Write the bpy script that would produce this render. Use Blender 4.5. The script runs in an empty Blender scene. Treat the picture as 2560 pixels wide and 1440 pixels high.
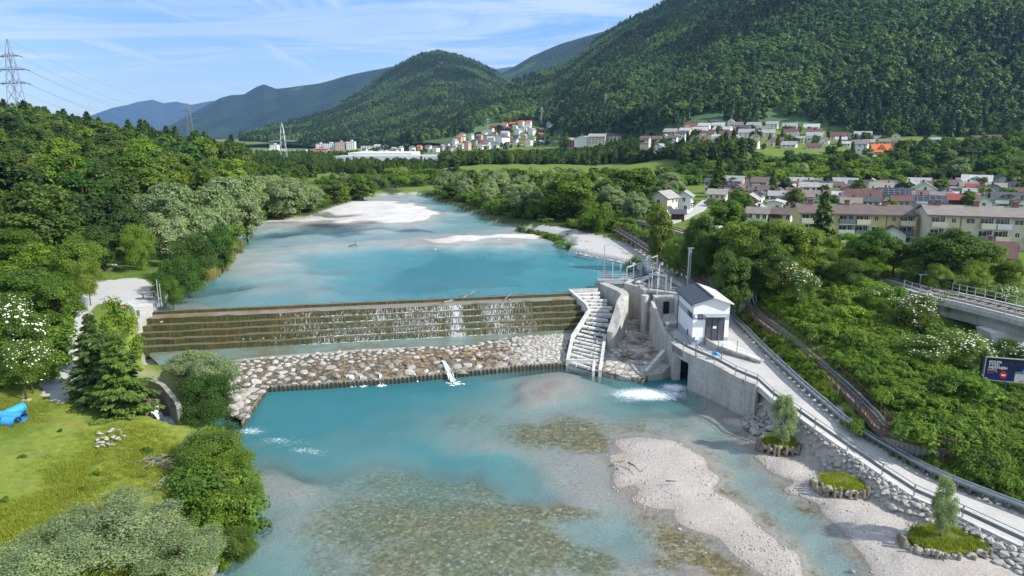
import bpy, math, random
import numpy as np
from mathutils import Vector, Matrix
random.seed(7); RNG = np.random.default_rng(11)
scene = bpy.context.scene; COL = scene.collection
R = math.radians
# ------------------------------------------------------------------ camera model
FPX = 1707.0; PITCH = R(12.55); CAMZ = 30.0
SP, CP = math.sin(PITCH), math.cos(PITCH)
def ray(px, py):
    u = (px - 1280) / FPX; v = (py - 720) / FPX
    return Vector((u, CP - v * SP, -SP - v * CP))
def P(px, py, z):
    """point of the plane z seen at pixel"""
    r = ray(px, py); t = (z - CAMZ) / r.z
    return Vector((r.x * t, r.y * t, z))
def PD(px, py, d):
    """point seen at pixel at forward distance d"""
    r = ray(px, py); t = d / r.y
    return Vector((r.x * t, d, CAMZ + r.z * t))
def ppm(d):
    return FPX / (d * CP)
# ------------------------------------------------------------------ object helpers
def tag(o, label=None, cat=None, group=None, kind=None):
    if label: o['label'] = label
    if cat: o['category'] = cat
    if group: o['group'] = group
    if kind: o['kind'] = kind
    return o
def thing(name, loc, label, cat, group=None, rz=0.0):
    o = bpy.data.objects.new(name, None); COL.objects.link(o)
    o.location = loc; o.rotation_euler = (0, 0, rz); o.empty_display_size = .2
    return tag(o, label, cat, group)
def link(name, me, parent=None, loc=None, rz=None, scale=None):
    o = bpy.data.objects.new(name, me); COL.objects.link(o)
    if parent is not None: o.parent = parent
    if loc is not None: o.location = loc
    if rz is not None: o.rotation_euler = (0, 0, rz)
    if scale is not None: o.scale = scale if hasattr(scale, '__len__') else (scale,) * 3
    return o
def copy_tree(o, parent=None):
    c = o.copy(); COL.objects.link(c)
    if parent is not None: c.parent = parent
    for ch in list(o.children): copy_tree(ch, c)
    return c
def v3(p): return Vector(p) if len(p) == 3 else Vector((p[0], p[1], 0))
class MB:
    def __init__(s): s.v = []; s.f = []; s.m = []
    def add(s, vs, fs, m=0):
        b = len(s.v); s.v += [tuple(x) for x in vs]
        for f in fs: s.f.append(tuple(b + i for i in f)); s.m.append(m)
        return s
    def box(s, c, size, rz=0, m=0, ry=0):
        M = Matrix.Translation(c) @ Matrix.Rotation(rz, 4, 'Z') @ Matrix.Rotation(ry, 4, 'Y')
        x, y, z = size[0] / 2, size[1] / 2, size[2] / 2
        vs = [M @ Vector((a * x, b * y, d * z)) for a, b, d in ((-1,-1,-1),(1,-1,-1),(1,1,-1),(-1,1,-1),(-1,-1,1),(1,-1,1),(1,1,1),(-1,1,1))]
        return s.add(vs, ((3,2,1,0),(4,5,6,7),(0,1,5,4),(1,2,6,5),(2,3,7,6),(3,0,4,7)), m)
    def prism(s, pts, zb, zt, m=0, mt=None):
        n = len(pts)
        a = sum(pts[i][0] * pts[(i+1) % n][1] - pts[(i+1) % n][0] * pts[i][1] for i in range(n))
        idx = list(range(n)) if a > 0 else list(range(n))[::-1]
        zb = [zb] * n if not hasattr(zb, '__len__') else zb; zt = [zt] * n if not hasattr(zt, '__len__') else zt
        vs = [(pts[i][0], pts[i][1], zb[i]) for i in idx] + [(pts[i][0], pts[i][1], zt[i]) for i in idx]
        fs = [tuple(range(n))[::-1]] + [(i, (i+1) % n, n + (i+1) % n, n + i) for i in range(n)]
        s.add(vs, fs, m); s.add(vs[n:], [tuple(range(n))], m if mt is None else mt)
        return s
    def wall(s, path, zt, zb, th, side=1, m=0, closed_ends=True):
        """solid strip wall; path = face line; thickness goes to the left (side=1) or right (-1) of the path"""
        n = len(path); ps = [Vector((p[0], p[1])) for p in path]
        zt = [zt] * n if not hasattr(zt, '__len__') else zt; zb = [zb] * n if not hasattr(zb, '__len__') else zb
        vs = []
        for i in range(n):
            a = ps[max(i-1, 0)]; b = ps[min(i+1, n-1)]; d = (b - a).normalized(); nn = Vector((-d.y, d.x)) * side
            q = ps[i] + nn * th
            vs += [(ps[i].x, ps[i].y, zb[i]), (ps[i].x, ps[i].y, zt[i]), (q.x, q.y, zt[i]), (q.x, q.y, zb[i])]
        fs = []
        for i in range(n-1):
            a, b = 4*i, 4*i+4
            for k in range(4):
                q = (a+k, b+k, b+(k+1) % 4, a+(k+1) % 4)
                fs.append(q if side < 0 else q[::-1])
        fs.append((0,1,2,3) if side < 0 else (3,2,1,0)); e = 4*(n-1); fs.append((e+3,e+2,e+1,e) if side < 0 else (e,e+1,e+2,e+3))
        return s.add(vs, fs, m)
    def tube(s, path, r, n=6, m=0, r2=None, cap=True):
        ps = [v3(p) for p in path]; N = len(ps); rings = []
        for i, p in enumerate(ps):
            d = (ps[min(i+1, N-1)] - ps[max(i-1, 0)])
            d = d.normalized() if d.length > 1e-9 else Vector((0,0,1))
            up = Vector((0,0,1)) if abs(d.z) < .95 else Vector((1,0,0))
            a = d.cross(up).normalized(); b = a.cross(d).normalized()
            rr = r if r2 is None else r + (r2 - r) * i / max(N-1, 1)
            rings.append([p + (a * math.cos(2*math.pi*k/n) + b * math.sin(2*math.pi*k/n)) * rr for k in range(n)])
        vs = [q for rg in rings for q in rg]; fs = []
        for i in range(N-1):
            for k in range(n): fs.append((i*n+k, i*n+(k+1) % n, (i+1)*n+(k+1) % n, (i+1)*n+k))
        if cap: fs.append(tuple(range(n))[::-1]); fs.append(tuple((N-1)*n+k for k in range(n)))
        return s.add(vs, fs, m)
    def strip(s, A, B, m=0):
        n = len(A); vs = list(A) + list(B)
        return s.add(vs, [(i, i+1, n+i+1, n+i) for i in range(n-1)], m)
    def mesh(s, name, mats, smooth=False):
        me = bpy.data.meshes.new(name); me.from_pydata(s.v, [], s.f)
        mats = mats if isinstance(mats, (list, tuple)) else [mats]
        for q in mats: me.materials.append(q)
        if len(mats) > 1: me.polygons.foreach_set('material_index', s.m)
        if smooth: me.polygons.foreach_set('use_smooth', [True] * len(me.polygons))
        me.update(); return me
    def build(s, name, mats, parent=None, smooth=False, loc=None, rz=None):
        return link(name, s.mesh(name, mats, smooth), parent, loc, rz)
def np_mesh(name, co, quads, mats, smooth=False, attrs=None, mi=None):
    me = bpy.data.meshes.new(name); nv, nf = len(co), len(quads); k = quads.shape[1]
    me.vertices.add(nv); me.vertices.foreach_set('co', np.ascontiguousarray(co, dtype=np.float32).ravel())
    me.loops.add(nf * k); me.loops.foreach_set('vertex_index', np.ascontiguousarray(quads, dtype=np.int32).ravel())
    me.polygons.add(nf); me.polygons.foreach_set('loop_start', np.arange(0, nf * k, k, dtype=np.int32))
    for q in (mats if isinstance(mats, (list, tuple)) else [mats]): me.materials.append(q)
    if mi is not None: me.polygons.foreach_set('material_index', np.asarray(mi, dtype=np.int32))
    if smooth: me.polygons.foreach_set('use_smooth', np.ones(nf, dtype=bool))
    for an, (ty, data) in (attrs or {}).items():
        a = me.attributes.new(an, ty, 'POINT')
        a.data.foreach_set('color' if ty == 'FLOAT_COLOR' else 'value', np.ascontiguousarray(data, dtype=np.float32).ravel())
    me.update(calc_edges=True); return me
def densify(pts, step):
    out = []
    for a, b in zip(pts[:-1], pts[1:]):
        a, b = v3(a), v3(b); n = max(1, int((b - a).length / step))
        out += [a.lerp(b, i / n) for i in range(n)]
    out.append(v3(pts[-1])); return out
def smooth_path(pts, n=6):
    """Catmull-Rom through the points"""
    q = [v3(p) for p in pts]; out = []
    for i in range(len(q) - 1):
        p0, p1, p2, p3 = q[max(i-1, 0)], q[i], q[i+1], q[min(i+2, len(q)-1)]
        for k in range(n):
            t = k / n
            out.append(.5 * ((2*p1) + (p2 - p0) * t + (2*p0 - 5*p1 + 4*p2 - p3) * t*t + (3*p1 - p0 - 3*p2 + p3) * t**3))
    out.append(q[-1]); return out
# ------------------------------------------------------------------ noise in numpy
def _h(i, j, s):
    n = (i.astype(np.int64) * 374761393 + j.astype(np.int64) * 668265263 + s * 974634777) & 0x7fffffff
    n = ((n ^ (n >> 13)) * 1274126177) & 0x7fffffff
    return ((n ^ (n >> 16)) & 0xffff) / 65535.0
def vn(x, y, sc, s=0):
    x = np.asarray(x, float) / sc; y = np.asarray(y, float) / sc
    i = np.floor(x); j = np.floor(y); fx = x - i; fy = y - j
    fx = fx*fx*(3-2*fx); fy = fy*fy*(3-2*fy)
    return (_h(i,j,s)*(1-fx)+_h(i+1,j,s)*fx)*(1-fy) + (_h(i,j+1,s)*(1-fx)+_h(i+1,j+1,s)*fx)*fy - .5
def fbm(x, y, sc, oct=4, s=0):
    o = 0; a = 1.0
    for k in range(oct): o = o + a * vn(x, y, sc / 2**k, s + k); a *= .5
    return o
def sstep(a, b, x):
    t = np.clip((x - a) / (b - a), 0, 1); return t*t*(3-2*t)
def sdf(poly, X, Y):
    """signed distance, negative inside"""
    d2 = np.full(X.shape, 1e18); ins = np.zeros(X.shape, bool); n = len(poly)
    for i in range(n):
        ax, ay = poly[i][0], poly[i][1]; bx, by = poly[(i+1) % n][0], poly[(i+1) % n][1]
        ex, ey = bx-ax, by-ay; wx, wy = X-ax, Y-ay
        t = np.clip((wx*ex + wy*ey) / (ex*ex + ey*ey + 1e-12), 0, 1)
        d2 = np.minimum(d2, (wx-ex*t)**2 + (wy-ey*t)**2)
        c = ((ay <= Y) & (by > Y)) | ((by <= Y) & (ay > Y))
        with np.errstate(divide='ignore', invalid='ignore'):
            xi = ax + (Y-ay) / (by-ay if by != ay else 1e-12) * ex
        ins ^= c & (X < xi)
    d = np.sqrt(d2); return np.where(ins, -d, d)
def dline(path, X, Y):
    """distance to polyline and interpolated 3rd coordinate"""
    d2 = np.full(X.shape, 1e18); zz = np.zeros(X.shape)
    for a, b in zip(path[:-1], path[1:]):
        ex, ey = b[0]-a[0], b[1]-a[1]; wx, wy = X-a[0], Y-a[1]
        t = np.clip((wx*ex + wy*ey) / (ex*ex + ey*ey + 1e-12), 0, 1)
        q = (wx-ex*t)**2 + (wy-ey*t)**2; m = q < d2
        d2 = np.where(m, q, d2); zz = np.where(m, a[2] + (b[2]-a[2])*t, zz)
    return np.sqrt(d2), zz
def idw(ctrl, X, Y, p=3.0):
    """ctrl rows x,y,val...; scale-free inverse distance weights"""
    num = 0; den = 0
    for c in ctrl:
        s = c[1] * .03 + .3
        w = 1.0 / (((X-c[0])**2 + (Y-c[1])**2) + s*s*.3) ** (p/2)
        num = num + w[..., None] * np.array(c[2:])[None]; den = den + w
    return num / den[..., None]
# ------------------------------------------------------------------ materials
class NT:
    def __init__(s, name):
        s.mat = bpy.data.materials.new(name); s.mat.use_nodes = True
        s.t = s.mat.node_tree; s.t.nodes.clear(); s.out = s.n('ShaderNodeOutputMaterial')
    def n(s, ty, **kw):
        x = s.t.nodes.new(ty)
        for k, v in kw.items():
            if k.startswith('_'): setattr(x, k[1:], v)
            else: s.set(x.inputs[k.replace('__', ' ')], v)
        return x
    def set(s, sock, v):
        if hasattr(v, 'is_linked') or isinstance(v, bpy.types.NodeSocket): s.t.links.new(v, sock)
        else:
            if sock.type == 'RGBA' and len(v) == 3: v = (*v, 1)
            sock.default_value = v
    def l(s, a, b): s.t.links.new(a, b)
    def coord(s, kind='Object'): return s.n('ShaderNodeTexCoord').outputs[kind]
    def mapv(s, vec, scale=(1,1,1), rot=(0,0,0), loc=(0,0,0)):
        m = s.n('ShaderNodeMapping'); s.l(vec, m.inputs['Vector']); m.inputs['Scale'].default_value = scale
        m.inputs['Rotation'].default_value = rot; m.inputs['Location'].default_value = loc; return m.outputs[0]
    def noise(s, vec, scale, detail=4, rough=.55, out='Fac', dist=0):
        x = s.n('ShaderNodeTexNoise'); s.l(vec, x.inputs['Vector']); x.inputs['Scale'].default_value = scale
        x.inputs['Detail'].default_value = detail; x.inputs['Roughness'].default_value = rough; x.inputs['Distortion'].default_value = dist
        return x.outputs[out]
    def voro(s, vec, scale, out='Distance', feat='F1', rnd=1.0):
        x = s.n('ShaderNodeTexVoronoi'); x.feature = feat; s.l(vec, x.inputs['Vector']); x.inputs['Scale'].default_value = scale
        x.inputs['Randomness'].default_value = rnd; return x.outputs[out]
    def ramp(s, fac, stops):
        x = s.n('ShaderNodeValToRGB'); e = x.color_ramp.elements
        while len(e) < len(stops): e.new(.5)
        for q, (p, c) in zip(e, stops): q.position = p; q.color = (*c, 1) if len(c) == 3 else c
        s.l(fac, x.inputs[0]); return x.outputs[0]
    def mr(s, v, a, b, c=0.0, d=1.0):
        x = s.n('ShaderNodeMapRange'); s.l(v, x.inputs[0]); x.clamp = True
        for i, q in enumerate((a, b, c, d)): x.inputs[i+1].default_value = q
        return x.outputs[0]
    def mix(s, f, a, b, mode='MIX'):
        x = s.n('ShaderNodeMix'); x.data_type = 'RGBA'; x.blend_type = mode
        s.set(x.inputs[0], f); s.set(x.inputs[6], a); s.set(x.inputs[7], b); return x.outputs[2]
    def math(s, op, a, b=0.0):
        x = s.n('ShaderNodeMath'); x.operation = op; s.set(x.inputs[0], a); s.set(x.inputs[1], b); return x.outputs[0]
    def attr(s, name, out='Fac'):
        x = s.n('ShaderNodeAttribute'); x.attribute_name = name; return x.outputs[out]
    def bump(s, h, st=.3, dist=.05):
        x = s.n('ShaderNodeBump'); s.l(h, x.inputs['Height']); x.inputs['Strength'].default_value = st; x.inputs['Distance'].default_value = dist
        return x.outputs[0]
    def bsdf(s, color, rough=.8, normal=None, spec=.3, metal=0.0):
        x = s.n('ShaderNodeBsdfPrincipled'); s.set(x.inputs['Base Color'], color); s.set(x.inputs['Roughness'], rough)
        x.inputs['Specular IOR Level'].default_value = spec; s.set(x.inputs['Metallic'], metal)
        if normal is not None: s.l(normal, x.inputs['Normal'])
        s.l(x.outputs[0], s.out.inputs[0]); return x
def sc3(c, k): return tuple(min(1, q * k) for q in c)
def plain(name, col, var=.25, scale=1.5, rough=.8, metal=0.0, spec=.3, bump=0.0):
    m = NT(name); co = m.coord(); f = m.noise(co, scale, 5, .6)
    c = m.mix(m.mr(f, .3, .7), sc3(col, 1 - var), sc3(col, 1 + var*.6))
    m.bsdf(c, rough, m.bump(m.noise(co, scale*8, 3), bump, .02) if bump else None, spec, metal); return m.mat
def concrete(name, base=(.42,.41,.38), stain=.55, dark=(.10,.095,.08)):
    m = NT(name); co = m.coord()
    a = m.noise(m.mapv(co, (1,1,.12)), 1.6, 6, .65); b = m.noise(co, .5, 4); g = m.noise(co, 9, 4, .7)
    c = m.mix(m.mr(b, .3, .7), sc3(base, .85), sc3(base, 1.12))
    c = m.mix(m.mr(g, .3, .75, 0, .25), c, sc3(base, .6))
    c = m.mix(m.math('MULTIPLY', m.mr(a, .5, .75), stain), c, dark)
    br = m.n('ShaderNodeTexBrick'); br.inputs['Scale'].default_value = .35; br.inputs['Mortar Size'].default_value = .008
    br.inputs['Color1'].default_value = br.inputs['Color2'].default_value = (1,1,1,1); br.inputs['Mortar'].default_value = (.72,.72,.72,1)
    sep = m.n('ShaderNodeSeparateXYZ'); m.l(co, sep.inputs[0]); cb = m.n('ShaderNodeCombineXYZ')
    m.l(m.math('ADD', sep.outputs[0], sep.outputs[1]), cb.inputs[0]); m.l(sep.outputs[2], cb.inputs[1]); m.l(cb.outputs[0], br.inputs['Vector'])
    c = m.mix(1.0, c, br.outputs['Color'], 'MULTIPLY')
    m.bsdf(c, .85, m.bump(g, .25, .02), .25); return m.mat
def leafmat(name, cols, trans=.42, obj=True, sat=1.0):
    """leaf colour varies per tree (object random) and per leaf (island random)"""
    m = NT(name); oi = m.n('ShaderNodeObjectInfo'); ge = m.n('ShaderNodeNewGeometry')
    n = len(cols); c = m.ramp(oi.outputs['Random'], [(i / max(n-1, 1), q) for i, q in enumerate(cols)])
    c = m.mix(1.0, c, m.ramp(ge.outputs['Random Per Island'], [(0, (.62,.66,.6)), (.5, (1,1,1)), (1, (1.45,1.35,1.2))]), 'MULTIPLY')
    c = m.mix(1.0, c, (1.14,1.06,.82), 'MULTIPLY'); lo = m.noise(oi.outputs['Location'], .011, 3, .6); c = m.mix(1.0, c, m.ramp(lo, [(.33, (.66,.72,.72)), (.5, (1,1,1)), (.68, (1.4,1.3,1.1))]), 'MULTIPLY')
    co = m.coord(); f = m.noise(co, .45, 2, .5)
    c = m.mix(1.0, c, m.ramp(f, [(.32, (.72,.78,.75)), (.68, (1.28,1.2,1.0))]), 'MULTIPLY')
    d = m.n('ShaderNodeBsdfPrincipled'); m.set(d.inputs['Base Color'], c); d.inputs['Roughness'].default_value = .55; d.inputs['Specular IOR Level'].default_value = .25
    t = m.n('ShaderNodeBsdfTranslucent'); m.set(t.inputs['Color'], m.mix(1.0, c, (1.3,1.5,.6), 'MULTIPLY'))
    x = m.n('ShaderNodeMixShader'); x.inputs[0].default_value = trans; m.l(d.outputs[0], x.inputs[1]); m.l(t.outputs[0], x.inputs[2])
    m.l(x.outputs[0], m.out.inputs[0]); return m.mat
M = {}
M['conc'] = concrete('concrete', (.47,.45,.41)); M['conc_new'] = concrete('pale_concrete', (.58,.565,.53), .3)
M['conc_old'] = concrete('stained_concrete', (.33,.32,.29), .9)
M['steel'] = plain('galvanised_steel', (.50,.53,.55), .2, 3, .45, .6)
M['steel_d'] = plain('weathered_steel', (.20,.22,.22), .25, 3, .5, .4)
M['pipe'] = plain('lagged_pipe', (.25,.28,.29), .2, 2, .4, .5)
M['rust'] = plain('rusty_brown_steel', (.115,.07,.05), .4, 2, .8, 0)
M['deckwood'] = plain('weathered_planks', (.17,.14,.11), .4, 2.5, .85)
M['wood'] = plain('grey_wood', (.24,.20,.15), .35, 4, .9)
M['wood_d'] = plain('dark_wet_wood', (.07,.06,.03), .5, 3, .7)
M['bark'] = plain('bark', (.085,.065,.045), .4, 3, .95)
M['bark_pale'] = plain('pale_bark', (.30,.28,.24), .4, 4, .9)
M['rock'] = plain('limestone', (.42,.40,.365), .35, 1.1, .9, bump=.6)
M['rock_warm'] = plain('limestone_ochre', (.27,.19,.105), .45, 1.1, .8, bump=.6)
M['white'] = plain('white_render', (.80,.80,.78), .05, .6, .8)
M['bluegrey'] = plain('bluegrey_render', (.38,.43,.50), .06, .6, .8)
M['anth'] = plain('anthracite_metal', (.075,.085,.105), .15, 2, .45, .2, .5)
M['sheet_light'] = plain('pale_sheet_roof', (.60,.61,.62), .08, 2, .4, .2)
M['black'] = plain('dark_void', (.012,.012,.014), .1, 1, .7)
M['glass'] = plain('window_glass', (.035,.045,.055), .3, .8, .08, 0, .6)
M['red'] = plain('red_paint', (.55,.03,.035), .15, 2, .45)
M['blue'] = plain('blue_plastic', (.045,.33,.68), .12, 2, .4, 0, .4)
M['green_leaf'] = leafmat('broad_leaves', [(.05,.12,.03),(.09,.18,.033),(.15,.22,.045),(.07,.13,.04),(.11,.20,.028),(.045,.10,.035),(.13,.175,.05),(.075,.155,.03)])
M['dark_leaf'] = leafmat('dark_leaves', [(.05,.10,.036),(.068,.13,.04),(.085,.145,.036),(.055,.10,.05)])
M['fresh_leaf'] = leafmat('fresh_leaves', [(.12,.225,.035),(.155,.25,.04),(.10,.20,.035)])
M['willow_leaf'] = leafmat('willow_leaves', [(.24,.32,.25),(.22,.31,.21),(.27,.33,.27),(.19,.28,.20)])
M['needle'] = leafmat('needles', [(.055,.105,.04),(.09,.16,.04),(.065,.115,.05)], .15)
M['hill_leaf'] = leafmat('hill_wood_leaves', [(.08,.165,.075),(.115,.22,.08),(.095,.18,.10),(.155,.245,.095),(.09,.155,.09),(.13,.225,.075)], .25)
M['hill_needle'] = leafmat('hill_needles', [(.055,.11,.065),(.078,.14,.068),(.068,.12,.08)], .12)
M['blossom'] = plain('elder_blossom', (.82,.80,.66), .08, 3, .8)
M['grassblade'] = leafmat('grass_blades', [(.22,.29,.045),(.27,.32,.055),(.19,.27,.05),(.31,.31,.08)], .3)
M['reed'] = leafmat('reeds', [(0.300,0.280,0.150),(0.220,0.250,0.100),(0.340,0.310,0.190)], .3)
M['foam'] = plain('white_water', (.85,.88,.90), .05, 3, .5)
# ------------------------------------------------------------------ levels and outlines (pixel, level) -> world
ZU, ZL, ZA = 5.95, 0.0, 1.7           # upper pool, lower pool, apron pool
def PP(lst, z=None): return [P(a[0], a[1], z if z is not None else a[2]) for a in lst]
# road: left (river side) and right edges
ROADL = PP([(1262,563,7),(1400,586,7),(1428,618,7),(1500,640,7),(1560,655,7),(1612,668,7),(1648,688,7),(1708,722,7),(1718,760,6.2),(1698,822,4.3),(1662,834,4.3),(1681,858,4.3),(1707,875,4.3),(1740,891,4.3),(1785,910,4.2),(1837,939,4.0),(1890,962,3.85),(1932,1000,3.5),(1999,1047,3.15),(2036,1074,2.9),(2117,1131,2.2),(2204,1192,1.7),(2284,1245,1.45),(2338,1269,1.42),(2405,1299,1.4),(2560,1373,1.35),(2760,1470,1.3)])
ROADR = PP([(1290,556,7),(1420,570,7),(1480,586,7),(1570,610,7),(1630,632,7),(1672,650,7),(1720,690,7),(1770,735,6.2),(1800,768,5.2),(1830,800,4.5),(1860,828,4.3),(1885,852,4.3),(1920,890,4.2),(1955,922,4.1),(1992,958,3.95),(2030,990,3.6),(2070,1026,3.2),(2120,1077,2.6),(2170,1112,2.2),(2227,1148,1.8),(2290,1180,1.6),(2372,1219,1.48),(2450,1250,1.42),(2560,1282,1.36),(2760,1350,1.3)])
def resample(path, n):
    d = [0]
    for a, b in zip(path[:-1], path[1:]): d.append(d[-1] + (v3(b) - v3(a)).length)
    out = []; j = 0
    for i in range(n):
        t = d[-1] * i / (n-1)
        while j < len(d)-2 and d[j+1] < t: j += 1
        k = (t - d[j]) / max(d[j+1]-d[j], 1e-9); out.append(v3(path[j]).lerp(v3(path[j+1]), k))
    return out
ROADPOLY = [(p.x, p.y) for p in ROADL] + [(p.x, p.y) for p in ROADR[::-1]]
ROADC = [(a+b)/2 for a, b in zip(ROADL[:len(ROADR)], ROADR)]
UPPER = PP([(378,782),(398,770),(440,752),(490,722),(548,682),(602,616),(603,578),(625,556),(690,550),(760,545),(830,521),(900,500),(950,487),(1040,484),(1120,512),(1190,538),(1215,552),(1300,566),(1400,588),(1420,610),(1402,628),(1440,640),(1540,662),(1612,672),(1632,684),(1600,698),(1560,706),(1491,707),(1489,722),(1432,733)], ZU)
LOWER = PP([(610,1056,0),(668,968,0),(1000,946,0),(1160,931,0),(1290,918,0),(1430,908,0),(1500,930,0),(1615,944,0),(1640,915,0),(1745,915,0),(1745,975,0),(1860,1018,0),(1900,1050,.5),(1950,1095,.5),(2010,1140,.5),(2090,1185,.5),(2170,1240,.5),(2250,1288,.5),(2380,1345,.5),(2520,1420,.5),(2640,1485,.5),(2800,1570,.5),(2800,2100,.5),(500,2100,0),(545,1440,0),(580,1380,0),(590,1300,0),(575,1200,0),(560,1120,0),(540,1085,0),(455,1098,0),(362,1072,0),(330,1035,0),(322,1005,0),(340,962,0),(402,960,0),(438,1000,0),(520,1040,0)])
_wa, _wb = P(384,779,6), P(1432,733,6); _wd = (_wb - _wa).normalized(); _wn = Vector((_wd.y, -_wd.x, 0)); _WL = (_wb - _wa).length
APRON = [_wa - _wd*.8 + _wn*.1, _wb + _wn*.1] + PP([(1488,716,7),(1493,706,7),(1600,716,7),(1636,742,7),(1650,800,5.3),(1664,836,4.4),(1681,859,4.4),(1690,905,1),(1612,946,.6),(1500,930,.7),(1430,905,.75),(1290,915,.75),(1160,927,.75),(1000,943,.75),(668,964,.75),(606,1052,.75),(560,1040,.75),(556,912,1.7),(372,914,1.7),(366,892,1.7)])
BAS = PP([(1614,710,7),(1645,697,7),(1688,710,7),(1704,724,7),(1698,737,7),(1640,736,7),(1618,727,7)])
PIT = PP([(1634,748,7),(1714,756,7),(1702,822,4.3),(1658,836,4.3)])
# lower pool: pixel x, y, depth (negative = dry), algae
CL = [(700,1010,2.5,0),(800,1000,2.5,0),(900,1000,2.3,0),(1000,990,2.2,0),(1100,975,2,0),(1180,960,1.8,0),(650,1080,2.2,0),(750,1080,2.3,0),(850,1060,2,0),(950,1060,1.7,.5),(700,1130,1.8,0),(800,1150,1.6,0),(900,1130,1.6,.1),(980,1110,1.5,.1),(640,1130,1.5,0),(1230,950,1.1,0),(1230,985,1.2,0),(1100,1010,1.7,.1),(1000,1110,1.6,0),(1060,1130,1.9,0),(1130,1150,1.9,0),(1200,1160,1.8,0),(1260,1175,1.6,0),(1285,1200,1.6,0),(1300,1222,1.4,0),(1330,1228,1.1,0),(1340,980,-.07,0),(1380,965,-.02,0),(1300,970,.2,0),(1330,1000,.15,0),(1420,985,.25,.2),(1180,1035,.7,.6),(1150,1055,.8,.4),(1100,1090,.9,0),(1200,1100,.45,0),(1250,1120,.4,.1),(1150,1100,.7,0),(1330,1060,.35,.9),(1400,1080,.3,1),(1450,1070,.35,.9),(1500,1090,.3,1),(1480,1110,.25,.8),(1350,1090,.3,.8),(1560,1000,1.2,0),(1620,980,1.8,0),(1680,960,2.2,0),(1500,1000,.8,0),(1450,1010,.7,.1),(1350,1030,.6,.2),(1650,1010,1.2,.1),(1700,1000,.8,.2),(1600,1050,.4,.7),(1680,1060,.5,.4),(1720,1030,.4,.3),(1750,1040,.25,.5),(1330,1140,.35,.1),(1400,1170,.25,.2),(1450,1200,.15,.2),(1480,1160,.12,.1),(1500,1250,.22,.1),(1430,1230,.25,.1),(1380,1210,.3,.1),
(1600,1080,-.05,0),(1560,1100,-.15,0),(1620,1110,-.45,0),(1680,1150,-.6,0),(1600,1170,-.5,0),(1550,1190,-.35,0),(1700,1220,-.6,0),(1640,1250,-.25,0),(1780,1230,-.5,0),(1800,1270,-.4,0),(1760,1290,-.3,0),(1850,1310,-.3,0),(1900,1350,-.3,0),(1960,1400,-.3,0),(2000,1440,-.25,0),(1530,1150,-.1,0),(1870,1380,-.15,0),(1560,1230,.02,.1),
(700,1205,.3,.1),(660,1195,.3,0),(640,1165,.8,0),(690,1175,.7,0),(760,1230,.28,.3),(900,1185,.8,.6),(1000,1200,.6,.8),(1100,1190,.7,1),(1200,1195,.6,1),(1250,1230,.5,1),(900,1300,.45,.8),(1000,1300,.4,.9),(1100,1300,.4,1),(1200,1300,.35,1),(1300,1275,.35,1),(1380,1260,.3,1),(1000,1400,.4,.8),(1200,1400,.4,.8),(1350,1350,.35,.9),(1440,1280,.3,.9),(800,1400,.5,.6),(700,1400,.8,.3),(650,1300,.7,.1),(720,1290,.5,.3),(640,1420,.9,.1),(800,1300,.4,.6),(1450,1305,.7,0),(1520,1340,.8,0),(1580,1375,.8,0),(1500,1300,.4,.1),(1600,1345,.4,.4),(1640,1290,.08,.5),(1650,1385,.3,.9),(1700,1340,.15,.8),(1750,1390,.2,.9),(1620,1430,.3,.6),(1690,1425,-.1,0),(1640,1440,-.05,0),(1800,1420,.15,.9),(1500,1400,.4,.8),
(1780,1090,.7,0),(1850,1150,.8,0),(1900,1200,.8,0),(1950,1250,.8,.1),(2000,1310,.8,.1),(2060,1380,.8,.1),(2120,1430,.7,.2),(1760,1140,.25,.6),(1820,1190,.22,.6),(1880,1250,.22,.6),(1930,1310,.22,.7),(1990,1370,.25,.7),(2050,1430,.25,.7),(1830,1095,.22,.6),(1900,1150,.25,.7),(1960,1210,.3,.8),(2030,1270,.3,.8),(2100,1340,.3,.6),(2180,1400,.12,.7),(1780,1040,-.1,0),(1850,1070,-.4,0),(1880,1105,-.45,0),(1930,1145,-.3,0),(1990,1170,-.65,0),(2000,1225,-.3,0),(2060,1235,-.5,0),(2120,1285,-.5,0),(2150,1335,-.25,0),(2200,1320,-.6,0),(2250,1355,-.6,0),(2220,1405,-.25,0),(2300,1420,-.5,0),(2400,1430,-.7,0),(1790,1010,.1,.5),(410,1045,.6,0),(470,1060,.8,0),(560,1060,1.4,0),(1000,1600,.4,.8),(1500,1600,.4,.8),(700,1600,.6,.5),(1900,1600,.3,.6),(2300,1600,-.4,0)]
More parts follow.
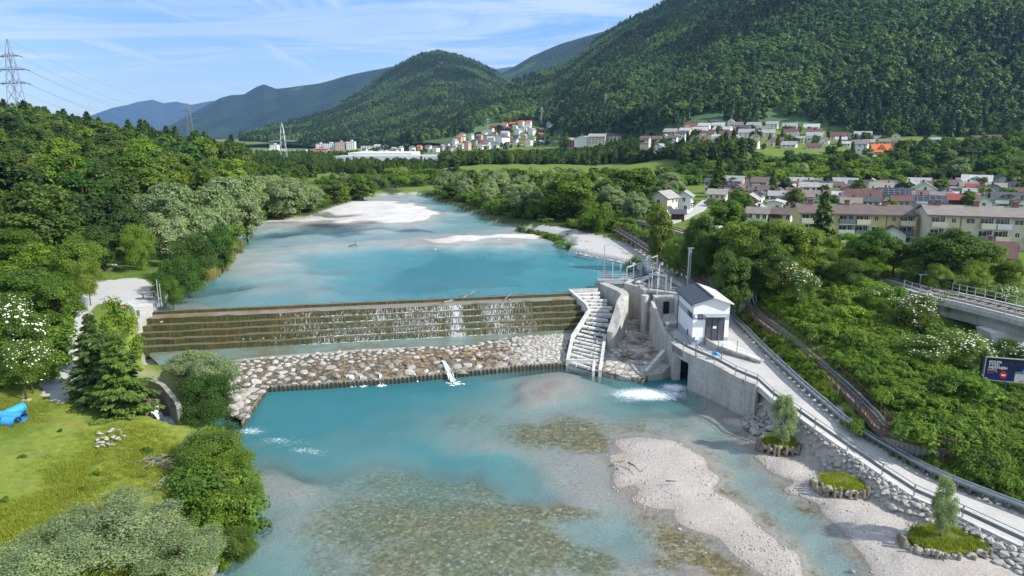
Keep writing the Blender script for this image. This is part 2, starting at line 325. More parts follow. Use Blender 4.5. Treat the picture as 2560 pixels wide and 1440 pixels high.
CU = [(480,760,.45,.2),(600,750,.9,.1),(700,745,1.2,.1),(560,715,1.6,.9),(540,740,1.0,.3),(640,720,.45,0),(720,705,.5,0),(680,693,1.0,.6),(620,670,.22,0),(700,660,.22,0),(650,690,.3,.1),(760,685,.5,0),(850,660,1.7,0),(820,640,1.3,0),(900,700,1.8,0),(950,740,1.7,0),(850,740,1.3,0),(780,730,.6,.1),(1000,690,1.9,.6),(1050,730,1.8,0),(1000,640,2,.1),(1100,660,2,1.3),(1150,640,2,1.3),(1180,660,2,1.3),(1220,650,2,1.3),(1060,690,1.9,.8),(1200,680,2,.9),(1250,640,2,1),(1200,720,1.7,.4),(1330,640,1.8,.6),(1300,700,2,.2),(1380,660,2.5,0),(1450,690,2.7,0),(1350,612,1.3,.3),(1480,670,2.4,0),(1560,670,2.2,0),(1400,720,2.1,0),(640,640,.28,0),(760,622,.32,0),(850,612,.28,0),(950,603,.25,0),(700,602,.7,0),(750,592,.6,0),(900,592,.8,0),(1000,582,.9,0),(1100,570,1.1,0),(1150,545,1.2,0),(1120,520,1.1,0),(1080,505,.9,0),(1180,560,1,0),(1060,560,.5,0),(1100,605,-.1,0),(1180,596,-.35,0),(1250,590,-.4,0),(1300,592,-.25,0),(1060,611,.03,0),(1280,612,-.1,0),(1330,600,.2,.1),(1390,610,.6,.2),(1230,575,.5,.1),(1300,578,.3,.1),(1220,608,.5,.4),(700,580,1.2,.9),(640,600,1,.6),(850,580,.8,.9),(950,571,.6,.8),(1020,571,.5,.7),(940,510,-.5,0),(1000,520,-.6,0),(1040,530,-.5,0),(960,540,-.5,0),(900,545,-.25,0),(1000,550,-.4,0),(870,530,-.2,0),(1060,545,-.25,0),(1040,560,-.15,0),(850,540,.1,.7),(780,548,-.05,.3),(740,550,-.05,0),(900,560,.08,.6),(830,565,.15,.6),(960,575,.12,.1),(670,573,-.08,0),(620,570,.4,.2),(1000,492,-.05,0),(960,490,.3,.3),(1040,494,.6,0),(800,535,.2,.4)]
CLW = [(*P(a, b, 0)[:2], c if c > 0 or a > 2040 else c*.6, d) for a, b, c, d in CL]; CUW = [(*P(a, b, ZU)[:2], c, d) for a, b, c, d in CU]
# land heights
LAND = [P(*a) for a in [(330,770,7.1),(300,700,7.2),(250,650,7.4),(200,760,7),(170,850,5),(150,930,3.6),(160,1000,3.1),(100,1060,3.2),(50,1130,3.1),(200,1120,3),(300,1060,2.5),(400,1150,2.0),(480,1130,1.8),(150,1250,2.8),(300,1300,2.6),(450,1250,2.2),(540,1200,1.2),(100,1400,2.8),(300,1430,2.6),(500,1420,2.0),(0,1000,3.4),(60,900,5),(0,830,7),(100,760,7.6),(330,900,2.2),(330,980,1.9),(420,960,1.9),(560,960,1.6),(540,1000,1.5),
(420,640,7),(500,690,6.5),(560,600,6.7),(580,540,6.8),(720,520,7),(830,500,7),(930,475,7),(380,560,8),
(1280,540,7),(1400,560,7.2),(1560,600,7.2),(1250,500,7),(1100,480,7),(1450,600,7),
(1640,600,8),(1740,690,7.6),(1820,760,5.4),(1900,820,5),(2000,920,4.6),(2100,1010,3.9),(2240,1110,2.6),(2400,1190,2.0),(2560,1250,1.8),(2700,1300,1.8),
(1750,620,9),(1850,680,9),(1920,740,8),(2000,760,8.3),(2100,830,7.8),(2200,900,7.0),(2300,980,6),(2400,1060,4.4),(2560,1080,3.8),(2560,960,4.0),(2455,955,4.2),(2480,900,5.0),(2400,860,5.6),(2560,870,5.4),(2300,830,7.2),(2650,900,6.5),
(2060,668,10),(2200,700,10),(2330,725,10),(1980,650,9.7),(2200,660,10.3),(2400,690,10),(2560,700,10),(2700,760,9),
(2100,600,9),(2300,600,9),(2500,620,9.5),(1800,540,9),(1700,555,8.6),(1680,530,9),(2000,490,9.2),(2300,480,9.5),(2550,480,9.5),(1800,470,9),(2700,500,10)]]
LAND += [PD(*a) for a in [(1500,413,470),(1620,412,450),(1350,412,485),(1200,410,500),(1500,407,540),(1600,402,550),(1350,403,560),(1250,400,600),(1500,396,600),(1150,414,440),(1300,414,440),(1500,415,430),(1620,420,400),(1900,430,340),(2200,425,340),(2500,425,330),(1000,412,560),(850,408,600),(700,400,650),
(1670,370,450),(1800,380,420),(1950,372,440),(2050,374,440),(2200,398,400),(2270,388,420),(2420,384,430),(2130,350,490),(2060,350,500),(1950,340,520),(1850,330,540),(1750,330,540),(1800,310,590),(1960,318,575),(2050,320,570),(2450,350,500),(2560,340,520),(2700,340,500),(1600,365,600),(1500,362,680),
(1430,366,720),(1350,366,800),(1200,373,800),(1120,373,820),(1240,350,870),(1320,345,880),(1260,320,950),(1320,314,960),(1200,345,900),(1380,318,960),(1040,376,900),(950,385,900),(840,375,1100),(720,386,1050),(670,384,1000),(1120,362,950)]]
LAND += [Vector(a) for a in [(-62,112,8.66),(-85,118,9.32),(-100,150,11.96),(-75,150,8.66),(-60,175,8),(-130,200,15.92),(-90,210,9.32),(-70,240,7.5),(-170,250,20.54),(-110,270,9.98),(-200,300,25.16),(-170,330,19.22),(-250,330,33.08),(-130,350,9.98),(-105,300,8),(-190,380,17.24),(-120,420,8),(-260,450,22.52),(-300,250,43.64),(-130,120,13.94),(-160,170,21.2),(-200,220,30.44),(-90,90,9.32),(-70,70,5.5),(-110,60,8.66),(-70,50,3.5),(-170,480,8),(-60,330,7),(0,330,7),(-60,450,6.5),(-140,620,5),(60,330,7.5),(60,380,8),
(0,3000,12),(-1500,3000,12),(1500,3000,60),(0,5200,12),(-3000,5200,12),(3000,5200,80),(-800,2000,8),(0,1300,15),(-400,1300,5),(400,1300,60),(-400,700,10),(-350,500,40),(700,1000,60),(500,500,40),(-700,1300,5),(0,30,0),(60,30,1.5),(-60,30,3),(90,60,5),(110,90,9),(200,150,10),(220,250,10),(150,150,9.5)]]
_L = np.array([tuple(p) for p in LAND]); 
def _rbf_fit(L):
    D = np.hypot(L[:,None,0]-L[None,:,0], L[:,None,1]-L[None,:,1])
    n = len(L); A = np.zeros((n+3, n+3)); A[:n,:n] = -D + np.eye(n) * 1.5
    A[:n,n] = 1; A[:n,n+1] = L[:,0]*.01; A[:n,n+2] = L[:,1]*.01; A[n:,:n] = A[:n,n:].T
    return np.linalg.solve(A, np.concatenate([L[:,2], np.zeros(3)]))
_W = _rbf_fit(_L)
def land0(X, Y):
    sh = X.shape; x = X.ravel(); y = Y.ravel(); out = np.empty(x.shape)
    for i in range(0, len(x), 20000):
        xs, ys = x[i:i+20000], y[i:i+20000]
        D = np.hypot(xs[:,None]-_L[None,:,0], ys[:,None]-_L[None,:,1]); n = len(_L)
        out[i:i+20000] = -(D @ _W[:n]) + _W[n] + _W[n+1]*xs*.01 + _W[n+2]*ys*.01
    return out.reshape(sh)
U2 = [(p.x, p.y) for p in UPPER]; L2 = [(p.x, p.y) for p in LOWER]; A2 = [(p.x, p.y) for p in APRON]
def bed(X, Y):
    """depth, algae for both pools with edges broken up by noise"""
    wx = X + fbm(X, Y, 6, 3, 3) * (1 + Y*.02); wy = Y + fbm(X, Y, 6, 3, 9) * (1 + Y*.03)
    a = idw(CLW, wx, wy, 3.6); b = idw(CUW, wx, wy, 3.4)
    n = fbm(X, Y, 3, 4, 21)
    dl = a[...,0] + n * .16 * np.clip(.35 + np.abs(a[...,0]), .3, 1); du = b[...,0] + n * .22 * np.clip(.35 + np.abs(b[...,0]), .3, 1)
    return dl, np.clip(a[...,1] + n*.25, 0, 1), du, np.clip(b[...,1] + fbm(X, Y, 9, 3, 5)*.5, 0, 1)
def ground(X, Y, full=False):
    X = np.asarray(X, float); Y = np.asarray(Y, float)
    z = land0(X, Y) + fbm(X, Y, 14, 4, 40) * (.5 + np.clip((Y-150)*.006, 0, 2)) * .7
    sr = sdf(ROADPOLY, X, Y); _, rz = dline(ROADC, X, Y)
    z = z + (rz - .12 - z) * (1 - sstep(.2, 2.5, sr))
    sl, su, sa = sdf(L2, X, Y), sdf(U2, X, Y), sdf(A2, X, Y)
    dl, al, du, au = bed(X, Y)
    z = np.where(sa < 2, np.minimum(z, (ZA - .9) + (z - ZA + .9) * sstep(.2, 1.4, sa)), z)
    sp_ = sdf([(p.x, p.y) for p in PIT], X, Y); z = np.where(sp_ < .8, np.minimum(z, 3.0 + 4*sstep(0, .8, sp_)), z)
    sq_ = sdf([(p.x, p.y) for p in BAS], X, Y); z = np.where(sq_ < .8, np.minimum(z, 4.0 + 4*sstep(0, .8, sq_)), z)
    z = z + (-dl - z) * (1 - sstep(0, .9 + .9 * sstep(1.5, 3, z) * 0, sl))
    z = z + (ZU - du - z) * (1 - sstep(.3, 2.2, su))
    if full: return z, sl, su, sa, sr, dl, al, du, au
    return z
def G1(x, y): return float(ground(np.array([x]), np.array([y]))[0])
def hit(px, py, dmin=40, dmax=1200):
    """first point of the ground seen at the pixel"""
    r = ray(px, py); d = np.geomspace(dmin, dmax, 500); t = d / r.y
    X, Z = r.x * t, CAMZ + r.z * t; g = ground(X, d); k = np.argmax(Z < g)
    return Vector((X[k], d[k], g[k]))
# ground sheet: a fan-shaped grid, fine near and coarse far
NU, NV = 460, 600
yy = np.concatenate([[8, 18], np.geomspace(26, 5200, NV-2)]); uu = np.linspace(-1.25, 1.25, NU)
GY, GU = np.meshgrid(yy, uu, indexing='ij'); GX = GU * (GY + 18)
GZ, sl, su, sa, sr, dl, al, du, au = ground(GX, GY, True)
# coverage: R bed/gravel, G white gravel track, B wild meadow (yellowish), A algae
isL = 1 - sstep(-.2, 1.0, np.where((GX > 24) & (GY < 76), sl - 1.7, sl)); isU = 1 - sstep(-.2, 1.2, su); isA = 1 - sstep(0, 1, sa)
cov = np.zeros((*GX.shape, 4)); cov[...,0] = np.clip(isL + isU + isA, 0, 1); cov[...,3] = np.clip(al*isL + au*isU, 0, 1)
def near(lst, w0, w1): 
    d, _ = dline([tuple(p) for p in lst], GX, GY); return 1 - sstep(w0, w1, d + fbm(GX, GY, 1.6, 3, 77) * 1.0)
TR1 = PP([(150,1005,3.1),(158,960,3.3),(172,900,4.2),(186,850,5.2),(205,800,6.4),(230,760,7),(300,745,7.1)]); TR2 = PP([(112,990,3.2),(122,930,3.6),(140,860,5),(165,810,6.2)])
TR3 = PP([(150,790,6.8),(200,775,7),(250,725,7.2),(330,722,7.2)])
PADP = [(p.x, p.y) for p in PP([(215,735,7.2),(235,708,7.2),(345,702,7.2),(385,730,7.1),(375,762,7.1),(300,765,7.1)])]
padd = 1 - sstep(-.5, 1.2, sdf(PADP, GX, GY) + fbm(GX, GY, 2.5, 4, 5) * 2.2)
cov[...,1] = np.clip(near(TR1, .5, 1.3) + near(TR2, .15, .6) * .8 + near(TR3, .8, 1.6) + padd * .9 + (1 - sstep(.1, 1.2, sr + fbm(GX, GY, 2, 3, 8) * 1.5)) + (1 - sstep(9, 11, np.minimum(np.hypot(GX - 22, GY - 97), np.hypot(GX - 25, GY - 106) + 1))), 0, 1) * (1 - cov[...,0])
wild = [(*P(a, b, 2.8)[:2], c) for a, b, c in [(200,1080,.9),(350,1130,.9),(100,1200,.7),(250,1250,.9),(400,1200,.9),(330,1330,.9),(450,1180,.8),(60,1350,.8),(0,1100,.4),(500,1300,.6)]] + [(-62,112,0),(60,100,0),(100,60,0),(*P(1200,415,10)[:2],.42),(*P(1450,415,10)[:2],.4),(*P(1950,420,10)[:2],.4),(0,200,.1),(*P(300,680,7)[:2],.15)]
cov[...,2] = idw(wild, GX, GY, 3)[...,0]
# open meadows far away stay smooth; under the woods the floor is dark
def quadgrid(nv, nu):
    i = np.arange(nv-1)[:,None] * nu + np.arange(nu-1)[None,:]
    return np.stack([i, i+1, i+nu+1, i+nu], -1).reshape(-1, 4)
# ground material
m = NT('ground'); co = m.coord(); sp = m.n('ShaderNodeSeparateColor'); m.l(m.attr('cov', 'Color'), sp.inputs[0]); alg = m.attr('cov', 'Alpha')
n1 = m.noise(co, .22, 5, .6); n2 = m.noise(co, 1.6, 5, .65); n3 = m.noise(co, 7, 4, .7)
grass = m.ramp(n2, [(.25, (.06,.11,.02)), (.5, (.105,.17,.027)), (.75, (.15,.215,.038))])
grass = m.mix(m.mr(n1, .35, .65, 0, .6), grass, (.05,.10,.017))
wildc = m.ramp(n2, [(.25, (.13,.185,.026)), (.5, (.22,.26,.038)), (.78, (.30,.29,.07))])
wildc = m.mix(m.mr(m.noise(co, .35, 4, .6, dist=.6), .55, .75, 0, .75), wildc, (.21,.135,.06))
wildc = m.mix(m.mr(m.noise(co, .5, 3, .5), .55, .7, 0, .6), wildc, (.06,.13,.02))
c = m.mix(sp.outputs[2], grass, wildc)
wob = m.noise(co, 5, 3, .6, 'Color'); cow = m.mix(.12, co, wob, 'ADD'); st = m.voro(cow, 4.2, 'Color'); sv = m.n('ShaderNodeSeparateColor'); m.l(st, sv.inputs[0]); st2 = m.voro(cow, 10, 'Color'); sv2 = m.n('ShaderNodeSeparateColor'); m.l(st2, sv2.inputs[0])
grav = m.mix(m.mr(n3, .3, .7), (.30,.275,.245), (.46,.425,.38)); grav = m.mix(m.mr(sv2.outputs[0], .6, 1, 0, .5), grav, (.58,.56,.53)); grav = m.mix(m.mr(sv2.outputs[1], .8, 1, 0, .55), grav, (.22,.20,.18))
syy = m.n('ShaderNodeSeparateXYZ'); m.l(co, syy.inputs[0]); grav = m.mix(m.mr(syy.outputs[1], 95, 130, 0, .75), grav, (.68,.66,.62)); grav = m.mix(m.mr(n1, .4, .65, 0, .45), grav, (.37,.315,.285)); grav = m.mix(m.mr(sv.outputs[2], .9, 1, 0, .35), grav, (.30,.20,.11))
algc = m.ramp(sv.outputs[0], [(0, (.12,.09,.042)), (.45, (.25,.19,.085)), (.75, (.38,.275,.11)), (.93, (.46,.35,.18)), (1, (.60,.55,.46))])
algc = m.mix(m.mr(n2, .35, .7, .0, .6), algc, (.12,.115,.07)); algc = m.mix(m.mr(sv2.outputs[2], .5, 1, 0, .45), algc, (.27,.24,.15))
algc = m.mix(m.mr(syy.outputs[1], 95, 112, 0, .8), algc, (.02,.035,.07)); amask = m.mr(m.math('ADD', alg, m.math('MULTIPLY', m.math('SUBTRACT', n2, .5), .9)), .36, .78)
bedc = m.mix(amask, grav, algc)
sx = m.n('ShaderNodeSeparateXYZ'); m.l(co, sx.inputs[0]); hgt = m.attr('dry'); bedc = m.mix(m.math('MULTIPLY', m.mr(hgt, -.14, -.02, .04, .5), m.mr(hgt, .0, .14, 1, 0)), bedc, m.mix(1.0, bedc, (.62,.55,.46), 'MULTIPLY'))
c = m.mix(sp.outputs[0], c, bedc)
track = m.mix(m.mr(n3, .3, .7), (.38,.37,.35), (.52,.51,.49)); track = m.mix(m.mr(n2, .5, .7, 0, .35), track, (.33,.30,.25))
c = m.mix(m.mr(m.math('ADD', sp.outputs[1], m.math('MULTIPLY', m.math('SUBTRACT', n3, .5), .7)), .3, .6), c, track)
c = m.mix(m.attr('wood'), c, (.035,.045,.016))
hb = m.math('ADD', n3, m.math('MULTIPLY', m.voro(co, 4.5), .8))
m.bsdf(c, .92, m.bump(hb, .35, .08), .15); M['ground'] = m.mat
# water material: depth is the true depth of water over the bed
def water(name, deep, shallow, k):
    m = NT(name); co = m.coord(); d = m.attr('depth'); dep = m.math('MAXIMUM', d, 0)
    f = m.math('SUBTRACT', 1.0, m.math('POWER', 2.718, m.math('MULTIPLY', m.math('MAXIMUM', m.math('SUBTRACT', dep, .28), 0), -k)))
    w = m.noise(m.mapv(co, (1,1.9,1)), 1.1, 5, .65); w2 = m.noise(co, .12, 3, .5)
    body = m.mix(m.mr(dep, .35, 2.0), shallow, deep); body = m.mix(m.mr(w2, .35, .65, 0, .3), body, sc3(deep, .72))
    dif = m.n('ShaderNodeBsdfDiffuse'); m.set(dif.inputs[0], body)
    tr = m.n('ShaderNodeBsdfTransparent'); m.set(tr.inputs[0], m.mix(m.mr(dep, 0, 1.5), (.98,.99,.985), (.55,.86,.88)))
    x = m.n('ShaderNodeMixShader'); m.l(f, x.inputs[0]); m.l(tr.outputs[0], x.inputs[1]); m.l(dif.outputs[0], x.inputs[2])
    fo = m.attr('foam'); fn = m.noise(m.mapv(co, (1,1.5,1)), 2.2, 7, .75, dist=2.2); ff = m.mr(m.math('ADD', fo, m.math('MULTIPLY', m.math('SUBTRACT', fn, .5), 2.6)), .6, 1.0)
    fw = m.n('ShaderNodeBsdfDiffuse'); fw.inputs[0].default_value = (.86,.92,.94,1)
    x2 = m.n('ShaderNodeMixShader'); m.l(m.math('MULTIPLY', ff, m.mr(fo, .02, .2)), x2.inputs[0]); m.l(x.outputs[0], x2.inputs[1]); m.l(fw.outputs[0], x2.inputs[2])
    nb = m.bump(m.math('ADD', w, m.math('MULTIPLY', m.noise(co, 5, 3, .6), .45)), .42, .14)
    gl = m.n('ShaderNodeBsdfGlossy'); gl.inputs['Roughness'].default_value = .09; m.l(nb, gl.inputs['Normal'])
    fr = m.n('ShaderNodeFresnel'); fr.inputs[0].default_value = 1.33; m.l(nb, fr.inputs['Normal'])
    x3 = m.n('ShaderNodeMixShader'); m.l(m.math('MULTIPLY', fr.outputs[0], .45), x3.inputs[0]); m.l(x2.outputs[0], x3.inputs[1]); m.l(gl.outputs[0], x3.inputs[2])
    m.l(x3.outputs[0], m.out.inputs[0]); return m.mat
M['water_low'] = water('lower_pool_water', (.046,.21,.238), (.25,.41,.39), .66)
M['water_up'] = water('upper_pool_water', (.06,.28,.33), (.33,.52,.55), .5)
woodmask = np.zeros(GX.shape)   # filled in below, where the woods stand
DRY = GZ - np.where(su < sl, ZU, ZL); DRY = np.where(cov[...,0] > .5, DRY, 1)
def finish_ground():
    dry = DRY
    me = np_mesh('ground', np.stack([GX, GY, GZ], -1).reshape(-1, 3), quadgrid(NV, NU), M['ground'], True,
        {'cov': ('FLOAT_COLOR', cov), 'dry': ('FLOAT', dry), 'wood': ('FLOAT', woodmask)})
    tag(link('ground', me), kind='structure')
def pool(name, mask, level, dep, mat, foamspots):
    q = quadgrid(NV, NU); keep = mask.ravel()[q].all(1); q = q[keep]; ids = np.unique(q); mp = np.full(NV*NU, -1); mp[ids] = np.arange(len(ids))
    x, y = GX.ravel()[ids], GY.ravel()[ids]; fo = np.zeros(len(ids))
    for (px, py, r, s, el) in foamspots:
        c = P(px, py, level); fo = np.maximum(fo, s * np.exp(-(((x-c.x)/(r*el))**2 + ((y-c.y)/r)**2)))
    me = np_mesh(name, np.stack([x, y, np.full(len(ids), level)], -1), mp[q], mat, True, {'depth': ('FLOAT', dep.ravel()[ids]), 'foam': ('FLOAT', fo)})
    tag(link(name, me), kind='structure')
pool('river_pool', (sl < .9) & (dl > -.25) & (GY > 24), ZL, dl, M['water_low'], [(1625,985,2.5,1.1,2.4),(1685,968,1.6,1.1,1.4),(1570,998,2.0,.62,2.0),(1130,950,1.3,.8,.9),(1118,938,.8,.9,.8),(720,1105,1.8,.5,2.8),(790,1130,1.6,.55,1.8),(625,1078,1.4,.75,1.8),(700,1100,.9,.7,3),(760,1125,.8,.7,3),(410,1045,2.6,1.3,1.5),(470,1065,2,.7,1.2),(880,970,.9,.4,6),(1020,955,.6,.5,1),(940,962,.6,.5,1)])
_t = (GX - _wa.x)*_wn.x + (GY - _wa.y)*_wn.y; _s = (GX - _wa.x)*_wd.x + (GY - _wa.y)*_wd.y
pool('weir_pool', (su < 2.0) & (du > -.25) & ((_t < -.35) | (_s < -8)) & ~((_s > _WL + .5) & (su > .1) & (GX > 8) & (GX < 28) & (GY < 112)), ZU - .01, du, M['water_up'], [])
# ------------------------------------------------------------------ weir
wl, wr = P(384, 779, 6.0), P(1432, 733, 6.0); wd = (wr - wl); WLEN = wd.length; wd.normalize(); wn = Vector((wd.y, -wd.x, 0))   # wn points downstream
def W3(s, t, z): p = wl + wd * s + wn * t; return Vector((p.x, p.y, z))
m = NT('mossy_weir'); co = m.coord(); nn = m.n('ShaderNodeNewGeometry'); sz = m.n('ShaderNodeSeparateXYZ'); m.l(nn.outputs['Normal'], sz.inputs[0])
rs = m.noise(m.mapv(co, (2.6,2.6,.35)), 2.2, 5, .7); lg = m.noise(co, .13, 3, .5); fine = m.noise(m.mapv(co, (1,1,.4)), 7, 4, .7)
moss = m.ramp(rs, [(.28, (.016,.019,.007)), (.45, (.036,.042,.012)), (.58, (.075,.082,.022)), (.75, (.15,.145,.055))])
gold = m.ramp(rs, [(.3, (.03,.018,.006)), (.55, (.12,.075,.018)), (.75, (.20,.13,.035))])
sxx = m.n('ShaderNodeSeparateXYZ'); m.l(co, sxx.inputs[0])
moss = m.mix(m.mr(m.math('ADD', lg, m.mr(sxx.outputs[0], -52, -30, .14, 0)), .58, .72, 0, .8), moss, gold)
tread = m.ramp(fine, [(.3, (.06,.048,.024)), (.55, (.16,.13,.08)), (.75, (.30,.275,.22))])
c = m.mix(m.mr(sz.outputs[2], .4, .8), moss, tread)
m.bsdf(c, m.mr(fine, .3, .7, .3, .7), m.bump(rs, .6, .06), .5); M['moss'] = m.mat
m = NT('weir_planks'); co = m.coord(); a = wd.angle(Vector((1,0,0)))
mv = m.mapv(co, (1,1,1), (0,0,-math.atan2(wd.y, wd.x))); wv = m.n('ShaderNodeTexWave'); m.l(mv, wv.inputs[0]); wv.inputs['Scale'].default_value = 1.1; wv.inputs['Distortion'].default_value = .6
pl = m.noise(co, .6, 4, .6); sxx = m.n('ShaderNodeSeparateXYZ'); m.l(co, sxx.inputs[0])
c = m.mix(m.mr(m.math('ADD', pl, m.mr(sxx.outputs[0], -50, -15, 0, -.2)), .35, .6), (.25,.225,.19), (.22,.13,.055)); c = m.mix(m.mr(wv.outputs[1], .0, .22, .75, 0), c, (.03,.025,.02))
m.bsdf(c, .45, None, .5); M['wplank'] = m.mat
m = NT('falling_water'); co = m.coord(); f1 = m.noise(m.mapv(co, (7,7,.22)), 1.5, 4, .75); f2 = m.noise(m.mapv(co, (1,1,.2)), .16, 3, .6)
sxx = m.n('ShaderNodeSeparateXYZ'); m.l(co, sxx.inputs[0])
wet = m.math('ADD', m.mr(f2, .35, .65, -.06, .09), m.mr(sxx.outputs[0], -48, -30, -.35, .0)); wet = m.math('ADD', wet, m.math('ADD', m.mr(m.math('ABSOLUTE', m.math('ADD', sxx.outputs[0], 8.2)), .2, 1.6, .16, 0), m.mr(sxx.outputs[0], -2, 6, 0, -.10)))
al = m.mr(m.math('ADD', f1, wet), .54, .70, 0, .8)
tr = m.n('ShaderNodeBsdfTransparent'); df = m.n('ShaderNodeBsdfDiffuse'); df.inputs[0].default_value = (.72,.76,.78,1); x = m.n('ShaderNodeMixShader'); m.l(al, x.inputs[0]); m.l(tr.outputs[0], x.inputs[1]); m.l(df.outputs[0], x.inputs[2]); m.l(x.outputs[0], m.out.inputs[0]); M['veil'] = m.mat
m = NT('foam_at_foot'); co = m.coord(); f1 = m.noise(co, 2.2, 5, .75); sxx = m.n('ShaderNodeSeparateXYZ'); m.l(co, sxx.inputs[0]); al = m.mr(m.math('ADD', f1, m.math('ADD', m.mr(sxx.outputs[0], -46, -26, -.3, .04), m.mr(sxx.outputs[0], -4, 8, 0, -.12))), .50, .62, 0, .8)
tr = m.n('ShaderNodeBsdfTransparent'); df = m.n('ShaderNodeBsdfDiffuse'); df.inputs[0].default_value = (.72,.76,.76,1); x = m.n('ShaderNodeMixShader'); m.l(al, x.inputs[0]); m.l(tr.outputs[0], x.inputs[1]); m.l(df.outputs[0], x.inputs[2]); m.l(x.outputs[0], m.out.inputs[0]); M['veil2'] = m.mat
weir = thing('stepped_weir', W3(WLEN/2, 0, ZA), 'long mossy stepped weir with thin water falling over its five steps', 'weir')
def wpart(mb, name, mat): 
    o = mb.build(name, mat); o.parent = weir; o.location = -Vector(weir.location); return o
NST, RIS, RUN = 5, .735, .95; ZC = 6.0
def weirbox(s0, s1, t0, t1, z0, z1, jit=0):
    n = 40; mb = MB(); A, B, C, D = [], [], [], []
    for i in range(n+1):
        s = s0 + (s1-s0) * i / n; j = random.uniform(-1, 1) * jit; k = random.uniform(-1, 1) * jit
        A.append(W3(s, t0, z0)); B.append(W3(s, t0, z1+k)); C.append(W3(s, t1+j, z1+k*.5)); D.append(W3(s, t1+j*.3, z0))
    mb.strip(B, A); mb.strip(C, B); mb.strip(D, C); mb.add([A[0], B[0], C[0], D[0]], [(0,1,2,3)]); mb.add([A[-1], B[-1], C[-1], D[-1]], [(3,2,1,0)])
    return mb
wpart(weirbox(0, WLEN, -.5, .12, 3, ZC, .05), 'crest_beam', M['moss'])
ap = MB(); ap.strip([W3(WLEN*i/30, .12, ZC-.42) for i in range(31)], [W3(WLEN*i/30, 1.75, ZC-.62) for i in range(31)][:31]); ap.f = [f[::-1] for f in ap.f]
wpart(ap, 'plank_apron', M['wplank'])
t = 1.75; z = ZC - .62
for k in range(NST):
    ex = (4.0 if k < 2 else 6.5) if True else 0
    x1 = WLEN + .9 * min(k, 3) - (0 if k < 3 else .3)
    wpart(weirbox(-.6 - k*.25, x1, t - 1.0, t, ZA - 1.5, z if k else z + .02, .10), 'step', M['moss'])
    vb = MB(); n = 60
    vb.strip([W3(-.4+(x1+.2)*i/n, t + .06, z - .01) for i in range(n+1)], [W3(-.4+(x1+.2)*i/n, t + .15, z - RIS + .03) for i in range(n+1)])
    wpart(vb, 'water_veil', M['veil'])
    fo_ = MB(); fo_.strip([W3(-.4+(x1+.2)*i/n, t + .10, z - RIS + .06) for i in range(n+1)], [W3(-.4+(x1+.2)*i/n, t + .42 + random.uniform(-.1,.1), z - RIS + .035) for i in range(n+1)]); wpart(fo_, 'foam_line', M['veil2'])
    t += RUN; z -= RIS
WT_ = t - RUN
stones_on_weir = [(36.5,2.4,5.0,.28),(37.2,2.5,5.0,.22),(38.9,3.4,4.3,.3),(41.5,3.5,4.25,.2),(40.6,4.4,3.5,.33),(46.0,4.3,3.5,.2),(18.0,4.4,3.5,.2),(18.9,4.4,3.5,.16),(20.0,4.4,3.5,.15),(12.6,5.2,2.75,.2),(13.5,5.3,2.75,.16),(15.2,5.3,2.75,.2),(1.6,2.4,5.0,.3),(50.5,.9,5.55,.3),(43.0,5.3,2.75,.2)]
# bleached branches stranded on the crest, stones on the steps
def branch(pts, r, name, label, mat='bark_pale', twigs=3):
    mb = MB(); pts = [v3(p) for p in pts]; mb.tube(smooth_path(pts, 4), r, 5, r2=r*.35)
    for k in range(twigs):
        a = pts[random.randrange(len(pts)-1)+1 if len(pts) > 2 else 0]; mb.tube([a, a + Vector((random.uniform(-1,1), random.uniform(-.6,.6), random.uniform(.1,.7))) * r * 14], r*.4, 4, r2=r*.15)
    o = mb.build(name, M[mat]); return tag(o, label, 'driftwood')
def WS(px, py, z): return P(px, py, z)
branch([WS(1150,748,5.75), WS(1170,738,6.1), WS(1188,727,6.5)], .13, 'driftwood_branch', 'bleached forked branch leaning on the weir crest right of its middle', twigs=5)
branch([WS(1108,756,5.6), WS(1150,747,5.8)], .16, 'driftwood_log', 'pale log lying flat on the planks below the crest')
branch([WS(1262,748,5.8), WS(1278,735,6.3), WS(1296,729,6.5)], .08, 'driftwood_branch', 'thin pale bent branch on the weir crest near the fish ladder')
branch([WS(1305,812,2.3), WS(1315,822,2.0), WS(1320,830,1.9)], .06, 'driftwood_branch', 'thin dark twig hanging below the lowest weir step', 'wood_d')
# ------------------------------------------------------------------ stones
def stone_mesh(name, mat, seed, flat=.7, sub=2, jag=.22):
    rr = random.Random(seed); bm = __import__('bmesh').new(); __import__('bmesh').ops.create_icosphere(bm, subdivisions=sub, radius=1)
    ks = [(Vector((rr.gauss(0,1), rr.gauss(0,1), rr.gauss(0,1))).normalized(), rr.uniform(.45, .85)) for _ in range(13)]
    for v in bm.verts:
        d = v.co.normalized(); r = 1.0
        for kv, h in ks:
            q = d.dot(kv)
            if q > h: r = min(r, h / q)
        v.co = d * r * (1 + rr.uniform(-.03, .03)); v.co.z *= flat; v.co.x *= 1.15
    me = bpy.data.meshes.new(name); bm.to_mesh(me); bm.free(); me.materials.append(M[mat]); return me
for nm, base, d2 in (('rock_mix', (.40,.385,.355), .6),):
    m = NT(nm); oi = m.n('ShaderNodeObjectInfo'); co = m.coord()
    c = m.ramp(oi.outputs['Random'], [(0, (.30,.29,.27)), (.35, (.44,.42,.385)), (.7, (.50,.475,.43)), (1, (.36,.33,.29))])
    f = m.noise(co, 2.2, 5, .65); c = m.mix(m.mr(f, .35, .7, 0, .55), c, (.17,.15,.125)); c = m.mix(m.mr(m.noise(co, 6, 3), .5, .8, 0, .4), c, (.62,.60,.56))
    m.bsdf(c, .92, m.bump(f, .5, .1), .15); M['rock_mix'] = m.mat
m = NT('wet_rock'); oi = m.n('ShaderNodeObjectInfo'); co = m.coord()
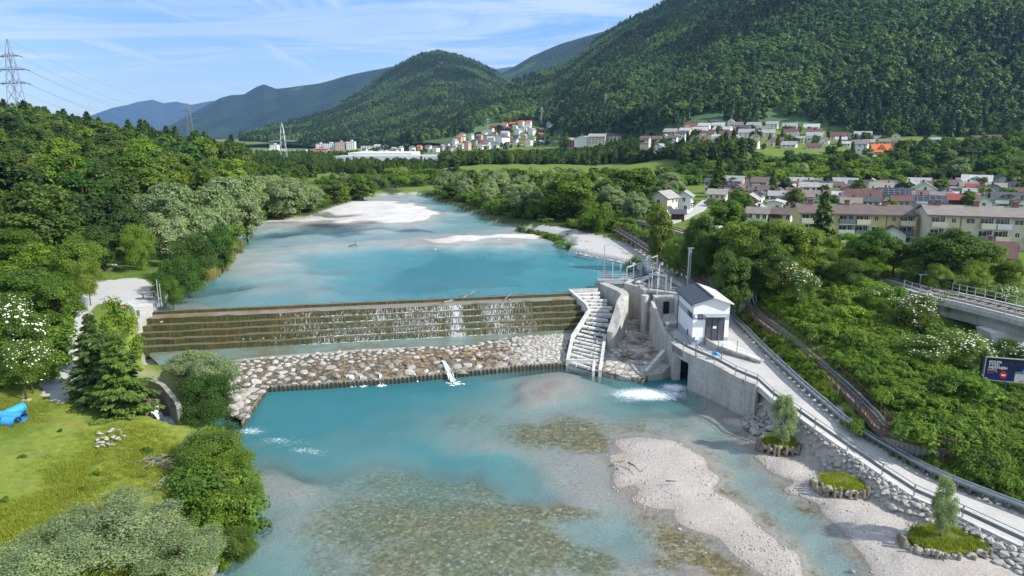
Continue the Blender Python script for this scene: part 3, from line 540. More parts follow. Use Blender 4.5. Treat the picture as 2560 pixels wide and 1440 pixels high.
c = m.ramp(oi.outputs['Random'], [(0, (.17,.135,.085)), (.3, (.25,.20,.14)), (.6, (.34,.30,.24)), (.85, (.42,.39,.34)), (1, (.19,.175,.14))]); f = m.noise(co, 1.4, 5, .65)
c = m.mix(m.mr(f, .4, .65, 0, .75), c, (.05,.038,.014)); m.bsdf(c, .5, m.bump(f, .4, .1), .4); M['rock_wet'] = m.mat
STONE = [stone_mesh('stone', 'rock_mix', 100+i) for i in range(7)]; STONEW = [stone_mesh('stone', 'rock_wet', 200+i) for i in range(6)]
for i_, (s_, t_, z_, r_) in enumerate(stones_on_weir): q_ = W3(s_, t_, z_ + r_*.3); tag(link('stone', STONE[i_ % 7], None, q_, i_*1.3, (r_, r_*.8, r_*.6)), 'pale stone washed onto one of the mossy weir steps', 'stone', 'stones lying on the weir steps')
# ------------------------------------------------------------------ rock ramp below the weir with its palisade
EDGE = densify(PP([(606,1052),(668,964),(800,957),(1000,943),(1160,927),(1290,914),(1430,904)], .75), .5)
ramp = thing('rock_ramp', P(1000, 905, 1.2), 'ramp of boulders set in concrete between the weir and the lower pool', 'rock ramp')
def rpart(o): o.parent = ramp; o.location = Vector(o.location) - Vector(ramp.location); return o
SILL = PP([(556,903),(640,893),(900,873),(1050,866),(1180,860),(1240,846),(1330,838),(1436,832)], 1.75)
RP = [(p.x, p.y) for p in PP([(556,903),(640,893),(900,873),(1050,866),(1180,860),(1240,846),(1330,838),(1432,832)], 1.75)] + [(p.x, p.y) for p in PP([(1410,880),(1414,902)], 1.2)] + [(p.x, p.y) for p in EDGE[::-1]] + [(p.x, p.y) for p in PP([(575,1030),(545,960)], .9)]
def rampz(X, Y):
    d, _ = dline([tuple(p) for p in EDGE], X, Y); return .62 + 1.05 * sstep(0, 8.5, d) 
xs = np.arange(-40, 12, .35); ys = np.arange(58, 100, .35); gx, gy = np.meshgrid(xs, ys); sd_ = sdf(RP, gx, gy); gz = rampz(gx, gy) + fbm(gx, gy, 1.2, 3, 2) * .12 + .28 * sstep(-6, -1, -np.abs(gx-2)) * 0
RB = MB(); 
q = quadgrid(len(ys), len(xs)); q = q[(sd_.ravel()[q] < .2).all(1)]
m = NT('ramp_bed'); co = m.coord(); f = m.noise(co, .8, 5, .6); f2 = m.noise(co, .12, 3); vc = m.voro(co, 1.5, 'Color'); sv = m.n('ShaderNodeSeparateColor'); m.l(vc, sv.inputs[0])
c = m.ramp(f, [(.3, (.06,.05,.032)), (.5, (.15,.12,.08)), (.7, (.25,.22,.17))]); sxx = m.n('ShaderNodeSeparateXYZ'); m.l(co, sxx.inputs[0])
c = m.mix(m.mr(m.math('ADD', sxx.outputs[0], m.mr(f, .3, .7, -4, 4)), -3, 3), c, m.mix(m.mr(sv.outputs[0], 0, 1), (.36,.33,.28), (.55,.52,.47)))
ed = m.voro(co, 1.5, 'Distance', 'DISTANCE_TO_EDGE'); c = m.mix(m.mr(ed, .01, .07, .7, 0), c, (.10,.08,.05))
m.bsdf(c, .75, m.bump(m.mr(ed, 0, .25), .8, .18), .3); M['rampbed'] = m.mat
me = np_mesh('bed', np.stack([gx, gy, gz], -1).reshape(-1, 3), q, M['rampbed'], True); rpart(link('bed', me))
me2 = MB().strip([p + Vector((0,0,.05)) for p in EDGE], [Vector((p.x, p.y, -1.2)) for p in EDGE]); rpart(me2.build('edge_face', M['conc_old']))
ss = MB(); A = [Vector((p.x, p.y, 1.62)) for p in SILL]; 
ss.wall([(p.x, p.y) for p in SILL[:4]], 1.72, .6, .55, -1); rpart(ss.build('sill', M['conc_old']))
# boulders of the ramp, the largest as parts
rr = random.Random(5); placed = []; cand = []
for k in range(9000):
    x, y = rr.uniform(-38, 11), rr.uniform(60, 98); 
    cand.append((x, y))
cx = np.array([c[0] for c in cand]); cyy = np.array([c[1] for c in cand]); csd = sdf(RP, cx, cyy); cz = rampz(cx, cyy); ced, _ = dline([tuple(p) for p in EDGE], cx, cyy)
for (x, y), s, z, e in zip(cand, csd, cz, ced):
    if s > -.25: continue
    rad = rr.uniform(.45, .85) * (1.15 if e < 5 else .8) * (.75 if x > 3 else 1)
    if all((x-a)**2 + (y-b)**2 > (.67*(rad+c))**2 for a, b, c, _, _ in placed): placed.append((x, y, rad, z, e))
placed.sort(key=lambda q: -q[2] * (70 / q[1])); rest = MB(); restw = MB()
for i, (x, y, rad, z, e) in enumerate(placed):
    wetp = e < 6.5 and -26 < x < 0.5 and rr.random() < (.7 if x > -18 else .4); me = rr.choice(STONEW if wetp else STONE)
    loc = Vector((x, y, z - rad*.05)); sca = (rad, rad*rr.uniform(.75, 1), rad*rr.uniform(.55, .8)); rot = rr.uniform(0, 6.3)
    if i < 100: o = link('boulder', me, None, loc, rot, sca); rpart(o)
    else:
        Mx = Matrix.Translation(loc) @ Matrix.Rotation(rot, 4, 'Z') @ Matrix.Diagonal((*sca, 1)); (restw if wetp else rest).add([Mx @ v.co for v in me.vertices], [tuple(p.vertices) for p in me.polygons])
tag(rpart(rest.build('boulders', M['rock_mix'])), kind='stuff'); tag(rpart(restw.build('wet_boulders', M['rock_warm'])), kind='stuff')
pal = thing('palisade', P(1000, 946, 0), 'row of dark wooden stakes holding the foot of the rock ramp', 'palisade')
def stake_mesh(s):
    r2 = random.Random(s); mb = MB(); mb.tube([(0,0,-.9),(r2.uniform(-.02,.02),0,0),(r2.uniform(-.05,.05),0,.78)], .14, 7, r2=.115); return mb.mesh('stake', M['stake'])
m = NT('stake_wood'); co = m.coord(); sxx = m.n('ShaderNodeSeparateXYZ'); m.l(co, sxx.inputs[0]); f = m.noise(m.mapv(co, (1,1,.2)), 6, 4)
c = m.mix(m.mr(f, .3, .7), (.035,.033,.012), (.10,.085,.04)); c = m.mix(m.mr(sxx.outputs[2], .45, .78), c, (.23,.20,.15)); m.bsdf(c, .8); M['stake'] = m.mat
SM = [stake_mesh(i) for i in range(4)]; E2 = densify(EDGE, .36); sp_ = sorted(E2, key=lambda p: p.length); near_set = sp_[:100]; far_ = MB()
for p in E2:
    if p in near_set: o = link('stake', rr.choice(SM), pal, Vector((p.x, p.y - .18, rr.uniform(-.1, .08))) - Vector(pal.location), rr.uniform(0, 6))
    else: far_.tube([(p.x, p.y-.18, -.9), (p.x + rr.uniform(-.04,.04), p.y-.18, .78 + rr.uniform(-.1,.08))], .14, 7, r2=.115)
o = far_.build('stakes', M['stake']); o.parent = pal; o.location = -Vector(pal.location); tag(o, kind='stuff')
# water of the apron pool and the little falls over the palisade
m = NT('apron_water'); co = m.coord(); b = m.n('ShaderNodeBsdfPrincipled'); f = m.noise(co, .25, 4, .6)
m.set(b.inputs['Base Color'], m.mix(m.mr(f, .35, .65), (.17,.245,.22), (.145,.15,.10))); b.inputs['Roughness'].default_value = .12; m.l(m.bump(m.noise(co, 3, 3), .08, .1), b.inputs['Normal']); m.l(b.outputs[0], m.out.inputs[0]); M['apronw'] = m.mat
aw = MB(); ap_ = PP([(372,886),(382,880),(1440,818),(1438,834),(1330,840),(1240,848),(1180,862),(1050,868),(900,875),(640,896),(556,907),(400,912)], ZA); aw.prism([(p.x, p.y) for p in ap_], ZA - .15, ZA); tag(aw.build('apron_water', M['apronw']), kind='structure')
def fall(p0, p1, w0, w1, label, sag=.5):
    p0, p1 = v3(p0), v3(p1); mb = MB(); d = (p1 - p0); s = Vector((-d.y, d.x, 0)).normalized(); n = max(5, int(w1 * 9)); g = random.Random(int(p0.x*100))
    for k in range(n):
        u0, u1 = (k + .5) / n - .5 + g.uniform(-.06,.06), (k + .5) / n - .5 + g.uniform(-.1,.1); L_ = g.uniform(.75, 1.12); pts = []
        for q in range(8):
            t = q / 7 * L_; c = p0.lerp(p1, t); c.z = max(p0.z + (p1.z - p0.z) * (t**1.7), p1.z - .05) + .04; pts.append(c + s * ((u0*w0)*(1-t) + (u1*w1)*t) + Vector((g.uniform(-.05,.05), g.uniform(-.05,.05), g.uniform(-.03,.10)*t)))
        mb.tube(smooth_path(pts, 2), g.uniform(.02, .05) * (.6 + w0*.6), 5, r2=g.uniform(.03, .09) * (.6 + w1*.3))
    for k in range(n * 3):
        c = p1 + s * g.gauss(0, w1*.42) + d.normalized() * g.uniform(-.3, .9); r_ = g.uniform(.05, .16); mb.tube([(c.x-r_*g.uniform(1,2.5), c.y, p1.z+.01), (c.x, c.y, p1.z+.03+r_*.25), (c.x+r_*g.uniform(1,2.5), c.y, p1.z+.01)], r_*.5, 5)
    o = mb.build('waterfall', M['foamy'], smooth=True); return tag(o, label, 'waterfall')
m = NT('foaming_water'); co = m.coord(); f = m.noise(co, 2.5, 5, .7, dist=1); al = m.mr(f, .30, .5, .45, 1)
tr = m.n('ShaderNodeBsdfTransparent'); df = m.n('ShaderNodeBsdfDiffuse'); m.set(df.inputs[0], m.mix(m.mr(f, .4, .6), (.55,.72,.76), (.86,.90,.92))); x = m.n('ShaderNodeMixShader'); m.l(al, x.inputs[0]); m.l(tr.outputs[0], x.inputs[1]); m.l(df.outputs[0], x.inputs[2]); m.l(x.outputs[0], m.out.inputs[0]); M['foamy'] = m.mat
fall(P(1107,902,1.2), P(1134,958,.02), .45, 1.05, 'white jet of water spilling through the gap in the rock ramp')
for px, s, l in ((878, 1, 'small spill over the stakes left of the middle'), (904, .9, 'second small spill over the stakes, widest of the four'), (950, .7, 'narrow spill over the stakes right of the pair'), (1036, .6, 'thin spill over the stakes beside the white jet')):
    fall(P(px, 940 if px < 930 else 935, .85), P(px+4, 963 if px < 960 else 951, .0), .45*s, .7*s, l)
# ------------------------------------------------------------------ fish ladder, piers, intake
def xy(*a): p = P(*a); return (p.x, p.y)
def rail(name, pts, label, cat, h=1.1, n=2, step=2.0, mat='steel', r=.03, pr=.035, group=None, slab=None):
    """railing: every post and the rails are parts"""
    pts = [v3(p) for p in pts]; o = thing(name, pts[0], label, cat, group); base = pts[0]
    for j in range(n):
        hh = h * (j + 1) / n; mb = MB(); mb.tube([p - base + Vector((0,0,hh)) for p in pts], r, 5); mb.build('rail', M[mat], o)
    pm = MB(); pm.tube([(0,0,-.1),(0,0,h)], pr, 5); me = pm.mesh('post', M[mat])
    d = densify(pts, step)
    for p in d: link('post', me, o, p - base)
    return o
def fencepanel(name, pts, label, h=1.9, step=2.4, mat='steel_d', wires=5, cat='fence'):
    pts = [v3(p) for p in pts]; o = thing(name, pts[0], label, cat); base = pts[0]; pm = MB(); pm.tube([(0,0,-.2),(0,0,h)], .04, 5); me = pm.mesh('post', M[mat])
    for p in densify(pts, step): link('post', me, o, p - base)
    mb = MB()
    for k in range(wires): mb.tube([p - base + Vector((0,0,h*(k+.6)/wires)) for p in pts], .012, 3)
    mb.build('wire', M[mat], o); return o
lad = thing('fish_ladder', P(1470, 830, 1.5), 'grey concrete fish ladder with round-topped baffles beside the weir', 'fish ladder')
def lpart(o): o.parent = lad; o.location = Vector(o.location) - Vector(lad.location); return o
LL = [P(1422,724,6.45), P(1463,759,5.2), P(1470,772,4.7), P(1428,837,2.6), P(1415,899,1.25)]
LR = [P(1492,721,6.45), P(1528,757,5.2), P(1532,775,4.7), P(1516,837,2.5), P(1504,925,.95)]
lpart(MB().wall([(p.x, p.y) for p in LL], [p.z for p in LL], [2,0,0,-.5,-.8], .38, 1).build('side_wall', M['conc_new']))
lpart(MB().wall([(p.x, p.y) for p in LR[3:]], [2.3, .95], -.8, .4, -1).build('side_wall', M['conc_new']))
lpart(MB().wall([(LL[0].x, LL[0].y), (LR[0].x+.2, LR[0].y)], 6.45, 2, .4, 1).build('head_wall', M['conc_new']))
b0, b1 = LL[4], P(1497,902,1.2); lpart(MB().wall([(b0.x, b0.y), (b1.x, b1.y)], 1.25, -.8, .4, 1).build('foot_wall', M['conc_new']))
lpart(MB().wall([xy(1489,902,1.1), xy(1487,930,.6)], [1.2,.75], -.8, .35, -1).build('end_wall', M['conc_new']))
M['darkw'] = plain('dark_ladder_water', (.035,.04,.035), .4, 2, .25, 0, .5)
# floor and baffles
La, Ra = resample(LL, 61), resample(LR, 61)
fl = MB(); fl.strip([p - Vector((0,0,1.5)) for p in La], [p - Vector((0,0,1.5)) for p in Ra]); lpart(fl.build('floor', M['moss']))
wv_ = MB(); wv_.strip([p - Vector((-.2,0,.70)) for p in La], [p - Vector((0,0,.70)) for p in Ra]); lpart(wv_.build('water_steps', M['darkw']))
NB = 20
for k in range(NB):
    t = (k + .7) / (NB + .3); i = t * 60; a, b = La[int(i)].lerp(La[min(int(i)+1, 60)], i % 1), Ra[int(i)].lerp(Ra[min(int(i)+1, 60)], i % 1)
    zt = (a.z + b.z) / 2 - .40; u = (b - a); w = u.length; u.normalize(); v = Vector((-u.y, u.x, 0)).normalized(); x0, x1 = (.3, w - .45) if k % 2 else (.65, w + .1)
    mb = MB(); prof = []
    for j in range(9):
        an = math.pi * j / 8; prof.append((math.cos(an), math.sin(an)))
    tap = (.36, .22) if k % 2 else (.22, .36)
    rA = [a + u*x0 + v*(c*tap[0]) + Vector((0,0, zt - a.z + s*tap[0] - .1)) for c, s in prof]; rB = [a + u*x1 + v*(c*tap[1]) + Vector((0,0, zt - a.z + s*tap[1] - .1)) for c, s in prof]
    rA = [rA[0] - Vector((0,0,.85))] + rA + [rA[-1] - Vector((0,0,.85))]; rB = [rB[0] - Vector((0,0,.85))] + rB + [rB[-1] - Vector((0,0,.85))]
    mb.strip(rA, rB); mb.add(rA, [tuple(range(len(rA)))]); mb.add(rB, [tuple(range(len(rB)))[::-1]])
    bf = lpart(mb.build('baffle', M['conc_new'], smooth=False))
    for q in (.3, .7):
        c = a + u*(x0 + (x1-x0)*q) - v*(.36); lb = MB().box((c.x, c.y, zt - .2), (.2,.2,.5), math.atan2(u.y, u.x)).build('bracket', M['conc_new']); lb.parent = bf; lb.location = -Vector(lad.location) - Vector(bf.location)
# curved pier between ladder and sluice
ZT = 7.0
pl_ = [(1493,705,ZT),(1520,717,ZT),(1545,728,ZT),(1553,735,ZT),(1549,742,ZT),(1542,752,6.5),(1532,787,5.0),(1518,826,3.5)]
pr_ = [(1514,705,ZT),(1545,718,ZT),(1564,726,ZT),(1571,733,ZT),(1572,740,ZT),(1567,752,6.5),(1553,792,5.0),(1540,829,3.5)]
Lp, Rp = [P(*a) for a in pl_], [P(*a) for a in pr_]; nose = []
c = (Lp[-1] + Rp[-1]) / 2; hv = (Rp[-1] - Lp[-1]) / 2; fw = Vector((hv.y, -hv.x, 0))
for k in range(1, 6): an = math.pi * (1 - k / 6); nose.append(c + hv * math.cos(an) + fw * math.sin(an) + Vector((0,0,0)))
pier = MB(); ring = Lp + nose + Rp[::-1]; pier_t = MB()
A = [Vector((p.x, p.y, -.8)) for p in ring]; n = len(ring)
pier.add(A + ring, [(i, (i+1) % n, n + (i+1) % n, n + i) for i in range(n)]); nl = len(Lp)
pier.add(Lp + Rp, [(i, nl+i, nl+i+1, i+1) for i in range(nl-1)]); pier.add([Lp[-1]] + nose + [Rp[-1]], [tuple(range(7))[::-1]])
o = pier.build('curved_pier', M['conc']); tag(o, 'curved pale concrete pier sloping down between fish ladder and sluice channel', 'pier')
# sluice pier with its round nose column
sp_t = PP([(1559,708,ZT),(1585,714,ZT),(1605,722,ZT),(1612,728,ZT)]); 
o = thing('sluice_pier', sp_t[-1], 'long concrete wall of the sluice ending in a round column', 'pier'); b = o.location.copy()
x = MB().wall([(p.x, p.y) for p in sp_t], ZT, -.8, 1.0, 1).build('wall', M['conc']); x.parent = o; x.location = -b
cc = P(1613, 738, ZT); x = MB().tube([(cc.x, cc.y, -.8), (cc.x, cc.y, ZT)], .52, 18).build('column', M['conc_new'], smooth=False); x.parent = o; x.location = -b
# rungs in the chute beside the column
lb = MB(); c0 = P(1622, 745, ZT)
for k in range(14): lb.box((c0.x + .3, c0.y + .3, 1.8 + k*.36), (.6, .08, .05))
for sx_ in (0, .6): lb.box((c0.x + sx_, c0.y + .35, 4.2), (.05, .05, 5.4))
tag(lb.build('rung_ladder', M['steel_d']), 'grey rung ladder in the dark slot behind the column', 'ladder')
# wall that slopes down from the gate house to the deck parapet, then runs on as the parapet
WP = [P(1627,752,ZT), P(1636,775,6.4), P(1647,803,5.35), P(1655,825,4.6), P(1662,836,4.45), P(1681,859,4.45), P(1707,876,4.45), P(1724,885,4.45)]
mb = MB().wall([(p.x, p.y) for p in WP[:6]], [p.z for p in WP[:6]], -.8, .45, 1); tag(mb.build('wing_wall', M['conc']), 'concrete wing wall sloping down from the sluice to the deck', 'wall')
WP2 = [P(1681,859,4.45), P(1707,876,4.45), P(1740,892,4.45), P(1785,911,4.35), P(1837,940,4.15), P(1862,951,4.05), P(1891,963,4.0)]
# front wall of the power house channel and retaining wall under the deck
rw = thing('retaining_wall', WP2[3], 'tall grey concrete retaining wall with one square hole under the road deck', 'wall'); b = rw.location.copy()
WQ = [P(1681,859,4.45), P(1707,876,4.45), P(1723,884,4.45)]; x = MB().wall([(p.x, p.y) for p in WQ], 4.45, 3.2, .5, 1).build('deck_edge', M['conc']); x.parent = rw; x.location = -b
WR_ = [P(1723,884,4.45)] + WP2[2:]; x = MB().wall([(p.x, p.y) for p in WR_], [p.z for p in WR_], [-1,-1,-1,-.6,-.4,0], .5, 1).build('wall', M['conc']); x.parent = rw; x.location = -b
dk = [(p.x, p.y) for p in WP2[:3]] + [xy(1745,884,4.3), xy(1690,850,4.3)]
x = MB().prism(dk, 3.5, 4.28).build('deck_slab', M['conc']); x.parent = rw; x.location = -b
hp = P(1853,1000,1.2); hv = (WP2[5] - WP2[4]).normalized(); x = MB().box((hp.x, hp.y - .02, hp.z - .15), (.7,.3,1.1), math.atan2(hv.y, hv.x)).build('drain_opening', M['black']); x.parent = rw; x.location = -b
# outlet under the deck: jambs, dark chamber, weir boards
ot = thing('turbine_outlet', P(1700,925,1), 'dark outlet opening under the deck where water leaves the power house', 'outlet'); b = ot.location.copy()
def op(mb, nm, mt): x = mb.build(nm, M[mt]); x.parent = ot; x.location = -b
j0 = P(1685,905,2); op(MB().box((j0.x, j0.y, 1.2), (.9,2.4,4.2), .1), 'jamb', 'conc')
op(MB().box((P(1706,930,0).x + .6, P(1706,930,0).y + 4, 1.2), (4.6,.2,4.0)), 'chamber_back', 'black')
bd = MB()
for k in range(4): bd.box((P(1708,925,1).x + .3, P(1708,925,1).y + 1.2 - k*.1, 1.9 - k*.42), (3.4,.12,.34))
op(bd, 'boards', 'wood_d')
tri = [P(1618,928,.9), P(1663,884,2.4)]; x = MB().wall([(p.x, p.y) for p in tri], [.95, 2.9], -.8, .45, 1); op(x, 'wing', 'conc_new')
x = MB().wall([xy(1620,936,.9), xy(1655,932,.9), xy(1678,918,1.3)], [.7,.9,1.6], -.8, 1.8, 1); op(x, 'plinth', 'conc_old')
# floor of the sluice channel with flat stones
sf = MB(); sfp = PP([(1506,926,.75),(1560,942,.6),(1612,946,.6),(1640,905,.9),(1652,880,1.2),(1624,800,1.7),(1615,750,2),(1570,745,2.2),(1568,826,1.7),(1530,862,1.4)])
m = NT('channel_stone'); co = m.coord(); ed = m.voro(co, 1.3, 'Distance', 'DISTANCE_TO_EDGE'); vc = m.voro(co, 1.3, 'Color'); sv = m.n('ShaderNodeSeparateColor'); m.l(vc, sv.inputs[0]); f = m.noise(co, .55, 5, .65)
c = m.mix(m.mr(sv.outputs[0], 0, 1), (.30,.27,.22), (.60,.57,.52)); c = m.mix(m.mr(ed, .01, .06, .8, 0), c, (.12,.09,.055)); c = m.mix(m.mr(f, .48, .62, 0, .85), c, (.085,.06,.035)); c = m.mix(m.mr(m.noise(co, .9, 3), .55, .7, 0, .6), c, (.30,.17,.06))
m.bsdf(c, .6, m.bump(m.mr(ed, 0, .2), .7, .15), .4); M['chstone'] = m.mat
pts3 = [(p.x, p.y) for p in sfp]; sf.prism(pts3, -1, [p.z for p in sfp]); tag(sf.build('channel_floor', M['chstone']), kind='structure')
rs2 = random.Random(3)
E3 = densify(PP([(1508,928,.4),(1560,944,.4),(1612,948,.4)]), .4); mb = MB()
for p in E3: mb.tube([(p.x, p.y-.1, -.7), (p.x, p.y-.1, .55+rs2.uniform(-.1,.1))], .12, 6)
tag(mb.build('stake_row', M['stake']), 'short row of dark stakes along the foot of the sluice channel', 'palisade')
branch([P(1553,890,1.3), P(1568,893,1.5), P(1585,900,1.2)], .10, 'driftwood_branch', 'dark tangle of branches stranded on the sluice channel stones', 'wood_d', 9)
# intake block: chamber, basin, gates, footbridge
ib = thing('intake_block', P(1640,735,ZT), 'concrete intake chamber with a dark doorway behind the sloping wing wall', 'intake'); b = ib.location.copy()
def ip(mb, nm, mt): x = mb.build(nm, M[mt]); x.parent = ib; x.location = -b; return x
ch0 = P(1632,747,ZT); chA = [(ch0.x + .5, ch0.y), (ch0.x + 4.4, ch0.y + .3), (ch0.x + 4.4, ch0.y + 2.6), (ch0.x + .5, ch0.y + 2.6)]
ip(MB().prism(chA, -.5, ZT), 'chamber_wall', 'conc'); 
ip(MB().box((ch0.x + 2.0, ch0.y + .1, ZT - 1.3), (.85,.3,1.75)), 'doorway', 'black')
ip(MB().box((ch0.x + 2.7, ch0.y - 2.2, 3.85), (2.6,1.5,.5)), 'trough', 'conc_new')
ip(MB().prism([(ch0.x + .3, ch0.y - 10), (ch0.x + 4.6, ch0.y - 10), (ch0.x + 4.6, ch0.y), (ch0.x + .3, ch0.y)], 1, 3.6), 'terrace', 'conc_old')
# basin: curved back wall, water, front gate beam
BW = smooth_path(PP([(1645,690,ZT),(1672,696,ZT),(1695,708,ZT),(1712,722,ZT)]), 4)
ip(MB().wall([(p.x, p.y) for p in BW], ZT, 3, .5, 1), 'basin_wall', 'conc')
bw = MB().prism([xy(1600,735,ZU-.4), xy(1700,741,ZU-.4), xy(1712,728,ZU-.4), xy(1690,706,ZU-.4), xy(1650,700,ZU-.4), xy(1618,706,ZU-.4)], 4, ZU - .4); x = ip(bw, 'basin_water', 'apronw')
for a, c_, w in (((1617,727),(1702,738),.9), ((1562,706),(1648,690),.8), ((1492,705),(1565,707),.8)):
    ip(MB().wall([xy(*a, ZT+.05), xy(*c_, ZT+.05)], ZT + .25, ZT - .15, w, 1), 'beam', 'conc_new')
for px, py in ((1612,713),(1603,718)): q = P(px, py, ZT); ip(MB().box((q.x, q.y, 5.2), (.7,1.2,4.2)), 'pillar', 'conc')
q = P(1636,706,ZU); ip(MB().box((q.x, q.y, ZT-.45), (4.2,.25,.9)), 'gate', 'steel')
q = P(1585,712,ZU); ip(MB().box((q.x, q.y + 2, 4.2), (3.2,.2,4.6)), 'gate', 'steel_d')
fb = thing('footbridge', P(1520,700,ZT), 'galvanised footbridge with grating deck over the intake gates', 'footbridge'); b = fb.location.copy()
x = MB().wall([xy(1494,702,ZT+.3), xy(1565,702,ZT+.3), xy(1650,672,ZT+.3)], ZT + .42, ZT + .22, 1.6, 1).build('deck', M['steel']); x.parent = fb; x.location = -b
x = MB().wall([xy(1600,712,ZT), xy(1660,680,ZT), xy(1690,690,ZT)], ZT + .32, ZT + .12, .9, 1).build('deck', M['conc_new']); x.parent = fb; x.location = -b
rail('railing', PP([(1494,702,ZT+.35),(1530,703,ZT+.35),(1568,702,ZT+.35),(1610,688,ZT+.35),(1652,672,ZT+.35)]), 'galvanised railing along the near side of the footbridge', 'railing', 1.05, 3, 1.5, group='intake railings')
rail('railing', PP([(1494,692,ZT+.35),(1550,694,ZT+.35),(1600,676,ZT+.35),(1645,660,ZT+.35)]), 'galvanised railing on the pool side of the footbridge', 'railing', 1.05, 3, 1.6, group='intake railings')
rail('railing', PP([(1617,727,ZT+.25),(1660,733,ZT+.25),(1702,738,ZT+.25)]), 'short railing in front of the basin beside the white hut', 'railing', 1.05, 3, 1.2, group='intake railings')
rail('railing', PP([(1562,707,ZT),(1590,713,ZT),(1612,724,ZT)]), 'railing on top of the sluice wall leading to the column', 'railing', 1.05, 2, 1.4, group='intake railings')
rail('railing', PP([(1650,684,ZT),(1690,690,ZT)]), 'short railing at the road end of the footbridge', 'railing', 1.05, 3, 1.2, group='intake railings')
fencepanel('mesh_fence', [p + Vector((.5,.4,0)) for p in BW[2:]] , 'dark wire fence above the curved basin wall by the road', 2.0, 1.8)
# gate drives and little posts on the bridge
for k, (px, py, hgt, lab) in enumerate(((1531,694,2.6,'slim white gate post nearest the fish ladder'),(1551,692,2.6,'slim white gate post second from the fish ladder'),(1576,683,2.2,'slim white gate post in the middle of the footbridge'),(1616,676,2.4,'slim white gate post near the road end of the footbridge'),(1629,722,3.0,'white gate spindle post in front of the basin'),(1646,720,3.6,'taller white gate spindle post in front of the basin'),(1676,730,2.2,'short white gate post beside the hut'))):
    q = P(px, py, ZT + .3); o = thing('gate_post', q, lab, 'gate post', 'gate drive posts'); MB().tube([(0,0,0),(0,0,hgt)], .045, 6).build('post', M['white'], o); MB().box((0,0,.5), (.3,.3,.35)).build('gearbox', M['steel'], o)
for k, (pa, pb, hgt, lab) in enumerate((((1566,704),(1600,692),2.3,'pale steel portal frame over the sluice gate beside the curved pier'),((1604,690),(1642,675),2.5,'pale steel portal frame over the intake gate near the road'),((1622,727),(1664,733),2.6,'pale steel portal frame in front of the basin'))):
    a_, b_ = P(*pa, ZT + .2), P(*pb, ZT + .2); t = thing('sluice_hoist', a_, lab, 'gate hoist', 'gate hoists of the intake'); d_ = b_ - a_
    for q_ in (0, 1): MB().box((d_.x*q_, d_.y*q_, hgt/2), (.2,.2,hgt)).build('post', M['steel'], t)
    MB().tube([(0,0,hgt), d_ + Vector((0,0,hgt))], .13, 4).build('cross_beam', M['steel'], t); MB().tube([d_*.5 + Vector((0,0,hgt)), d_*.5 - Vector((0,0,1.2))], .06, 6).build('spindle', M['white'], t); MB().box((d_.x*.5, d_.y*.5, hgt+.2), (.45,.45,.4)).build('gearbox', M['conc_new'], t)
for px, py in ((1566,712),(1584,718),(1650,690)):
    q = P(px, py, ZT); ip(MB().box((q.x, q.y, 4.6), (.8,1.4,5.2)), 'pillar', 'conc_new')
q = P(1598,690,ZT+.3); o = thing('control_box', q, 'grey control cabinet on legs on the footbridge', 'cabinet'); MB().box((0,0,1.5), (.9,.35,.75)).build('cabinet', M['steel'], o); MB().box((-.3,0,.6), (.06,.06,1.2)).box((.3,0,.6), (.06,.06,1.2)).build('legs', M['steel_d'], o)
q = P(1517,698,ZT+.4); o = thing('life_ring', q, 'orange life ring hanging on the bridge railing', 'life ring'); mb = MB(); mb.tube([(.32*math.cos(a*.35), -.05, .75 + .32*math.sin(a*.35)) for a in range(19)], .06, 6); mb.build('ring', M['red'], o)
# masts
def lamp(px, py, z, h, label, head=True, r=.055, two=False):
    q = P(px, py, z); o = thing('lamp_post', q, label, 'lamp post', 'lamp posts of the power station'); MB().tube([(0,0,-.2),(0,0,h)], r*1.3, 8, r2=r).build('pole', M['steel'], o)
    if head: 
        a = MB().tube([(0,0,h-.05),(.5,0,h+.05)], .035, 5).build('arm', M['steel'], o); MB().box((.65,0,h+.06), (.55,.22,.1)).build('lamp_head', M['steel'], a)
lamp(1509,701,ZT,5.8,'tall slim lamp post at the fish ladder end of the footbridge'); lamp(1678,670,ZT,4.2,'shorter lamp post by the road above the basin'); lamp(1758,712,ZT,5.6,'slim lamp post behind the white hut')
q = P(1718,722,ZT); o = thing('steel_mast', q, 'thick galvanised double mast behind the white hut', 'mast'); MB().tube([(0,0,-.3),(0,0,6.3)], .13, 8).build('tube', M['steel'], o); MB().tube([(.28,0,-.3),(.28,0,6.3)], .09, 8).build('tube', M['steel'], o); MB().box((.2,0,6.35), (.9,.25,.12)).build('cap', M['steel'], o)
# ------------------------------------------------------------------ the hut
H0 = P(1729,863,4.3); HW, HD, HE, HR = 4.5, 7.8, 5.4, 6.15
hut = thing('power_house', (H0.x, H0.y, 4.3), 'small white power house with blue-grey bands, dark double door and gabled metal roof', 'power house')
m = NT('banded_render'); co = m.coord(); sxx = m.n('ShaderNodeSeparateXYZ'); m.l(co, sxx.inputs[0]); zz = sxx.outputs[2]
def band(a, b_): return m.math('MULTIPLY', m.math('GREATER_THAN', zz, a), m.math('LESS_THAN', zz, b_))
c = m.mix(m.math('MAXIMUM', band(-1, 1.05), band(3.25, 4.05)), (.80,.80,.79), (.36,.42,.50)); f = m.noise(m.mapv(co, (1,1,.2)), 1.5, 4); c = m.mix(m.mr(f, .5, .8, 0, .12), c, (.4,.4,.4)); m.bsdf(c, .85, m.bump(m.noise(co, 30, 2), .1, .01)); M['banded'] = m.mat
mb = MB(); 
prof = [(0,0),(HW,0),(HW,HE),(HW*.5,HR),(0,HE)]; fv = [(x, 0, z) for x, z in prof]; bv = [(x, HD, z) for x, z in prof]
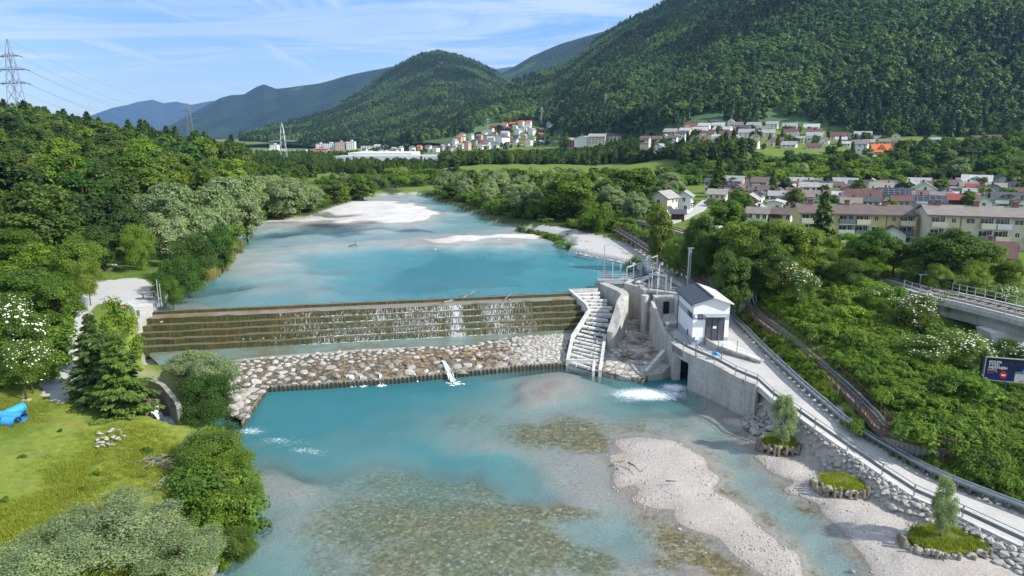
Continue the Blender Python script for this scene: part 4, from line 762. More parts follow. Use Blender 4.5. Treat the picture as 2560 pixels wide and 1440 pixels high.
mb.add([(x, y, z - (0.3 if z == 0 else 0)) for x, y, z in fv + bv], [(0,1,2,3,4), (9,8,7,6,5), (0,5,6,1), (1,6,7,2), (2,7,8,3), (3,8,9,4), (4,9,5,0)]); mb.build('walls', M['banded'], hut)
rfL = MB(); rfR = MB(); th = .12; e = .35
for mbx, xa, za, xb, zb in ((rfL, -e, HE - e*.33, HW*.5, HR), (rfR, HW*.5, HR, HW+e, HE - e*.33)):
    A = [(xa, -.45, za+.02), (xb, -.45, zb+.02), (xb, HD+.3, zb+.02), (xa, HD+.3, za+.02)]; B = [(x, y, z+th) for x, y, z in A]
    mbx.add(A + B, [(3,2,1,0),(4,5,6,7),(0,1,5,4),(1,2,6,5),(2,3,7,6),(3,0,4,7)])
    for k in range(12):
        y = -.40 + (HD + .6) * k / 11; mbx.tube([(xa, y, za+th+.05), (xb, y, zb+th+.05)], .03, 4)
rfL.build('roof_slope', M['anth'], hut); rfR.build('roof_slope', M['sheet_light'], hut); MB().box((HW*.5, HD/2-.05, HR+th+.06), (.25, HD+.75, .06)).build('ridge_cap', M['anth'], hut)
MB().tube([(-e-.03,-.45,HE-.18),(-e-.03,HD+.3,HE-.18)], .07, 6).tube([(-.06,HD-.2,HE-.2),(-.06,HD-.2,0)], .05, 6).build('gutter', M['anth'], hut)
dr = MB().box((2.75,-.03,1.95), (2.35,.08,3.5)).build('door', M['anth'], hut); ln = MB()
for x in (1.6, 2.38, 3.12, 3.9): ln.box((x,-.085,1.95), (.05,.03,3.46))
for z_ in (.23, 3.66): ln.box((2.75,-.085,z_), (2.3,.03,.05))
ln.box((1.99,-.085,1.9), (.74,.03,.04)); ln.build('door_frame', M['black'], dr); MB().box((1.7,-.12,1.2), (.06,.08,.2)).build('handle', M['steel'], dr); MB().box((2.72,-.10,2.35), (.42,.02,.3)).build('notice', M['white'], dr)
MB().box((2.75,-.35,3.86), (2.75,.75,.12)).build('door_canopy', M['steel'], hut); wb = MB().box((.92,-.03,3.72), (.58,.06,.62)).build('louvre_window', M['black'], hut); MB().box((.92,-.075,3.62), (.5,.02,.05)).box((.92,-.075,3.82), (.5,.02,.05)).box((.92,-.075,3.72), (.05,.02,.56)).build('louvre_bars', M['steel'], wb)
for y in (1.0, 2.25):
    w_ = MB().box((-.03,y,3.65), (.06,1.05,.62)).build('side_window', M['glass'], hut); MB().box((-.07,y,3.65), (.03,.05,.6)).build('mullion', M['anth'], w_)
MB().box((-.03,2.2,1.1), (.06,.5,.7)).build('hatch', M['anth'], hut); MB().box((.6,-.12,.95), (.55,.24,.42)).build('meter_box', M['white'], hut); MB().box((.28,-.18,3.75), (.25,.3,.16)).tube([(.2,-.03,3.7),(.28,-.2,3.75)], .03, 5).build('flood_light', M['white'], hut); MB().box((.05,-.12,.75), (.12,.2,.3)).build('tap_box', M['steel_d'], hut)
# ramp to the door with fence, gate, blue cloth
hx, hy = H0.x, H0.y
rp = thing('door_ramp', (hx+1.6, hy, 4.3), 'sloping concrete ramp rising to the dark double door', 'ramp'); rpm = MB()
rpm.add([(x-hx-1.6, y-hy, z) for x, y, z in [(hx+1.6,hy-.02,-.1),(hx+4.6,hy-.02,-.1),(hx+7.0,hy-6.0,-.1),(hx+5.8,hy-6.4,-.1),(hx+2.3,hy-2.6,-.1),(hx+1.6,hy-.02,.62),(hx+4.6,hy-.02,.62),(hx+7.0,hy-6.0,.05),(hx+5.8,hy-6.4,.05),(hx+2.3,hy-2.6,.55)]], [(5,9,8,7,6),(0,5,6,1),(1,6,7,2),(2,7,8,3),(3,8,9,4),(4,9,5,0)]); rpm.build('slab', M['conc_new'], rp)
rw_ = MB().wall([(0,-.05),(.7,-2.6),(4.2,-6.4),(4.6,-6.75)], [.95,.85,.3,.2], -.2, .22, 1); rw_.build('kerb', M['conc'], rp)
fencepanel('ramp_fence', [(hx+1.75,hy-.5,4.95),(hx+2.5,hy-2.8,4.85),(hx+4.2,hy-4.5,4.6),(hx+6.3,hy-6.8,4.4)], 'grey wire fence with thin posts along the door ramp', 1.7, 2.2, 'steel_d', 4)
fg = P(1738,893,4.35); fg2 = P(1803,900,4.35)
gt = thing('tube_gate', fg, 'grey tubular gate with a diagonal bar below the door ramp', 'gate'); d = fg2 - fg; MB().tube([(0,0,0),(0,0,1.6)], .05, 6).build('post', M['steel_d'], gt); MB().tube([d,d+Vector((0,0,1.9))], .06, 6).build('post', M['steel_d'], gt); MB().tube([(0,0,1.5),d+Vector((0,0,1.5))], .04, 5).tube([(0,0,1.5),d*.55+Vector((0,0,.1))], .03, 5).tube([d+Vector((0,0,1.5)),d*.6+Vector((0,0,.1))], .03, 5).tube([(0,0,.15),d+Vector((0,0,.15))], .03, 5).build('gate_frame', M['steel_d'], gt)
cl_ = MB(); a = fg.lerp(fg2, .60); g0 = random.Random(4)
for i in range(5):
    for j in range(3): cl_.v.append((i*.26, g0.uniform(-.12,.12) - j*.12, .95 - j*.22 - .06*(i-2)**2 + g0.uniform(-.05,.05)))
cl_.f = [(i*3+j, i*3+j+1, i*3+j+4, i*3+j+3) for i in range(4) for j in range(2)]; cl_.m = [0]*8; o = cl_.build('blue_cloth', M['blue'], None); o.location = a; tag(o, 'crumpled bright blue cloth hanging on the tubular gate', 'cloth')
# guard rail along the river edge of the road
GR = [p + Vector((.25,.1,.0)) for p in WP[4:6]] + [p + Vector((.15,.25,0)) for p in WP2[1:]] + [p + Vector((.1,.15,0)) for p in ROADL[17:]]
def guard(name, pts, label, h=.78, step=3.2, mat='steel_d', cat='guard rail', top=True):
    o = thing(name, pts[0], label, cat); b = v3(pts[0]); A = [v3(p) - b for p in pts]; mb = MB()
    n = len(A); off = []
    for i in range(n):
        dd = (A[min(i+1,n-1)] - A[max(i-1,0)]).normalized(); off.append(Vector((dd.y, -dd.x, 0)))
    for z0, z1, o0, o1 in ((h-.32,h-.22,.0,.07),(h-.22,h-.14,.07,.02),(h-.14,h-.08,.02,.07),(h-.08,h,.07,.0)):
        mb.strip([p + q*o0 + Vector((0,0,z0)) for p, q in zip(A, off)], [p + q*o1 + Vector((0,0,z1)) for p, q in zip(A, off)])
    mb.strip([p + Vector((0,0,h-.32)) for p in A], [p + q*-.05 + Vector((0,0,h)) for p, q in zip(A, off)])
    mb.build('beam', M[mat], o)
    if top: MB().tube([p + Vector((0,0,h+.32)) for p in A], .03, 5).build('hand_rail', M[mat], o)
    pm = MB().box((0,0,h*.5+(.13 if top else 0)), (.09,.12,h+(.4 if top else .05))).mesh('post', M['steel'])
    for p in densify(A, step): link('post', pm, o, p + Vector((0,0,-.05)))
    return o
guard('guard_rail', GR, 'dark steel guard rail on the river side of the road')
cw = thing('concrete_kerb', ROADL[17], 'low pale concrete wall along the river edge of the road', 'kerb'); b = cw.location.copy(); x = MB().wall([(p.x, p.y) for p in ROADL[16:]], [p.z + .1 for p in ROADL[16:]], [p.z - .55 for p in ROADL[16:]], .4, 1).build('wall', M['conc_new']); x.parent = cw; x.location = -b
# road sheet
m = NT('road'); co = m.coord(); n1 = m.noise(co, .35, 5, .6); n3 = m.noise(co, 6, 4, .7); c = m.mix(m.mr(n3, .3, .7), (.40,.385,.355), (.53,.515,.48)); c = m.mix(m.mr(n1, .45, .7, 0, .45), c, (.33,.31,.27)); c = m.mix(m.mr(m.noise(co, 1.3, 5, .7), .6, .75, 0, .5), c, (.27,.24,.18)); m.bsdf(c, .9, m.bump(n3, .25, .03), .2); M['road'] = m.mat
Ra_, Rb_ = resample(ROADL[5:], 140), resample(ROADR[5:], 140); rd = MB(); n = 140; cols = []
for k in range(7): cols.append([a.lerp(b_, k/6) + Vector((0,0,.02)) for a, b_ in zip(Ra_, Rb_)])
for k in range(6): rd.strip(cols[k], cols[k+1])
rd.f = [f for f in rd.f]; o = rd.build('road', M['road'], smooth=True); tag(o, kind='structure')
# ------------------------------------------------------------------ trees
def leafcloud(seed, C, rad, nl, size, aspect=1.5, up=.35, jit=.55, droop=0.0, ctr=None):
    """leaf faces spread over clumps: C clump centres (n,3), rad (n,), nl leaves in all"""
    g = np.random.default_rng(seed); w = rad**2; k = g.choice(len(C), nl, p=w / w.sum())
    d = g.normal(size=(nl, 3)); d /= np.linalg.norm(d, axis=1)[:,None]; d[:,2] = np.where(d[:,2] < -.35, -d[:,2], d[:,2])
    r = rad[k] * g.uniform(.45, 1.08, nl)
    p = C[k] + d * r[:,None]
    cc = C.mean(0) if ctr is None else np.asarray(ctr); o = p - cc; o /= np.linalg.norm(o, axis=1)[:,None] + 1e-6
    n = d * .7 + o * .45 + np.array([0,0,up]) + g.normal(size=(nl,3)) * jit; n /= np.linalg.norm(n, axis=1)[:,None]
    t = g.normal(size=(nl,3)); t[:,2] -= droop * 2; t -= n * (t*n).sum(1)[:,None]; t /= np.linalg.norm(t, axis=1)[:,None]; b = np.cross(n, t)
    s = size * g.uniform(.65, 1.35, nl)[:,None]; a = t * s * aspect * .5; b = b * s * .5
    co = np.stack([p - a, p + b*.9 - a*.1, p + a, p - b*.9 - a*.1], 1).reshape(-1, 3)
    return co, np.arange(nl*4).reshape(-1, 4)
def crown(name, mat, seed, nl, size, H=10., R=3.4, base=.10, ncl=52, top=.9, aspect=1.5, droop=0., lob=.35, jit=.55):
    g = np.random.default_rng(seed); zc = H * (base + 1) / 2; rz = H * (1 - base) / 2
    d = g.normal(size=(ncl, 3)); d /= np.linalg.norm(d, axis=1)[:,None]; d[:,2] = d[:,2] * .95 + .08
    lobes = g.normal(size=(6,3)); lobes /= np.linalg.norm(lobes, axis=1)[:,None]; am = g.uniform(-1, 1, 6)
    f = 1 + lob * (np.maximum(d @ lobes.T - .3, 0) * am).sum(1); r = g.uniform(.55, .92, ncl) * f
    egg = 1 - (1 - top) * np.clip(d[:,2], 0, 1) ; C = np.stack([d[:,0]*R*r*egg, d[:,1]*R*r*egg, zc + d[:,2]*rz*r], 1)
    rad = g.uniform(.20, .38, ncl) * R; C[:,2] = np.minimum(C[:,2], H - rad*.9); C[:,2] = np.maximum(C[:,2], H*base*.7)
    co, q = leafcloud(seed + 1, C, rad, nl, size, aspect, droop=droop, ctr=(0,0,zc*.85), jit=jit)
    return np_mesh(name, co, q, M[mat])
def trunk(seed, H=10., r=.22, mat='bark', limbs=6, reach=.55):
    rr = random.Random(seed); mb = MB(); pts = [(0,0,-.6)] + [(rr.uniform(-.12,.12)*k, rr.uniform(-.12,.12)*k, H*.72*k/4) for k in range(1,5)]; mb.tube(pts, r, 7, r2=r*.3)
    for k in range(limbs):
        a = rr.uniform(0, 6.28); z = H * rr.uniform(.22, .6); L = H * .25 * rr.uniform(.6, 1.1); p0 = Vector((0,0,z)); p1 = p0 + Vector((math.cos(a)*L*.55, math.sin(a)*L*.55, L*.45)); p2 = p1 + Vector((math.cos(a+.3)*L*.4, math.sin(a+.3)*L*.4, L*.5))
        mb.tube([p0, p1, p2], r*.45, 5, r2=r*.12)
    return mb.mesh('trunk', M[mat])
def spruce(name, mat, seed, nl, size, H=10., R=2.3, gap=.5, lay=17):
    g = np.random.default_rng(seed); P_, N_ = [], []
    L = g.integers(0, lay, nl); u = (L + g.uniform(0, .35, nl)) / lay; u = u ** 1.05; z = H * (.06 + .94*u); a = g.uniform(0, 2*np.pi, nl); nb = 9
    a = (np.round(a / (2*np.pi) * nb + L*.37) - L*.37) / nb * 2*np.pi + g.normal(0, .16, nl)
    rr = (1-u)**.85 * R * (.8 + .22*np.sin(a*3 + L*2.1) + .16*np.sin(a*7 + L*1.3) + .18*np.sin(L*5.3)) + .08; f = g.uniform(.12, 1, nl)**.6; rad = rr * f
    p = np.stack([np.cos(a)*rad, np.sin(a)*rad, z - rad*.38 + .12*rad*rad + g.normal(0, .05, nl)], 1)
    n = np.stack([np.cos(a)*.45, np.sin(a)*.45, np.full(nl, .8)], 1) + g.normal(size=(nl,3))*.35; n /= np.linalg.norm(n, axis=1)[:,None]
    t = np.stack([np.cos(a), np.sin(a), np.full(nl, -.45)], 1) + g.normal(size=(nl,3))*.35; t -= n*(t*n).sum(1)[:,None]; t /= np.linalg.norm(t, axis=1)[:,None]; b = np.cross(n, t)
    s = size * g.uniform(.7, 1.3, nl)[:,None]; A = t*s*.9; B = b*s*.38
    co = np.stack([p - A, p + B, p + A, p - B], 1).reshape(-1, 3)
    return np_mesh(name, co, np.arange(nl*4).reshape(-1, 4), M[mat])
M['lneedle'] = leafmat('light_needles', [(.085,.16,.04),(.10,.175,.045)], .2)
LOD = {'n': (20000, .165), 'm': (7000, .31), 'f': (2000, .62)}
CROWN = {}
for lod, (nl, sz) in LOD.items():
    for sp_n, mat, n, kw in (('broad', 'green_leaf', 4, dict()), ('dark', 'dark_leaf', 3, dict(R=3.2)), ('fresh', 'fresh_leaf', 2, dict()), ('willow', 'willow_leaf', 3, dict(R=3.9, base=.08, aspect=2.6, droop=.25, lob=.5)), ('bush', 'green_leaf', 3, dict(R=5.2, base=.0, ncl=40)), ('fbush', 'fresh_leaf', 2, dict(R=5.5, base=.0, ncl=40)), ('wbush', 'willow_leaf', 2, dict(R=5.4, base=0., aspect=2.6, ncl=50))):
        CROWN[sp_n, lod] = [crown('crown', mat, 1000 + hash_ * 17 + i * 31 + nl, nl, sz * (.8 if 'w' == sp_n[0] else 1), **kw) for hash_ in (len(sp_n) + ord(sp_n[0]),) for i in range(n)]
    CROWN['lspruce', lod] = [spruce('crown', 'lneedle', 150 + i, int(nl*.9), sz * 1.6, R=2.8) for i in range(2)]
    CROWN['spruce', lod] = [spruce('crown', 'needle', 50 + i, int(nl*.8), sz * 1.5) for i in range(2)]
CROWN['birch', 'n'] = [crown('crown', 'fresh_leaf', 77, 7000, .16, R=2.3, base=.2, ncl=60, lob=.6, droop=.5)]; CROWN['birch', 'm'] = [crown('crown', 'fresh_leaf', 78, 3600, .3, R=2.2, base=.2, ncl=60, lob=.6, droop=.5)]
TRUNK = [trunk(i) for i in range(3)]; TRUNK_B = trunk(9, mat='bark_pale', r=.16); TRUNK_S = trunk(12, r=.2, limbs=0); TRUNK_L = [trunk(20+i, r=.16, limbs=8) for i in range(2)]
trng = random.Random(42)
RWID = {'lspruce': 2.8, 'broad': 3.5, 'dark': 3.3, 'fresh': 3.5, 'willow': 4.0, 'bush': 5.3, 'fbush': 5.6, 'wbush': 5.5, 'spruce': 2.3, 'birch': 2.4}
SPN = {'lspruce': 'spruce_tree', 'broad': 'broadleaf_tree', 'dark': 'broadleaf_tree', 'fresh': 'broadleaf_tree', 'willow': 'willow_tree', 'bush': 'shrub', 'fbush': 'shrub', 'wbush': 'willow_shrub', 'spruce': 'spruce_tree', 'birch': 'birch_tree'}
def tree_at(x, y, z, h, rad, sp_n, lod, label, group=None, cat=None):
    t = thing(SPN[sp_n], (x, y, z), label, cat or ('tree' if 'bush' not in sp_n else 'bush'), group, trng.uniform(0, 6.28))
    sxy = rad / RWID[sp_n]; sz = h / 10
    tm = TRUNK_B if sp_n == 'birch' else TRUNK_S if 'spruce' in sp_n else trng.choice(TRUNK_L if 'bush' in sp_n else TRUNK)
    link('trunk', tm, t, scale=(sxy*.8 + sz*.2, sxy*.8 + sz*.2, sz)); link('crown', trng.choice(CROWN[sp_n, lod]), t, scale=(sxy, sxy, sz))
    return t
def tree_px(px, ytop, d, wpx, sp_n, label, group=None, lod=None, hmin=1.5):
    q = PD(px, ytop, d); g = G1(q.x, q.y); h = max(q.z - g, hmin); rad = wpx / 2 / (FPX / ((Vector((q.x, q.y, q.z - h*.4)) - Vector((0,0,CAMZ))).dot(Vector((0, CP, -SP)))))
    return tree_at(q.x, q.y, g - .1, h, rad, sp_n, lod or ('n' if d < 115 else 'm' if d < 260 else 'f'), label, group)
BL = M['blossom']
def blossoms(t, n, seed):
    """flat white flower heads over the outside of the crown"""
    cr = [c for c in t.children if c.name.startswith('crown')][0]; g = random.Random(seed); me = cr.data; mb = MB(); nq = len(me.polygons); k = 0
    for _ in range(n * 12):
        p = me.polygons[g.randrange(nq)]; c = p.center
        if c.z < 3.5 and g.random() < .6 or (c.x*c.x + c.y*c.y) < (2.2)**2 and c.z < 7.5 or math.sin(c.x*1.1+seed)*math.cos(c.y*1.3)+math.sin(c.z) < -.25: continue
        nrm = Vector((c.x*.12, c.y*.12, .9)).normalized(); t1 = nrm.orthogonal().normalized(); t2 = nrm.cross(t1); r = g.uniform(.10, .24); o = Vector(c) * 1.03
        m_ = 6; ring = [o + (t1*math.cos(6.283*i/m_) + t2*math.sin(6.283*i/m_)) * r * g.uniform(.6, 1.1) for i in range(m_)]; mb.add([o + nrm*r*.35] + ring, [(0, i+1, (i+1) % m_ + 1) for i in range(m_)]); k += 1
        if k >= n: break
    o = mb.build('blossom', BL, t); o.scale = cr.scale
# near and singled-out trees: px, top y, distance, width px, kind, label
NEAR = [(290,1266,41,300,'wbush','big silvery willow bush in the bottom foreground, tallest of its clump'),(130,1335,38.5,270,'wbush','silvery willow bush in the bottom foreground nearest the picture edge'),(440,1335,40,230,'wbush','silvery willow bush in the bottom foreground next to the green bank shrubs'),
(535,1082,53.5,210,'bush','green shrub on the river bank below the rock ramp tip, uppermost of the bank clump'),(572,1142,50.5,170,'fbush','bright green shrub in the middle of the river bank clump'),(560,1205,48,160,'bush','dense green shrub low in the river bank clump above the willows'),(585,1315,44.5,110,'bush','small round green shrub hanging over the water at the foot of the bank clump'),(505,1078,56,95,'wbush','grey-green shrub beside the white water of the side channel'),
(470,868,75,120,'willow','loose green tree in front of the weir foot, left of a pair'),(530,880,73.5,130,'willow','loose green tree in front of the weir foot, right of a pair'),(505,935,70,160,'bush','broad dark shrub under the pair of loose trees at the rock ramp'),(510,1000,65,150,'bush','shrub between the rock ramp and the side channel outlet'),
(218,776,68,160,'spruce','dark spruce beside the white gravel track'),(284,826,65.5,178,'lspruce','lighter spruce standing right of the dark spruce by the mesh fence'),(285,722,73,95,'birch','slender birch rising behind the two spruces'),
(60,668,86,190,'broad','broad rounded tree above the white elder at the track'),(140,692,83,120,'broad','rounded tree overhanging the bend of the gravel track'),(95,598,97,110,'birch','birch with a white trunk at the wood edge on the left'),(185,585,98,120,'broad','full green tree on the wood edge above the track bend'),(30,560,108,150,'broad','tree on the lower wood edge at the far left'),(250,560,112,110,'dark','dark tree at the wood edge over the clearing'),(325,520,122,90,'dark','dark bushy tree at the far corner of the clearing'),(210,640,92,80,'bush','leafy bush on the edge of the clearing'),(130,530,122,140,'broad','tall tree behind the wood edge on the left'),(270,470,128,120,'dark','tall dark tree with bare limbs behind the clearing'),(340,560,112,80,'fbush','fresh green bush at the clearing end'),
(430,445,152,130,'willow','large olive-grey willow on the left river bank'),(405,530,118,110,'willow','silvery round willow beside the clearing'),(530,466,140,130,'willow','broad grey-green willow leaning to the pool'),(360,478,165,115,'willow','grey-green willow behind the large olive-grey willow'),(560,442,172,115,'willow','grey-green willow just upstream of the leaning one'),(655,432,222,100,'willow','silvery willow standing behind the pair upstream'),(745,450,208,90,'willow','pale willow at the water upstream of the silvery pair'),(610,490,158,95,'willow','low silvery willow hanging over the upper pool'),(470,505,128,110,'willow','grey-green willow in the middle of the bank clump'),(620,440,190,100,'willow','silvery willow on the left bank beyond the big willows'),(700,436,200,100,'willow','second silvery willow on the left bank further upstream'),(475,588,108,120,'bush','dense green bank bush beside the reeds'),(440,640,100,110,'bush','green bank bush next to the slender grey posts'),(425,690,95,70,'bush','small bank bush just above the weir abutment'),(545,560,122,70,'bush','bank bush over the upstream end of the reeds'),(770,468,216,80,'willow','green willow on the left bank opposite the gravel island'),(835,452,242,80,'broad','round bank tree near the far river bend'),(905,442,262,80,'broad','round tree at the river bend on the left bank'),
(1655,508,121,72,'broad','round deciduous tree left of the village lane'),(1750,528,107,95,'broad','bushy tree beside the little grey kiosk'),(1700,590,112,90,'fbush','fresh green bush on the slope above the brown pipe bridge'),(1865,543,100,155,'broad','large dark-green tree left of a big pair by the railway'),(1975,545,98,145,'broad','large dark-green tree right of a big pair by the railway'),(1920,590,95,120,'dark','shaded tree below the big pair by the railway'),(2066,474,116,85,'spruce','tall conifer in front of the yellow apartment block'),(2110,582,101,95,'fresh','yellow-green tree below the tall conifer'),(2195,566,98,120,'broad','tree in front of the yellow apartment block balconies'),(2400,568,92,190,'broad','largest round tree, in front of the beige apartment block'),(2540,640,88,90,'broad','tree beside the reddish tiled roof at the far right'),(2310,600,97,100,'broad','tree left of the largest round tree by the railway meadow'),(1820,500,152,90,'broad','round tree behind the big railway pair, beside the lane'),(1590,408,205,120,'broad','tall dark tree at the end of the green levee'),(1425,430,190,140,'fresh','bright green broad tree on the right river bank'),(1490,505,165,80,'bush','pale round shrub on the right bank by the gravel track'),(1830,620,92,110,'dark','dark tree beside the pipe bridge'),(2130,640,93,80,'bush','bush in front of the railway meadow'),(2560,560,130,60,'spruce','dark conifer at the right edge between the apartment blocks'),
(1968,976,61.3,72,'willow','young willow growing in the upstream stone planter'),(2370,1196,45.2,72,'willow','young willow growing in the downstream stone planter'),(1590,636,114,60,'bush','small shrub by the road end of the footbridge'),(2310,520,168,46,'fresh','light green tree between the two apartment blocks')]
for a in NEAR:
    sp_n = a[4]
    tree_px(*a[:5], a[5], None, hmin=2.2)
for k_, (px, yt, d, w_, s_) in enumerate(((1800,572,104,110,'broad'),(1905,556,99,130,'dark'),(2020,562,97,110,'broad'),(1950,622,93,110,'dark'),(2150,592,99,90,'broad'),(2245,590,97,100,'broad'),(2335,580,94,120,'dark'),(2470,596,91,110,'broad'),(2290,640,92,70,'bush'),(2060,612,98,90,'bush'),(2440,650,88,100,'bush'),(2350,655,89,80,'bush'),(2195,635,95,80,'bush'),(1860,640,95,120,'bush'),(1770,590,106,100,'bush'),(2100,650,95,70,'bush'))):
    tree_px(px, yt, d, w_, s_, ('leafy bush in the dense row between the railway and the apartment blocks' if s_ == 'bush' else 'dark tree in the dense row between the railway and the apartment blocks' if s_ == 'dark' else 'round tree in the dense row between the railway and the apartment blocks'), 'tree row along the railway', hmin=2.5)
ELD = [(22,735,72,165,'elder bush full of white blossom at the left edge of the picture'),(62,848,68,130,'low blossoming elder bush beside the gravel track'),(1960,640,92,100,'blossoming elder under the big tree pair'),(2010,668,88,90,'elder with white flower heads above the pipe loop'),(1750,600,108,80,'elder with pale blossom below the village kiosk'),(2200,716,84,90,'blossoming elder on the embankment below the railway track'),(2300,728,79,120,'large white-flowering elder beside the railway bridge end'),(2310,838,69,130,'round elder bush in the middle of the embankment'),(2420,828,70,140,'white-flowering elder under the railway bridge'),(2515,725,86,90,'elder with tall white flower heads beyond the railway bridge'),(2380,745,84,80,'white elder right behind the bridge railing'),(2530,850,72,110,'elder hanging over the billboard top')]
for i, (px, yt, d, w_, lab) in enumerate(ELD):
    t = tree_px(px, yt, d, w_, 'bush', lab, 'white-flowering elder bushes', hmin=3); t.name = 'elder_bush'; blossoms(t, 420 if i in (0, 3, 6, 8, 9, 10) else 240, i)
# woods: trees scattered over a region, one object each
def scatter(poly, spacing, n_max, seed, avoid=None):
    g = np.random.default_rng(seed); xs = [p[0] for p in poly]; ys = [p[1] for p in poly]; out = []
    N = n_max * 60; X = g.uniform(min(xs), max(xs), N); Y = g.uniform(min(ys), max(ys), N); s = sdf(poly, X, Y); ok = s < 0
    if avoid is not None: ok &= avoid(X, Y)
    for x, y in zip(X[ok], Y[ok]):
        if all((x-a)**2 + (y-b)**2 > spacing**2 for a, b in out): out.append((x, y))
        if len(out) >= n_max: break
    return out
def noriver(X, Y): return (sdf(U2, X, Y) > 3.5) & (sdf(ROADPOLY, X, Y) > 4)
def XYs(lst): return [xy_(a) for a in lst]
def wood(poly, spacing, nmax, seed, mixw, hr, label, group, wr_=(.36,.5)):
    pts = scatter(poly, spacing, nmax, seed, noriver); g = random.Random(seed); X = np.array([p[0] for p in pts]); Y = np.array([p[1] for p in pts]); Z = ground(X, Y)
    sps, ws = zip(*mixw)
    for x, y, z in zip(X, Y, Z):
        s = g.choices(sps, ws)[0]; h = g.uniform(*hr) * (.9 if s == 'bush' else 1) * (.58 if (y > 255 and x > -140 and poly is LW) else 1); rad = h * g.uniform(*wr_) * (.62 if s == 'spruce' else 1)
        la = label[s] if s in label else label['*']
        tree_at(x, y, z - .2, h * (.55 if s == 'bush' else 1), rad, s, 'm' if y < 270 else 'f', la, group)
    return len(pts)
LW = [(-72,104),(-76,125),(-90,150),(-86,185),(-92,230),(-92,290),(-100,330),(-170,340),(-215,300),(-210,240),(-160,170),(-115,125),(-95,100)]
n1 = wood(LW, 8.2, 135, 1, (('broad',5),('dark',3),('fresh',1.3),('spruce',.5)), (10,15), {'spruce': 'dark conifer standing among the broadleaf trees of the left slope wood', 'fresh': 'lighter green tree in the dense wood on the left slope', 'dark': 'dark green tree in the dense wood on the left slope', '*': 'round mid green tree in the dense wood on the left slope'}, 'trees of the wood on the left slope')
RWD = [tuple(P(a, b, 7.5)[:2]) for a, b in ((1215,528),(1330,560),(1480,580),(1600,575),(1640,545),(1700,520),(1640,480),(1500,478),(1300,472),(1000,478),(960,470),(1020,486),(1130,500))]
n2 = wood(RWD, 8.5, 62, 2, (('willow',8),('broad',3),('fresh',1),('dark',1),('bush',1)), (6.5,10.5), {'willow': 'grey-green willow in the wood along the right river bank', 'bush': 'low shrub in the wood along the right river bank', 'fresh': 'yellow-green tree in the wood along the right river bank', 'dark': 'dark tree in the wood along the right river bank', '*': 'round green tree in the wood along the right river bank'}, 'trees of the right bank wood')
LBK = [(-60,200),(-52,240),(-62,300),(-40,330),(20,330),(60,300),(90,330),(40,390),(-60,390),(-100,340),(-72,290),(-66,230)]
n3 = wood(LBK, 9, 46, 3, (('willow',5),('broad',3),('fresh',1)), (4,6.8), {'willow': 'silvery willow in the belt of trees beyond the river bend', 'fresh': 'bright green tree in the belt beyond the river bend', '*': 'green tree in the belt of trees beyond the river bend'}, 'trees beyond the river bend')
BAND = [tuple(PD(a, 430, d)[:2]) for a, d in ((1640,300),(1760,305),(2000,300),(2300,300),(2560,300),(2640,350),(2560,385),(2300,380),(2000,385),(1760,380),(1660,380))]
n4 = wood(BAND, 9.5, 62, 4, (('broad',4),('dark',4),('fresh',.6),('willow',.4)), (6,9.5), {'fresh': 'lighter tree in the belt between village and hillside houses', 'willow': 'grey-green tree in the belt between village and hillside houses', 'dark': 'dark tree in the belt between village and hillside houses', '*': 'green tree in the belt between village and hillside houses'}, 'trees behind the village')
# ------------------------------------------------------------------ houses
WALLC = {'W': ('white', (.78,.77,.74)), 'C': ('cream', (.66,.58,.44)), 'P': ('peach', (.62,.37,.24)), 'Y': ('yellow', (.68,.58,.28)), 'G': ('grey', (.36,.36,.35)), 'B': ('timber', (.055,.038,.026)), 'T': ('pale blue', (.50,.58,.64)), 'O': ('orange', (.66,.33,.07)), 'K': ('pink', (.66,.42,.36)), 'R': ('red', (.36,.06,.06)), 'M': ('grey-blue', (.38,.43,.48))}
ROOFC = {'l': ('light grey', (.34,.335,.32)), 'd': ('dark grey', (.085,.09,.10)), 'b': ('brown', (.15,.112,.095)), 'r': ('red', (.28,.075,.055)), 'o': ('orange', (.62,.14,.045)), 's': ('solar-panelled', (.06,.065,.075)), 'n': ('maroon', (.155,.08,.068)), 'g': ('grey-brown', (.24,.20,.175)), 'v': ('olive grey', (.30,.29,.24)), 'w': ('whitish', (.46,.455,.44))}
WM = {k: plain('wall_' + v[0].replace(' ', '_'), v[1], .08, .5, .85) for k, v in WALLC.items()}
def roofmat(nm, c):
    m = NT('roof_' + nm.replace(' ', '_')); co = m.coord(); w = m.n('ShaderNodeTexWave'); m.l(co, w.inputs[0]); w.inputs['Scale'].default_value = 1.6; w.bands_direction = 'X'; w.inputs['Distortion'].default_value = .3
    f = m.noise(co, .8, 5, .65); cc = m.mix(m.mr(f, .3, .7), sc3(c, .78), sc3(c, 1.2)); cc = m.mix(m.mr(w.outputs[1], 0, .3, .35, 0), cc, sc3(c, .5)); m.bsdf(cc, .6, m.bump(w.outputs[1], .3, .04), .3); return m.mat
RM = {k: roofmat(v[0], v[1]) for k, v in ROOFC.items()}
m = NT('solar_cells'); co = m.coord('UV'); co = m.coord(); br = m.n('ShaderNodeTexBrick'); m.l(co, br.inputs['Vector']); br.offset = 0; br.inputs['Scale'].default_value = 1; br.inputs['Brick Width'].default_value = 1.6; br.inputs['Row Height'].default_value = 1.0; br.inputs['Mortar Size'].default_value = .05
br.inputs['Color1'].default_value = (.012,.016,.03,1); br.inputs['Color2'].default_value = (.016,.02,.04,1); br.inputs['Mortar'].default_value = (.22,.23,.25,1); m.bsdf(br.outputs[0], .2, None, .5); M['solar'] = m.mat
